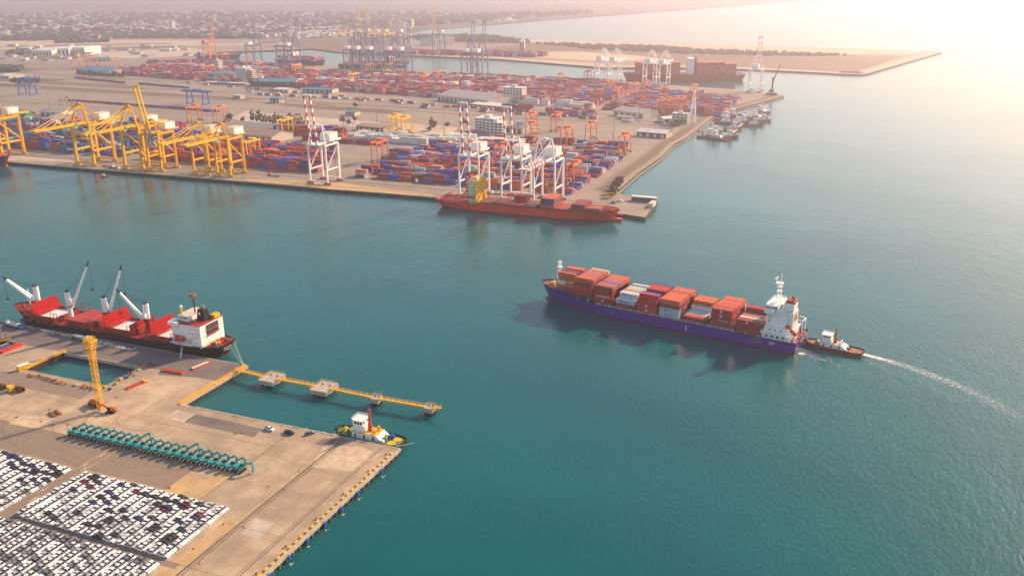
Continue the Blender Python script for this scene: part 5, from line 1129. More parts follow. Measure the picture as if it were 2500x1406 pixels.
# ================================================================ QUAY CRANES
STRIPE = {}
def sts(loc, rz, label, group, W=21, G=23, Hp=40, Ha=59, reach=52, raised=None, leg='white_paint', boom='white_clean', house='white_clean', stripe=None, back=16, th=1.5, brace=1, bogie='red_orange', sep=5, apexw=.55):
    o = empty('quay_crane', loc, rz, label, 'quay crane', group); w = W/2
    for sx in (-1, 1):
        for sy in (0, 1):
            y = sy*G; MB().bar((sx*w, y, 2.6), (sx*w, y, Hp), th, th).build('leg', leg, o)
            MB().box(sx*w-3.4, sx*w+3.4, y-.7, y+.7, .9, 2.4).box(sx*w-4, sx*w-1, y-.8, y+.8, .05, 1.2).box(sx*w+1, sx*w+4, y-.8, y+.8, .05, 1.2).build('bogie', bogie, o)
    for y in (0, G): MB().box(-w, w, y-.7, y+.7, 2.4, 4.0).build('sill_beam', leg, o)
    for sx in (-1, 1):
        MB().bar((sx*w, 0, Hp*.38), (sx*w, G, Hp*.38), th*.8).build('cross_beam', leg, o)
        MB().bar(*(((sx*w, 0, Hp*.38), (sx*w, G, Hp-1.5)) if brace > 0 else ((sx*w, 0, Hp-1.5), (sx*w, G, Hp*.40))), th*.55).build('diagonal_brace', leg, o)
        MB().bar((sx*w, -1, Hp), (sx*w, G+1, Hp), th*.9).build('portal_side_beam', leg, o)
        MB().bar((sx*w, 0, Hp), (sx*w*apexw, 3, Ha), th*.8, w2=th*.6).bar((sx*w*apexw, 3, Ha), (sx*w*.7, G-2, Hp+.5), th*.38).build('apex_frame', leg, o)
    for y in (0, G): MB().bar((-w, y, Hp), (w, y, Hp), th).build('portal_beam', leg, o)
    MB().box(-w*apexw-.8, w*apexw+.8, 2.2, 3.8, Ha-.8, Ha+.8).box(-1.5, 1.5, 1.5, 4.5, Ha+.8, Ha+1.8).build('apex_head', leg, o)
    g = MB()
    for sx in (-1, 1): g.box(sx*sep/2-.5, sx*sep/2+.5, -3, G+back, Hp+.6, Hp+2.4)
    g.box(-sep/2, sep/2, G+back-1, G+back, Hp+1, Hp+2); g.build('trolley_girder', boom if not stripe else leg, o)
    MB().box(-5.5, 5.5, G-7, G+8, Hp+2.5, Hp+9.4).build('machinery_house', house, o); MB().box(-5.6, 5.6, G-7.1, G+8.1, Hp+9.4, Hp+9.7).build('house_roof', 'wall_cream', o)
    wl = MB(); wl.box(-5.5, 5.5, G-7, G+9, Hp+2.1, Hp+2.4); wl.build('walkway', leg, o)
    if leg == 'yellow_paint': MB().cyl((w+.9, -1.2, Hp*.36), (w+1.7, -1.2, Hp*.36), 2.3, n=14).build('cable_reel', 'rust_steel', o); MB().box(-w+2, w-2, G-.95, G-.75, 2.5, 3.9).build('sill_panel', 'tarp_yellow', o)
    mb = MB(); rails(mb, [(-5.4, G-6.8), (-5.4, G+8.8), (5.4, G+8.8), (5.4, G-6.8)], Hp+2.4, 1.2, .14); mb.build('house_handrail', leg, o); mb = MB(); rails(mb, [(-w, -.9), (w, -.9)], Hp+.8, 1.2, .14); mb.build('portal_handrail', leg, o)
    # boom
    b = empty('boom', (0, -3, Hp+1.5)); b.parent = o; b.rotation_euler.x = -(R(raised) if raised else 0)
    n = 12 if stripe else 1
    for sx in (-1, 1):
        for k in range(n):
            MB().box(sx*sep/2-.55, sx*sep/2+.55, -reach*(k+1)/n, -reach*k/n, -.9, 1.0).build('boom_beam', (stripe if k % 2 else boom) if stripe else boom, b)
    mb = MB()
    for k in range(1, 9): mb.box(-sep/2, sep/2, -reach*k/8-.25, -reach*k/8+.25, -.3, .3) if k % 2 == 0 or not raised else None
    mb.box(-sep/2-.9, sep/2+.9, -reach-1.2, -reach+1, -.4, 1.2); mb.build('boom_tie', boom, b)
    if not raised:
        for sx in (-1, 1):
            for f in (.92, .5): MB().bar((sx*w*apexw, 3, Ha), (sx*sep/2, -3-reach*f, Hp+2.4), th*.26).build('forestay', boom if not stripe else leg, o)
        for f in (.62, .3): MB().bar((0, 3, Ha), (0, -3-reach*f, Hp+2.4), th*.16).build('stay_rope', leg, o)
        MB().box(-2.4, 2.4, -9, -5, Hp-2.2, Hp).build('operator_cab', 'white_clean', o)
    else: MB().bar((-sep/2, 2.6, Ha), (-sep/2, -3-reach*.5*math.cos(R(raised)), Hp+1.5+reach*.5*math.sin(R(raised))), th*.2).bar((sep/2, 2.6, Ha), (sep/2, -3-reach*.5*math.cos(R(raised)), Hp+1.5+reach*.5*math.sin(R(raised))), th*.2).build('forestay', leg, o)
    mb = MB(); zz = 3
    while zz < Hp-3: mb.bar((w+1.4, G, zz), (w+1.4, G-2.2, zz+1.6), .2); mb.bar((w+1.4, G-2.2, zz+1.6), (w+1.4, G, zz+3.2), .2); zz += 3.2
    mb.bar((w+1.4, G, 3), (w+1.4, G, Hp), .25); mb.bar((w+1.4, G-2.2, 3), (w+1.4, G-2.2, Hp), .25); mb.build('stair_tower', leg, o)
    return o
YQ = 754.5
def qx(px, y=YQ): return xat(px, y)
wc = dict(leg='white_paint', boom='white_clean', stripe='red_orange', W=20, G=22.5, Hp=39, Ha=58, sep=7, apexw=.6)
GW = 'white quay cranes with red striped booms'
sts((qx(778), 755.5, 3), 0, 'lone white quay crane with raised striped boom, left of the red ship', GW, raised=82, reach=48, **wc)
sts((qx(1146), YQ, 3), 0, 'white quay crane with raised striped boom directly behind the red ship funnel', GW, raised=82, reach=48, **wc)
sts((qx(1249), YQ, 3), 0, 'white quay crane with raised striped boom, behind the middle of the red ship', GW, raised=82, reach=46, **wc)
o = sts((qx(1328), YQ, 3), 0, 'white quay crane with its striped boom lowered over the red ship', GW, reach=46, **wc)
yc = dict(leg='yellow_paint', boom='yellow_boom', house='white_clean', bogie='yellow_paint', brace=-1)
GY = 'yellow quay cranes on the far left quay'
big = dict(W=25, G=30, Hp=45, Ha=67, th=2.6, sep=6.5, apexw=.28)
sts((qx(211, 749), 749, 3), 0, 'large yellow quay crane, second from the left edge, boom lowered over the water', GY, reach=58, back=24, **big, **yc)
sts((qx(329, 750), 750, 3), 0, 'large yellow quay crane left of the raised yellow boom, own boom lowered', GY, reach=58, back=24, **big, **yc)
sts((qx(-12, 748), 748, 3), 0, 'yellow quay crane cut by the left edge of the photo', GY, reach=58, back=24, **big, **yc)
sml = dict(W=17, G=23, Hp=39, Ha=54, th=2.1, sep=5, apexw=.3)
sts((qx(381, 752), 752, 3), 0, 'yellow quay crane with its boom raised nearly upright', GY, reach=50, raised=79, back=16, **{**sml, 'Hp': 40}, **yc)
sts((qx(491, 753), 753, 3), 0, 'smaller yellow quay crane with lowered boom, left of the two at right end', GY, reach=50, back=14, **sml, **yc)
sts((qx(548, 753.5), 753.5, 3), 0, 'smaller yellow quay crane with lowered boom, rightmost of the yellow cranes', GY, reach=50, back=14, **sml, **yc)
# far basin cranes
gc = dict(leg='grey_blue_paint', boom='grey_blue_paint', house='white_clean', bogie='dark_grey', W=22, G=30, Hp=47, Ha=72, th=2.2, sep=6, back=18, apexw=.3)
GG = 'dark grey quay cranes on the near side of the far basin'
for px, ra, lab in ((869, None, 'dark grey far basin crane, leftmost of the row beside the big moored ship'), (892, None, 'dark grey far basin crane, second in the row beside the big moored ship'), (922, None, 'dark grey far basin crane, third in the row beside the big moored ship'), (968, None, 'dark grey far basin crane with boom down, left neighbour of the raised one'), (997, 80, 'dark grey far basin crane with raised boom at the row right end'),
    (1153, 83, 'dark grey crane with raised boom by open basin, left of the isolated pair'), (1180, 83, 'dark grey crane with raised boom by open basin, right of the isolated pair'), (632, None, 'dark grey far crane with white house near the orange crane'), (705, None, 'dark grey far crane, left of the dark raised boom at the basin ship'), (725, 78, 'dark grey far crane with raised dark boom at the left basin ship')):
    y = at(px, 176)[1] if px < 800 else 1822; y = {632: 1880, 705: 1880, 725: 1880}.get(px, 1822)
    sts((xat(px, y), y, 3), math.pi, lab, GG, raised=ra, reach=60, **gc)
bc = dict(leg='grey_blue_paint', boom='tarp_yellow', house='white_clean', bogie='dark_grey', W=22, G=30, Hp=56, Ha=86, th=2.2, sep=6, back=20, apexw=.3, reach=66)
GB_ = 'slate blue quay cranes with yellow booms across the far basin'
for px, ra, lab in ((862, None, 'slate blue crane with lowered yellow boom, leftmost across the far basin'), (886, 80, 'slate blue crane with raised yellow boom, left of two adjoining raised ones'), (906, 80, 'slate blue crane with raised yellow boom, right of two adjoining raised ones'), (930, None, 'slate blue crane across the basin, just right of the raised pair'), (966, None, 'slate blue crane with lowered yellow boom, right part of the group'), (1066, 80, 'slate blue crane with raised yellow boom standing alone on the far bank')):
    sts((xat(px, 2270), 2270, 3), 0, lab, GB_, raised=ra, **bc)
wf = dict(leg='white_paint', boom='white_clean', house='white_clean', bogie='red_orange', W=20, G=28, Hp=40, Ha=62, th=1.8, sep=6, back=14, apexw=.35)
GF = 'white quay cranes in the bright haze beside the large loaded ship'
for px, y, ra, lab in ((1474, 1795, None, 'white crane in the haze, leftmost of the far group'), (1505, 1790, None, 'white crane in the haze, second of the far group'), (1590, 1770, None, 'white crane in the haze with tall A frame, third of the far group'), (1622, 1765, None, 'white crane in the haze, fourth of the far group'), (1846, 1712, 82, 'white crane with raised striped boom near the tip of the bright quay')):
    sts((xat(px, y), y, 3), math.pi, lab, GF, raised=ra, reach=52, stripe='red_orange' if ra else None, **wf)
oc = dict(leg='pale_pink_orange', boom='pale_pink_orange', house='pale_pink_orange', bogie='rust_steel', W=20, G=26, Hp=40, Ha=60, th=2.2, sep=6, back=18, apexw=.3)
sts((xat(522, 1990), 1990, 3), math.pi, 'orange quay crane with raised boom far off at the left end of the basin', None, raised=84, reach=55, **oc)
# harbour mobile crane at the tip
p = at(1884, 232); o = empty('harbour_crane', p, 0, 'red mobile harbour crane standing at the tip of the bright quay', 'harbour crane')
MB().box(-9, 9, -6, 6, 1, 3.5).build('chassis', 'rust_steel', o); MB().bar((0, 0, 3.5), (0, 0, 30), 3, w2=2).build('tower', 'rust_steel', o); MB().bar((0, 0, 22), (10, 4, 52), 2, w2=1).build('jib', 'rust_steel', o); MB().box(-5, 3, -3, 3, 5, 9).build('machine_house', 'rust_steel', o)
# ================================================================ YARD GANTRIES
def rtg_proto(m, span=23.5, w_=8, h=21):
    o = empty('yard_gantry', (0, 0, 0)); s = span/2; a = w_/2
    for sx in (-1, 1):
        for sy in (-1, 1):
            MB().bar((sx*a, sy*s, 1.4), (sx*a*.8, sy*s, h), 1.1, 1.0).build('leg', m, o)
            MB().cyl((sx*(a+.9), sy*s-.35, .8), (sx*(a+.9), sy*s+.35, .8), .8, n=9).cyl((sx*(a-.9), sy*s-.35, .8), (sx*(a-.9), sy*s+.35, .8), .8, n=9).build('wheel_pair', 'rubber', o)
    for sy in (-1, 1): MB().box(-a-1, a+1, sy*s-.6, sy*s+.6, 1.2, 2.4).build('sill_beam', m, o); MB().bar((-a*.8, sy*s, h*.62), (a*.8, sy*s, h*.62), .5).build('tie_beam', m, o)
    for sx in (-1, 1): MB().box(sx*a*.8-.7, sx*a*.8+.7, -s-1.5, s+1.5, h, h+1.8).build('top_girder', m, o)
    MB().box(-a, a, -4+s*.4, 2+s*.4, h+1.8, h+3.6).build('trolley', m, o); MB().box(-1.2, 1.2, s*.4-6.6, s*.4-4.4, h-2.4, h-.1).build('operator_cab', 'white_clean', o)
    MB().box(-6, 6, s*.3-.9, s*.3+.9, h-6.5, h-5.9).bar((0, s*.3, h-6), (0, s*.3, h), .3).build('spreader', m, o)
    MB().box(-2.5, 2.5, s-.2, s+1.6, 2.6, 5).build('power_unit', 'wall_cream', o)
    return o
RT = {m: rtg_proto(m) for m in ('orange_paint', 'yellow_boom', 'pale_pink_orange', 'roof_brown')}
for o in RT.values(): KIDS[o.name] = list(o.children)
rl = [(1392, 458, 0, 'nearest of all, standing right behind the red ship containers'), (1216, 408, 0, 'between the two right white quay cranes'), (916, 397, 0, 'among blue stacks right of the lone white crane'), (1518, 380, 0, 'right part of the yard near the breakwater'), (1376, 362, 0, 'in mid yard above the lowered white boom'), (1290, 348, 0, 'in mid yard, left of two over the back rows'), (1085+0, 0, -1, ''), (1436, 348, 0, 'in the back rows, right of the middle'), (1291, 322, 0, 'at the back fence, left of a tall pair'), (1352, 322, 0, 'at the back fence, right of a tall pair'),
 (955, 326, 1, 'behind the white reefer stacks, left of two'), (978, 332, 1, 'behind the white reefer stacks, right of two'), (686, 336, 1, 'over brown stacks beside a grey gabled shed'), (718, 326, 3, 'just left of the lone white crane boom'), (175, 335, 0, 'behind the large left yellow crane'), (154, 278, 3, 'empty and standing by a white gable at the left'), (464, 300, 0, 'at the paved storage field, left of two'), (528, 302, 2, 'at the paved storage field, right of two'), (600, 395, 1, 'right behind the rightmost yellow quay crane'),
 (1609, 283, 0, 'far cluster, leftmost of four'), (1626, 281, 0, 'far cluster, second of four'), (1644, 279, 0, 'far cluster, third of four'), (1660, 277, 0, 'far cluster, rightmost of four'),
 (1363, 212, 0, 'in the far yard above the white office'), (1430, 205, 0, 'in the far yard left of the white hazy cranes'), (1488, 232, 0, 'in the far yard under the white hazy cranes'), (1502, 250, 0, 'in the far yard, lower hazy right part'), (1545, 238, 0, 'in the far yard, centre of the hazy part'), (1570, 232, 0, 'in the far yard by the big loaded ship'), (1690, 243, 0, 'in the far yard right end, pale in haze'),
 (1063, 203, 2, 'in the far yard below the pair of grey cranes'), (1031, 215, 2, 'in the far yard left of the big grey roof'), (947, 182, 1, 'in the far yard under the basin ship, right'), (896, 184, 1, 'in the far yard under the basin ship, left'), (858, 210, 1, 'in the far yard behind the blue shed'), (720, 185, 1, 'in the far yard above the blue shed'), (758, 194, 2, 'in the far yard right of the white tower block'), (625, 181, 2, 'in the far yard left of the dark basin cranes'), (600, 165, 2, 'far back, right of the tall orange crane'), (542, 155, 2, 'far back, beneath the tall orange crane'), (505, 187, 2, 'left of the white tower block'),
 (181, 171, 2, 'far left group, leftmost'), (200, 167, 2, 'far left group, middle'), (221, 163, 2, 'far left group, rightmost'), (279, 168, 2, 'far left, standing alone beside white stacks')]
mk = ['orange_paint', 'yellow_boom', 'pale_pink_orange', 'roof_brown']; mn = ['orange', 'yellow', 'pale orange', 'tan']
for px, py, k, wh in rl:
    if k < 0: continue
    o = copy_tree(RT[mk[k]]); p = at(px, py); o.location = (p.x, p.y+11, 3.1); tag(o, f'{mn[k]} yard gantry crane, {wh}', 'gantry crane', 'gantry cranes over the container yards')
for o in RT.values():
    for c in list(o.children): bpy.data.objects.remove(c)
    bpy.data.objects.remove(o)
def railg(px, py, rz, lab, span=30, L=14, h=20, cant=8):
    p = at(px, py); o = empty('rail_gantry', p, rz, lab, 'gantry crane')
    for sx in (-1, 1):
        for sy in (-1, 1): MB().bar((sx*span/2, sy*L/2, 1), (sx*span/2, sy*L/2*.7, h), 1.6).build('leg', 'blue_paint', o)
        MB().box(sx*span/2-1, sx*span/2+1, -L/2-2, L/2+2, .2, 2).build('sill_beam', 'blue_paint', o); MB().bar((sx*span/2, -L*.4, h*.5), (sx*span/2, L*.4, h*.5), 1.2).build('tie_beam', 'blue_paint', o)
    for sy in (-1, 1): MB().box(-span/2-cant, span/2+cant, sy*L*.3-1, sy*L*.3+1, h, h+2.6).build('main_girder', 'blue_paint', o)
    MB().box(-4, 4, -L*.4, L*.4, h+2.6, h+5).build('trolley', 'blue_paint', o)
railg(69, 232, .0, 'tall narrow blue rail gantry crane on the left paved storage field', 26, 16, 27, 2); railg(484, 255, -.05, 'wide blue rail gantry crane above the parked container train', 34, 14, 20, 12)
# ================================================================ CONTAINER YARD
pal = {'L': [NV, BL, BL, (.02, .16, .30), GN, (.02, .28, .22), BR, DR, (.30, .10, .06), WH, NV, BR], 'M': [BR, DR, (.33, .08, .05), MG, BR, OB, NV, BL, (.30, .06, .04), PK], 'R': [BR, OB, BL, (.10, .12, .38), NV, GB, DR, (.36, .09, .05), OB, BL, BR, (.45, .38, .30)], 'F': [DR, PK, OB, BR, (.40, .08, .06), MG, (.45, .42, .38), NV, BL, (.5, .14, .08), DR, RD, (.42, .36, .28)], 'G': [(.12, .14, .42), OB, PK, (.16, .16, .42), DR, BR, (.5, .48, .4), (.36, .09, .05)], 'W': [WH, WH, (.6, .56, .46), WH], 'E': [GN, GN, (.05, .30, .16), BR]}
yb = MB(); yc_ = []; cand = []
fcs = [(4, 5, 6, 7), (0, 1, 5, 4), (1, 2, 6, 5), (2, 3, 7, 6), (3, 0, 4, 7)]
def ybox(x, y, z, L, col, g=1.0, hh=2.59):
    h = L/2; yb.add([(x-h, y-1.2, z), (x+h, y-1.2, z), (x+h, y+1.2, z), (x-h, y+1.2, z), (x-h, y-1.2, z+hh), (x+h, y-1.2, z+hh), (x+h, y+1.2, z+hh), (x-h, y+1.2, z+hh)], fcs); yc_.append(col)
r_ = random.Random(5)
def block(x0, x1, y0, rows, p, dens, hmax, ok=None, front=None, hmin=1):
    x = x0; k = 0; hbase = r_.uniform(hmin, hmax); P_l = pal[p]
    while x+12.2 < x1:
        k += 1
        if r_.random() < .25: hbase = r_.uniform(hmin, hmax)
        c20 = r_.random() < .18; base = r_.choice(P_l); empty_ = r_.random() > dens
        for r in range(rows):
            if r_.random() < .34: base = r_.choice(P_l)
            y = y0+r*2.75; n = 0 if empty_ else max(0, min(5, int(round(hbase+r_.uniform(-1.5, 1.2)))))
            if n == 0 and r_.random() < .4 and not empty_: n = 1
            if ok and not ok(x+6, y): continue
            for t in range(n):
                col = base if r_.random() < .68 else r_.choice(P_l)
                if r == 0 and front is not None: front.append((x+6.1, y, t, col, k, n)); continue
                if c20: ybox(x+3.03, y, 3.05+t*2.6, 6.0, col); ybox(x+9.2, y, 3.05+t*2.6, 6.0, r_.choice(P_l))
                else: ybox(x+6.1, y, 3.05+t*2.6, 12.1, col)
        x += 12.8+(6 if k % 9 == 0 else 0)
frontR, frontL, frontM = [], [], []
# right yard
RB = lambda y: -262-(y-800)*.035
for i, y0 in enumerate((802, 823, 844, 865, 886, 907, 928, 949, 970)):
    block(-505+(i > 4)*-20, RB(y0), y0, 6, 'R', .93, 3.2, front=frontR if i == 0 else None, hmin=1.4)
for y0 in (992, 1013, 1034, 1056): block(-470, -285, y0, 5, 'R', .85, 3, hmin=1.2)
for y0 in (1000, 1018, 1036): block(-640, -480, y0, 5, 'W', .95, 2.4, hmin=1.5)
block(-690, -560, 975, 6, 'M', .9, 3.5)
# middle yard
for i, y0 in enumerate((806, 827, 848, 869, 890, 911)):
    block(-790, -548-i*10, y0, 6, 'M', .93, 4, front=frontM if i == 0 else None, hmin=2)
block(-760, -655, 1010, 8, 'M', .95, 4.4, hmin=3.2)
# left yard
for i, y0 in enumerate((806, 827, 848, 869, 890, 911, 932, 953)):
    block(-1420, -815, y0, 6, 'L' if i < 7 else 'E', .92, 3.8, front=frontL if i == 0 else None, hmin=1.6)
block(-1330, -1180, 985, 7, 'E', 1, 4.6, hmin=3.4); block(-990, -900, 985, 7, 'M', 1, 3.6, hmin=3)
# far yard
def okf(x, y): return y > 1352+(-269-x)*.167+4 and y < (1800 if x < -571 else 1800-(x+571)*.60)-38
y0 = 1372
while y0 < 1790:
    for (a, b, p, d) in ((-1640, -1100, 'F', .9), (-1085, -660, 'F', .92), (-645, -430, 'F' if r_.random() < .5 else 'G', .92), (-415, -225, 'G', .9)):
        if r_.random() < .08: p = 'W'
        block(a, b, y0, 6, p, d, 3.6, ok=okf, hmin=1.6)
    y0 += 21
block(-1480, -1200, 1620, 5, 'W', .9, 2.4); block(-480, -400, 1300, 6, 'G', 1, 3.5, hmin=2.4); block(-560, -500, 1318, 5, 'F', 1, 3, hmin=2); block(-700, -600, 1392, 4, 'F', 1, 2.6, hmin=2); block(-1250, -1100, 1500, 4, 'F', .9, 2); block(-1760, -1660, 1640, 6, 'F', .9, 2.5)
for y0 in (1830, 1852): block(-1750, -1300, y0, 6, 'F', .85, 3, hmin=1.5)

for y0 in (2185, 2210, 2235): block(-1330, -860, y0+110, 6, 'F', .9, 4, hmin=3)
# individual containers: the front rows facing the water
need = 300-NCON[0]; pick = []
for lst, nm_, key in ((frontR, 'right of lone white crane', 0), (frontM, 'between yellow and white cranes', 1), (frontL, 'behind the large yellow cranes', 2)):
    vis = [q for q in lst if seen((q[0], q[1], 4), 5)]; ks = sorted({q[4] for q in vis})
    for q in vis: pick.append((q, nm_, ks.index(q[4]), key))
    for q in lst:
        if q not in vis: ybox(q[0], q[1], 3.05+q[2]*2.6, 12.1, q[3])
pick.sort(key=lambda e: (e[3], e[2]))
for i, (q, nm_, k, key) in enumerate(pick):
    if i < need and k < 24: container((q[0], q[1], 3.05+q[2]*2.6), 0, q[3], f'{cname(q[3])} container, quay row {nm_}, {ords[k]} stack from left, {tiern[q[2]]} tier', 'containers in the waterside rows of the far yard')
    else: ybox(q[0], q[1], 3.05+q[2]*2.6, 12.1, q[3])
yo = yb.build('container_yard', 'attr_paint'); ca = yo.data.color_attributes.new('col', 'FLOAT_COLOR', 'CORNER')
buf = []
for c in yc_: buf += [c[0], c[1], c[2], 1.0]*20
ca.data.foreach_set('color', buf); tag(yo, kind='stuff')
# ================================================================ MOORED SHIPS FAR OFF
def far_ship(pa, pb, B, fb, lab, mu='hull_black', tiers=4, bays_=8, cols=8, sup=.8, pal_=[BR, DR, OB, (.4, .08, .06)], housem='white_paint', gap=()):
    a, b = at(*pa, 0), at(*pb, 0); d = b-a; L = d.length; o = empty('cargo_ship', a, math.atan2(d.y, d.x), lab, 'cargo ship')
    ship_hull(o, L, B, fb, lambda s: fb if s < .88 else fb+2.5*min(1, (s-.88)/.05), mu, 'boot_red', boot=1, tr=.9, bulb=False, md='deck_red')
    mb = MB(); cl = []; q = random.Random(int(L))
    for i in range(bays_):
        x = L*.08+i*(L*.82)/bays_
        if abs(x/L-sup) < .05 or i in gap: continue
        n = max(1, tiers-q.choice([0, 0, 1]))
        for c in range(cols):
            for t in range(n):
                mb.box(x, x+min(12.2, L*.82/bays_-1), -B/2+.6+c*(B-1.2)/cols, -B/2+.5+(c+1)*(B-1.2)/cols, fb+1+t*2.6, fb+3.55+t*2.6); cl += [q.choice(pal_)]*24
    if cl:
        c_ = mb.build('deck_cargo', 'attr_paint', o); at_ = c_.data.color_attributes.new('col', 'FLOAT_COLOR', 'CORNER')
        for i, cc in enumerate(cl): at_.data[i].color = (*cc, 1)
        c_['kind'] = 'stuff'
    x = L*sup; MB().box(x, x+12, -B*.4, B*.4, fb, fb+tiers*2.6+8).build('accommodation_tower', housem, o); MB().box(x+1, x+11, -B/2, B/2, fb+tiers*2.6+6, fb+tiers*2.6+8.6).build('bridge', housem, o)
    MB().box(x-7, x-2, -3, 3, fb, fb+tiers*2.6+10).build('funnel', mu, o); MB().bar((x+6, 0, fb+tiers*2.6+8), (x+6, 0, fb+tiers*2.6+20), .9).build('radar_mast', housem, o)
    return o
far_ship((1815, 196), (1520, 196), 45, 12, 'very large container ship stacked high with dark red boxes in the haze', 'hatch_pink', 9, 18, 14, .42, gap=(8, 9), pal_=[OB, PK, DR, (.5, .12, .07)])
far_ship((826, 172), (1000, 168), 40, 12, 'dark container ship in the far basin behind the row of grey cranes', 'dark_grey', 3, 14, 12, .72, pal_=[OB, BR, NV, GB])
far_ship((680, 158), (794, 163), 36, 12, 'dark container ship with white boxes near its bow in the far basin', 'dark_grey', 4, 8, 10, .3, pal_=[MG, NV, BR, GB])
far_ship((480, 147), (590, 143), 26, 9, 'general cargo ship with a white crane in the far left of the basin', 'dark_grey', 1, 6, 8, .1, pal_=[BR, OB])
far_ship((-95, 400), (16, 408), 30, 9, 'dark blue ship bow with red bulb entering at the left edge by the far quay', 'hull_black', 1, 5, 8, .2)
a = at(3, 407, 0); 
o = empty('ship_bow_bulb', (a.x, a.y, 0)); bpy.data.objects.remove(o)
tag(MB().cyl((-14, 0, .5), (3, 0, .5), 2.2, 2, 12).ball((3, 0, .5), 2, n=12, k=6).build('bulbous_bow_buoy', 'hull_red', None, (a.x, a.y+4, 0)), 'red bulbous bow tip breaking the water at the left edge of the photo', 'ship bow')
for (a_, b_, lab) in (((2048, 181), (2112, 183), 'reddish barge moored at the outer corner of the far sand spit'),):
    p, q_ = at(*a_, 0), at(*b_, 0); d = q_-p; L = d.length; o = empty('barge', p, math.atan2(d.y, d.x), lab, 'barge'); MB().box(0, L, -8, 8, -1, 4).build('hull', 'deck_red', o); MB().box(L*.1, L*.85, -6.5, 6.5, 4, 6.5).build('cargo_hold', 'hatch_pink', o)
WS[0] = .22
p = at(253, 431, 0); o = empty('workboat', p, .3, 'tiny orange workboat drifting off the yellow quay cranes', 'boat'); MB().prism([(-4, -1.4), (2.5, -1.4), (4.5, 0), (2.5, 1.4), (-4, 1.4)], -.3, 1.0).build('hull', 'orange_paint', o); MB().box(-1.6, 1, -1, 1, 1, 2.8).build('wheelhouse', 'sack_cargo', o); MB().bar((0, 0, 2.8), (0, 0, 5), .15).build('mast', 'dark_grey', o)
# tug harbour
tl = [(1860, 276, 2.6), (1858, 298, .3), (1838, 309, .2), (1848, 289, 2.7), (1826, 290, 2.9), (1812, 300, .5), (1783, 284, .1), (1768, 291, .0), (1770, 302, .1), (1797, 305, .9), (1789, 318, .4), (1776, 338, .25), (1752, 340, 2.8), (1740, 328, .7), (1728, 335, .8)]
tw = ['alone at the upper right end of the raft', 'second row of the raft, outer right', 'lower right front of the raft with rounded stern', 'upper row, second from the right', 'upper row in the middle', 'centre of the raft', 'upper left against the jetty end', 'left by the upper jetty, upper one', 'left by the upper jetty, lower one', 'white one in the middle of the raft', 'lower middle at the curved pontoon', 'front row facing the open water, right', 'front row facing the open water, middle', 'left group, behind the lower jetty end', 'lowest left corner of the left group']
hm = ['hull_red', 'orange_paint', 'red_orange', 'boot_red', 'hull_black', 'deck_red']; r_ = random.Random(9)
for i, (px, py, rz) in enumerate(tl):
    p = at(px, py, 0); L = r_.uniform(24, 33); d = Vector((math.cos(rz), math.sin(rz), 0))*L/2
    make_tug((p.x-d.x, p.y-d.y, 0), rz, 'orange hulled harbour tug, hazy raft, '+tw[i], hm[i % 3], 'deck_brown', 'white_clean', L=L, lw=False, group='harbour tugs moored off the breakwater', spots=False)
for a_, b_, w_, lab in (((1697, 318), (1733, 322), 3, 'lower jetty from breakwater to the left tug group'), ((1742, 290), (1772, 294), 3, 'upper jetty from breakwater to the tug raft'), ((1735, 338), (1778, 342), 11, 'low flat pontoon in front of the left tug group'), ((1788, 327), (1812, 303), 4, 'curved floating walkway between the tug groups')):
    p, q_ = at(*a_, 1), at(*b_, 1); o = empty('jetty', p, 0, lab, 'jetty'); d = q_-p; MB().bar((0, 0, .8), d+Vector((0, 0, .8)), w_, .7).build('deck', 'concrete_edge' if w_ < 10 else 'rust_steel', o); mb = MB()
    for k in range(5): e = d*(k/4); MB().cyl(e+Vector((0, 0, -3)), e+Vector((0, 0, 2.6)), .5, n=6).build('pile', 'rust_steel', o)
# dock platform at the end of the quay
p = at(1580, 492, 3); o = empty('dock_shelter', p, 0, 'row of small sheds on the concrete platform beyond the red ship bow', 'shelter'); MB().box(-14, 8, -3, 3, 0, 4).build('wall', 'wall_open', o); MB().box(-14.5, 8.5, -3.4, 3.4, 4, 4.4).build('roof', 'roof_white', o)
p = at(1594, 502, 3); tag(MB().box(-2, 2, -9, 4, 0, 3.4).box(-2.3, 2.3, -9.3, 4.3, 3.4, 3.7).build('dock_shed', 'wall_cream', None, p), 'narrow pale shed along the outer side of the concrete platform', 'shed')
p = at(1484, 505, 3); o = empty('jib_crane', p, 0, 'small yellow jib crane at the root of the breakwater', 'crane'); MB().cyl((0, 0, 0), (0, 0, 12), .7, .5, 8).build('post', 'tarp_yellow', o); MB().bar((-5, 0, 12), (5, 1, 12.4), .6).build('jib', 'tarp_yellow', o)
for px, py, c_, lab in ((1497, 497, 'blue_paint', 'blue car parked at the foot of the concrete platform'), (1513, 492, 'wall_white', 'white van by the sheds of the concrete platform')):
    p = at(px, py); tag(MB().box(-2.4, 2.4, -1, 1, .35, 1.2).box(-1.4, 1.5, -.9, .9, 1.2, 2.1).build('parked_car', c_, None, p), lab, 'car')
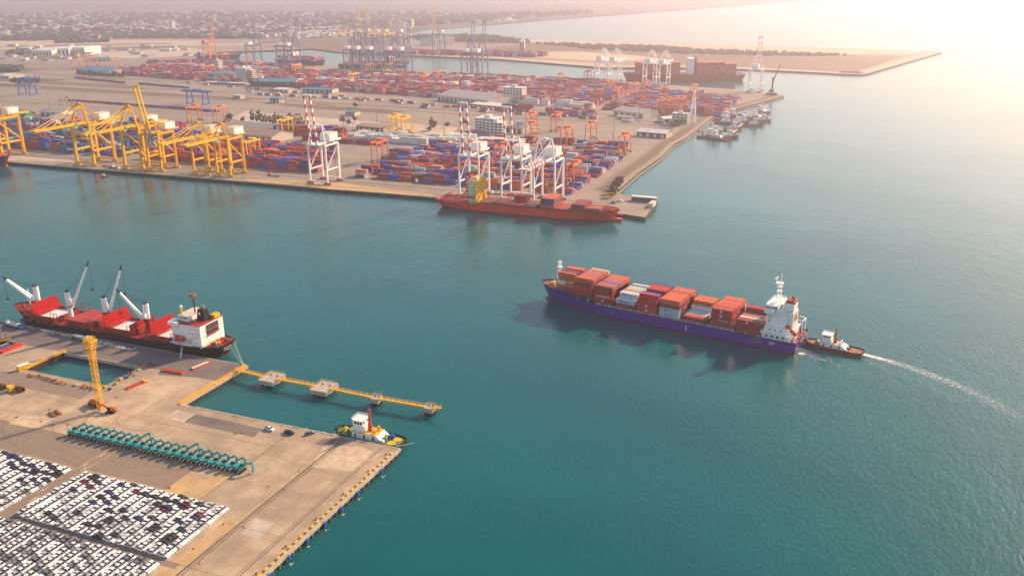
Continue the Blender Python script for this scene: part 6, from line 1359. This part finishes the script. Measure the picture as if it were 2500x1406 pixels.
# ================================================================ BUILDINGS
def shed(pts, h, roofm, lab, wallm='wall_cream', ridge=3.0, along=None, open_=False, cat='warehouse'):
    """pts: ground px of near-left, near-right, depth metres"""
    (ax_, ay_), (bx_, by_), dep = pts; a, b = at(ax_, ay_), at(bx_, by_); d = b-a; L = d.length; o = empty('warehouse', a, math.atan2(d.y, d.x), lab, cat)
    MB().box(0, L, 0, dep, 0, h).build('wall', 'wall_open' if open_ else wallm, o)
    e = 1.0; m = dep/2
    MB().add([(-e, -e, h), (L+e, -e, h), (L+e, m, h+ridge), (-e, m, h+ridge), (L+e, dep+e, h), (-e, dep+e, h), (-e, -e, h+.35), (L+e, -e, h+.35), (L+e, m, h+ridge+.35), (-e, m, h+ridge+.35), (L+e, dep+e, h+.35), (-e, dep+e, h+.35)], [(6, 7, 8, 9), (9, 8, 10, 11), (0, 3, 2, 1), (3, 5, 4, 2), (0, 1, 7, 6), (1, 2, 8, 7), (2, 4, 10, 8), (4, 5, 11, 10), (5, 3, 9, 11), (3, 0, 6, 9)]).build('roof', roofm, o)
    MB().add([(L+.05, 0, h), (L+.05, dep, h), (L+.05, m, h+ridge)], [(0, 1, 2)]).add([(L+.05, 1, 0), (L+.05, dep-1, 0), (L+.05, dep-1, h), (L+.05, 1, h)], [(0, 1, 2, 3)]).build('gable_wall', wallm, o)
    n = max(2, int(L/9))
    for k in range(min(n, 14)):
        x = (k+.5)*L/n; MB().box(x-2, x+2, -.08, 0, 0, h*.75).build('loading_door', 'dark_grey' if not open_ else wallm, o)
    return o
shed(((1068, 246), (1190, 260), 75), 9, 'roof_grey', 'large grey roofed warehouse with a cream gable right of centre', ridge=7)
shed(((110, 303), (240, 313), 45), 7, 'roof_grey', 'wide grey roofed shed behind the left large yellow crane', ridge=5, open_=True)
shed(((98, 283), (150, 286), 25), 6, 'roof_grey', 'small shed with a white gable below the tan gantry', 'wall_white', 3)
shed(((505, 335), (665, 350), 40), 8, 'roof_brown', 'long brown roofed warehouse behind the right yellow cranes', ridge=5)
shed(((588, 322), (655, 328), 26), 7, 'roof_grey', 'low grey shed left of the yellow yard gantry pair', 'wall_cream', 4)
shed(((690, 320), (770, 328), 24), 6, 'roof_grey', 'flat grey shed behind the boom of the lone white crane', ridge=2)
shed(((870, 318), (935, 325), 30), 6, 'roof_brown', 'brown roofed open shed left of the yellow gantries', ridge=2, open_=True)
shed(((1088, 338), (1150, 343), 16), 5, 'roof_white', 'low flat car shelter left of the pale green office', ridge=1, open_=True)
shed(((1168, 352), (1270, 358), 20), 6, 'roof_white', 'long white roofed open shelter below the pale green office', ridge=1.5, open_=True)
shed(((1220, 322), (1275, 328), 36), 8, 'roof_grey', 'grey gabled hall right of the pale green office', ridge=4)
shed(((1555, 333), (1625, 339), 24), 6, 'roof_white', 'long shed with a pale ribbed roof at the back of the right yard', ridge=3, open_=True)
shed(((1497, 283), (1570, 291), 40), 8, 'roof_grey', 'grey warehouse with a cream gable in the hazy right', ridge=4)
shed(((1505, 291), (1540, 295), 12), 4, 'roof_grey', 'low annex in front of the hazy grey warehouse', ridge=1)
shed(((1620, 300), (1655, 298), 20), 5, 'roof_white', 'small pale roofed shed under the orange gantry cluster', ridge=2)
shed(((1150, 262), (1255, 272), 30), 5, 'roof_white', 'group of low white roofs below the large grey warehouse', ridge=1.5, open_=True)
shed(((1275, 247), (1340, 252), 30), 6, 'roof_brown', 'long open sided shed right of the white terrace office', ridge=2, open_=True)
shed(((618, 212), (722, 212), 60), 9, 'roof_blue', 'long blue roofed shed in the middle distance', 'wall_white', 4, open_=True)
shed(((512, 192), (570, 192), 50), 9, 'roof_blue', 'blue canopy with a flat roof left of the white tower block', ridge=2, open_=True)
shed(((740, 227), (810, 229), 30), 6, 'roof_blue', 'small blue grey roof between trucks right of the blue shed', ridge=2, open_=True)
shed(((670, 226), (704, 228), 25), 6, 'roof_white', 'small pale roofed kiosk below the blue shed', ridge=1.5)
shed(((195, 180), (262, 186), 60), 9, 'roof_blue', 'teal blue roofed hall at the far left', ridge=5)
shed(((235, 184), (285, 188), 20), 6, 'roof_white', 'low cream annex before the teal roofed hall', ridge=1)
shed(((505, 206), (600, 210), 16), 4, 'roof_white', 'long thin canopy below the white tower block', ridge=1, open_=True)
shed(((572, 200), (640, 200), 14), 9, 'roof_white', 'low white annex right of the white tower block', 'wall_white', 1)
shed(((80, 141), (128, 141), 90), 19, 'roof_white', 'leftmost of three large white halls', 'wall_white', 3); shed(((133, 139), (170, 138), 90), 21, 'roof_white', 'middle one of three large white halls', 'wall_white', 3); shed(((178, 136), (208, 136), 90), 21, 'roof_white', 'rightmost of three large white halls', 'wall_white', 3)
shed(((228, 152), (270, 150), 40), 8, 'roof_blue', 'blue roofed low hall by the pale far gantries', ridge=2); shed(((0, 192), (22, 193), 40), 6, 'roof_white', 'cream roofed building at the far left edge', ridge=2)
shed(((845, 283), (865, 284), 20), 5, 'roof_blue', 'small blue canopied kiosk beside the paved storage field', ridge=1, open_=True); shed(((660, 251), (680, 253), 16), 7, 'roof_blue', 'blue roofed checkpoint on the port road', ridge=1, open_=True)
shed(((570, 242), (586, 243), 14), 6, 'roof_white', 'small white checkpoint right of the wide blue gantry', ridge=1, open_=True)
shed(((1060, 112), (1110, 108), 60), 22, 'roof_blue', 'blue roofed hall on the far peninsula', ridge=3); shed(((1268, 122), (1280, 122), 30), 25, 'wall_white', 'bluish block on the sandy far peninsula', ridge=1)
def office(px, py, L, D, floors, lab, rz=0, wall='wall_white', fh=3.6):
    p = at(px, py); o = empty('office_building', p, rz, lab, 'building'); h = floors*fh
    MB().box(0, L, 0, D, 0, h).build('wall', wall, o); MB().box(-.5, L+.5, -.5, D+.5, h, h+.5).build('roof', 'roof_white', o); MB().box(L*.35, L*.6, D*.3, D*.6, h+.5, h+4).build('roof_house', wall, o)
    for f in range(floors):
        for k in range(max(3, int(L/5))):
            w_ = L/max(3, int(L/5)); MB().box(k*w_+w_*.15, (k+1)*w_-w_*.15, -.12, 0, f*fh+1, f*fh+2.7).build('window', 'glass', o)
        MB().box(-.4, L+.4, -1.0, 0, (f+1)*fh-.5, (f+1)*fh-.1).build('balcony_slab', 'wall_white', o)
        for k in range(max(2, int(D/6))): w_ = D/max(2, int(D/6)); MB().box(L, L+.12, k*w_+w_*.2, (k+1)*w_-w_*.2, f*fh+1, f*fh+2.7).build('window', 'glass', o)
    return o
office(1160, 322, 32, 24, 5, 'pale green office block with stepped roof behind the raised white booms', .0); office(1186, 326, 24, 18, 4, 'lower wing with square windows on the right of the pale green office', .0)
office(1229, 246, 34, 20, 6, 'white terraced office block with long balcony bands right of the grey warehouse'); office(577, 203, 26, 22, 8, 'white tower block with louvred floors near the blue shed'); office(596, 203, 22, 14, 7, 'narrower white slab joined to the tower block', wall='wall_cream')
office(523, 176, 14, 14, 7, 'small cream block above the blue canopy'); office(1640, 303, 22, 14, 4, 'white framed control building near the breakwater bend')
for px, py, h, lab in ((1691, 300, 42, 'white lattice signal tower near the breakwater bend'),):
    p = at(px, py); o = empty('lattice_tower', p, 0, lab, 'tower'); mb = MB(); lattice(mb, 8, 0, 2, h, 8, .35); mb.build('lattice', 'white_paint', o); MB().box(-2, 2, -2, 2, h, h+2).build('platform', 'white_paint', o)
# more clutter on the far paved fields
for (x0, x1, y0, rows, p, d, h) in ((-1750, -1660, 1560, 6, 'F', .7, 2), (-1900, -1700, 1700, 4, 'L', .6, 1.5), (-1980, -1720, 2000, 5, 'F', .6, 1.6), (-2300, -1990, 1900, 4, 'W', .5, 1.4), (-1080, -940, 1255, 2, 'L', .5, 1.2)): pass
F('sand_track', [(-200, 118), (100, 116), (330, 112), (520, 108), (700, 108), (700, 110), (330, 115), (100, 120), (-200, 123)], 'sand', 3.36)
F('sand_track', [(-200, 108), (60, 104), (240, 102), (240, 103.5), (60, 106), (-200, 111)], 'apron_pale', 3.38)
F('scrub_land', [(100, 112), (220, 108), (420, 106), (420, 108), (230, 111), (110, 115)], 'scrub', 3.37)
F('scrub_land', [(230, 118), (420, 112), (470, 114), (330, 121), (240, 123)], 'town_ground', 3.37)
F('paved_field', [(240, 130), (470, 118), (500, 126), (460, 138), (330, 144), (240, 140)], 'apron_pale', 3.36)
F('paved_field', [(0, 150), (180, 158), (340, 156), (330, 168), (180, 172), (60, 168)], 'yard_asphalt', 3.24)
F('scrub_land', [(-200, 186), (30, 190), (170, 195), (120, 199), (-200, 196)], 'town_ground', 3.41)
F('scrub_land', [(30, 171), (90, 168), (110, 171), (60, 177)], 'scrub', 3.37)
# town
r_ = random.Random(33); tn = 0
def tbld(px, py, L, D, h, wm, rm, lab='small pale building in the hazy town behind the port', nm_='town_house'):
    p = at(px, py); mb = MB(); mb.box(0, L, 0, D, 0, h); mb.add([(-1, -1, h), (L+1, -1, h), (L+1, D/2, h+2.5), (-1, D/2, h+2.5), (L+1, D+1, h), (-1, D+1, h)], [(0, 1, 2, 3), (3, 2, 4, 5), (0, 3, 5), (1, 4, 2)], 1)
    zn = ['far left', 'left', 'middle left', 'middle', 'middle right', 'right'][min(5, max(0, int(px/210)))]; dp = 'nearest' if py > 84 else ('nearer' if py > 70 else ('farther' if py > 54 else 'farthest'))
    if 'town' in lab: lab = f'{"wide" if L > 30 else "small"} {"tall" if h > 9 else "low"} '+lab+f', {zn}, {dp} belt'
    else: lab = f'{"wide" if L > 24 else "small"} {"cream" if rm == "roof_white" else ("brown" if rm == "roof_brown" else "grey")} '+lab+f', {zn}'
    tag(mb.build(nm_, [wm, rm], None, (p.x, p.y, 3.2), r_.uniform(-.4, .4)), lab, 'building', 'buildings of the hazy town')
for i in range(230):
    px = r_.uniform(-20, 1000) if i < 190 else r_.uniform(1000, 1240); py = r_.uniform(40, 96)**1.0 if px < 900 else r_.uniform(30, 56)
    if i < 90: py = r_.uniform(62, 92); px = r_.uniform(-10, 820)
    s = r_.uniform(.8, 1.8); rm = r_.choice(['roof_white', 'roof_white', 'wall_white', 'roof_brown', 'hatch_pink', 'roof_white'])
    tbld(px, py, 22*s, 13*s, r_.uniform(6, 11), r_.choice(['wall_white', 'wall_cream']), rm, {'roof_brown': 'brown roofed house in the hazy town behind the port', 'hatch_pink': 'red roofed house in the hazy town behind the port'}.get(rm, 'pale roofed building in the hazy town behind the port'))
for px, lab in ((380, 'left one of three cream apartment towers in the town'), (396, 'middle one of three cream apartment towers in the town'), (412, 'right one of three cream apartment towers in the town'), (995, 'tall pale block beside the distant bay')):
    p = at(px, 71 if px < 900 else 66); o = empty('apartment_tower', p, 0, lab, 'building'); MB().box(0, 22, 0, 20, 0, 32).build('wall', 'wall_cream', o); MB().box(-1, 23, -1, 21, 32, 33.5).build('roof', 'roof_white', o)
for i in range(60):
    px, py = (r_.uniform(0, 220), r_.uniform(118, 150)) if i < 30 else (r_.uniform(0, 480), r_.uniform(112, 140)); tbld(px, py, r_.uniform(14, 34), r_.uniform(10, 20), r_.uniform(4, 8), 'wall_cream', r_.choice(['roof_white', 'roof_brown', 'roof_grey']), 'low roof around the white halls beyond the port')
# ================================================================ TREES
def tree_mesh(seed, h=9, w_=4.5, n=900, leafm='leaf', tall=1.0):
    q = random.Random(seed); t = MB(); t.cyl((0, 0, 0), (.1, 0, h*.45), .3, .18, 7)
    for k in range(5): a = q.uniform(0, 6.3); t.cyl((.1, 0, h*.3+k*.3), (math.cos(a)*w_*.5, math.sin(a)*w_*.5, h*.62+q.uniform(-.5, 1)), .13, .04, 5)
    c = MB(); cl = [(Vector((q.gauss(0, w_*.38), q.gauss(0, w_*.38), h*.62+q.gauss(0, h*.14)*tall)), q.uniform(.8, 1.7)) for _ in range(16)]
    for _ in range(n):
        b, r = q.choice(cl); d = Vector((q.gauss(0, 1), q.gauss(0, 1), q.gauss(0, .8))).normalized(); p = b+d*r*q.uniform(.6, 1.15); u = Vector((q.gauss(0, 1), q.gauss(0, 1), q.gauss(0, 1))).normalized(); v = d.cross(u).normalized(); u = v.cross(d); s = q.uniform(.3, .65)
        c.add([p-u*s, p+v*s*.8, p+u*s, p-v*s*.8], [(0, 1, 2, 3)])
    return t, c, leafm
def tree_proto(*a, **k):
    t, c, lm = tree_mesh(*a, **k); o = empty('tree', (0, 0, 0)); t.build('trunk', 'bark', o); c.build('crown', lm, o); KIDS[o.name] = list(o.children); return o
tp_ = [tree_proto(1), tree_proto(2, h=11, w_=5, n=1200), tree_proto(3, h=13, w_=2.6, n=900, tall=1.5), tree_proto(4, h=7, w_=4, leafm='leaf_dry')]
tsp = [(561, 297, 1, 'round tree beside the right paved field gantry'), (592, 300, 0, 'tree left of the magenta stacks'), (1055, 306, 0, 'tree at the sandy lot, upper left'), (1062, 318, 1, 'broad tree at the sandy lot, centre'), (1048, 322, 3, 'low tree at the sandy lot, lower left'), (1092, 312, 3, 'small tree between sandy lot and car shelter'), (1136, 308, 0, 'tree behind the left raised white boom'), (868, 264, 3, 'bush on the scrub strip right of the lone boom'), (838, 304, 0, 'tree right of the lone white crane boom'), (852, 306, 3, 'second tree right of the lone boom'), (866, 300, 0, 'third tree right of the lone boom'), (930, 312, 3, 'tree left of the yellow gantries')]
for i in range(16): tsp.append((618+i*8.2, 304+i*.9-(i % 3), 2, f'slender tree in the row along the paved field, {ords[i]} from left'))
for i in range(14): tsp.append((615+i*8.5, 214+i*.6+(i % 2)*2, i % 2, f'dark tree before the blue roofed shed, {ords[i]} from left'))
for i in range(10): tsp.append((195+i*12, 187+i*.8, i % 2, f'tree in the row below the teal hall, {ords[i]} from left'))
for i in range(9): tsp.append((1640+i*5.5, 312-i*2.2+(i % 2)*3, 3, f'bush at the breakwater bend, {ords[i]} from left'))
for i in range(7): tsp.append((1492+i*3, 483-i*5+(i % 2)*3, 3, f'bush at the root of the breakwater, {ords[i]} from the water'))
for i in range(8): tsp.append((30+i*9, 206+(i % 3)*3, 0, f'tree in the far left clump near the blue gantry, {ords[i]} from left'))
r_ = random.Random(12)
for px, py, k, lab in tsp:
    o = copy_tree(tp_[k]); p = at(px, py); o.location = p; o.rotation_euler.z = r_.uniform(0, 6); s = r_.uniform(.85, 1.3)*(1.25 if py < 260 else 1); o.scale = (s, s, s); tag(o, lab, 'tree', 'trees and bushes around the port')
for o in tp_:
    for c in list(o.children): bpy.data.objects.remove(c)
    bpy.data.objects.remove(o)
# woods far off: masses nobody could count
wd = MB(); wd2 = MB(); r_ = random.Random(4)
def wood(mb, poly_px, n, s0, s1):
    xs = [p[0] for p in poly_px]; ys = [p[1] for p in poly_px]; k = 0; tries = 0
    while k < n and tries < n*20:
        tries += 1; x, y = r_.uniform(min(xs), max(xs)), r_.uniform(min(ys), max(ys)); inside = False; j = len(poly_px)-1
        for i in range(len(poly_px)):
            xi, yi = poly_px[i]; xj, yj = poly_px[j]
            if (yi > y) != (yj > y) and x < (xj-xi)*(y-yi)/(yj-yi)+xi: inside = not inside
            j = i
        if not inside: continue
        k += 1; p = at(x, y); s = r_.uniform(s0, s1)
        for _ in range(3): mb.ball((p.x+r_.uniform(-s, s), p.y+r_.uniform(-s, s), 3+s*.5+r_.uniform(0, s*.3)), s*r_.uniform(.5, .9), n=5, k=4, jit=.7)
wood(wd, [(-30, 98), (60, 93), (180, 86), (200, 96), (170, 100), (-30, 101)], 260, 6, 11)
wood(wd, [(60, 90), (300, 84), (480, 86), (640, 88), (640, 95), (300, 95), (60, 96)], 420, 6, 11)
wood(wd, [(-20, 70), (950, 60), (950, 72), (600, 84), (-20, 88)], 750, 5, 9)
wood(wd, [(-20, 35), (1100, 30), (1040, 60), (800, 62), (-20, 68)], 1100, 6, 12)
wood(wd, [(1000, 92), (1180, 91), (1240, 98), (1300, 106), (1180, 104), (1040, 102)], 500, 5, 9)
wood(wd, [(1000, 66), (1200, 52), (1440, 36), (1440, 30), (1100, 40)], 260, 9, 16)
wood(wd2, [(1300, 107), (1560, 114), (1600, 114), (1700, 124), (1900, 131), (2080, 137), (1900, 138), (1640, 131), (1450, 122)], 800, 3, 6)
wood(wd, [(130, 103), (270, 101), (260, 105), (140, 107)], 60, 6, 9); wood(wd, [(0, 168), (50, 168), (46, 176), (0, 178)], 120, 5, 8); wood(wd, [(20, 138), (100, 132), (90, 128), (20, 131)], 90, 5, 8)
tag(wd.build('distant_wood', 'leaf'), kind='stuff'); tag(wd2.build('scrub_bushes', 'leaf_dry'), kind='stuff')
rb = MB()
for _ in range(1500): 
    px, py = r_.uniform(0, 1000), r_.uniform(28, 94); p = at(px, py); s = r_.uniform(5, 13); rb.box(p.x-s, p.x+s, p.y-s*.6, p.y+s*.6, 3, 3+r_.uniform(4, 8), r_.choice([0, 0, 1, 2]))
tag(rb.build('distant_town', ['wall_white', 'wall_cream', 'roof_brown']), kind='stuff')
# ================================================================ TRAIN, TRUCKS, MASTS
def wagon(p, rz, col, lab, grp):
    o = empty('rail_wagon', p, rz, lab, 'rail wagon', grp); MB().box(-6.6, 6.6, -1.3, 1.3, .8, 1.2).build('flat_bed', 'dark_grey', o); MB().cyl((-4.6, -1, .5), (-4.6, 1, .5), .5, n=8).cyl((4.6, -1, .5), (4.6, 1, .5), .5, n=8).build('wheelset', 'rubber', o)
    if col is not None: c = bpy.data.objects.new('load_box', C40); sc.collection.objects.link(c); c.parent = o; c.location = (0, 0, 1.22); c.color = (*col, 1)
tc1 = [DR, NV, BL, MG, MG, PK, DR, MG, NV, BL, NV, DR, PK, NV, BR, NV, DR, MG, NV, NV, NV, NV]
def train(a, b, cols, nm_):
    a, b = at(*a), at(*b); d = (b-a).normalized(); n = int((b-a).length/14.2)
    for i in range(n):
        c = cols[i % len(cols)]; w1 = ords[i] if i < 24 else f'{ords[i-20]} after the twentieth'
        wagon(a+d*(14.2*i), math.atan2(d.y, d.x), c, f'rail wagon with {"no load" if c is None else CN[c]+" container"}, {nm_}, {w1} from left', 'wagons of the '+nm_)
train((155, 246), (560, 277), tc1, 'near container train'); train((188, 193), (320, 206), [NV, NV, DR, MG, NV, GN, NV, BR], 'far container train'); train((345, 207), (470, 218), [NV, NV, BL, NV, GN, NV], 'second far train')
r_ = random.Random(77)
rv = [(668, 431, 0), (782, 452, 0), (880, 434, 0), (1005, 444, 0), (500, 420, 0), (265, 408, 0), (280, 412, 0), (1160, 470, 0), (1215, 476, 0), (895, 352, 0)]
tplace = ['red trailer truck on the quay left of the lone white crane', None, 'empty trailer truck right of the lone white crane', 'truck near the yellow marks of the quay lane', 'truck between the smaller yellow cranes', 'dark trailer truck under the large yellow cranes, front one', 'dark trailer truck under the large yellow cranes, rear one', 'brown trailer behind the red ship, left', 'brown trailer behind the red ship, right', 'magenta trailer truck behind the lone white crane']
for (px, py, z), lab in zip(rv, tplace):
    if lab: o = truck(at(px, py), r_.choice([0, math.pi, .1]), lab, None, r_.choice(['white_clean', 'red_orange']), 14, 'trailer trucks on the far quay', cont=True, small=True)
lanes = [((590, 224), (1560, 300)), ((430, 202), (1100, 262)), ((1080, 262), (1300, 275)), ((620, 232), (1000, 250)), ((1000, 262), (1640, 306))]
k = 0; nl = ['upper lane of the port road', 'back lane before the far yard', 'row below the white roofs', 'row beside the blue roofed sheds', 'lower lane of the port road']
for li, (a_, b_) in enumerate(lanes):
    n = (14, 12, 10, 14, 8)[li]
    for i in range(n):
        t = (i+.2+r_.random()*.5)/n; p = at(lerp(a_[0], b_[0], t), lerp(a_[1], b_[1], t)); col = r_.choice([BR, NV, BL, OB, WH, GB, DR, PK]); o = empty('trailer_truck', p, R(-4), f'trailer truck with {CN[col]} box, {nl[li]}, {ords[i]} from left', 'truck', 'trucks queued along the port roads')
        MB().box(-7, 5, -1.2, 1.2, .8, 1.1).build('chassis', 'dark_grey', o); c = bpy.data.objects.new('load_box', C40); sc.collection.objects.link(c); c.parent = o; c.location = (-.9, 0, 1.1); c.color = (*col, 1); MB().box(5.2, 7.4, -1.2, 1.2, .5, 3.3).build('cab', 'white_clean', o)
        k += 1
for i, (px, py, h) in enumerate(((245, 300, 30), (292, 340, 26), (123, 275, 30), (822, 432, 34), (865, 360, 30), (920, 300, 30), (1132, 300, 30), (1085, 340, 30), (1417, 445, 36), (1494, 402, 34), (1498, 350, 30), (1008, 318, 28), (700, 268, 28), (1305, 268, 28), (362, 205, 32), (880, 262, 30), (210, 268, 30), (1245, 285, 28), (1365, 300, 28), (1560, 300, 28))):
    wh = ['behind the first large yellow crane', 'between the two large yellow cranes', 'on the paved field, far left', 'right beside the lone white crane', 'behind the lone white crane', 'on the paved field right of the lone boom', 'left of the pale green office', 'by the sandy lot', 'between the lowered white boom and the breakwater', 'in the right yard, nearer', 'in the right yard, farther', 'behind the yellow gantries', 'on the scrub strip left of the lone boom', 'on the port road right of the striped booms', 'among the far left tracks', 'on the port road behind the lone boom', 'on the paved field above the left yellow crane', 'behind the right raised boom', 'at the back fence of the right yard', 'on the port road in the haze'][i]
    lamp(px, py, h, 'tall thin light mast '+wh, w_=.45)
strip2 = [(1510, 500)]
for i in range(34):
    pass
mb = MB()
for i in range(60): p = at(lerp(905, 1065, i/60), lerp(437, 452, i/60)); mb.box(p.x-.7, p.x+.7, p.y-.5, p.y+.5, 3.05, 3.9 if i % 2 else 3.1, i % 2)
tag(mb.build('road_barrier_blocks', ['line_yellow', 'rust_steel']), kind='stuff')
# ================================================================ HAZE
def haze():
    m = bpy.data.materials.new('haze'); m.use_nodes = True; nt = m.node_tree; nt.nodes.remove(nt.nodes['Principled BSDF'])
    v = nt.nodes.new('ShaderNodeVolumePrincipled'); v.inputs['Color'].default_value = (.92, .81, .92, 1)
    v.inputs['Density'].default_value = HZ; v.inputs['Anisotropy'].default_value = HG
    nt.links.new(v.outputs[0], nt.nodes['Material Output'].inputs['Volume']); MT['haze'] = m
    MB().box(-62000, 62000, -3000, 62000, -7, 206).build('haze', 'haze')['kind'] = 'stuff'
HZ, HG = 1.7e-4, .78
haze()
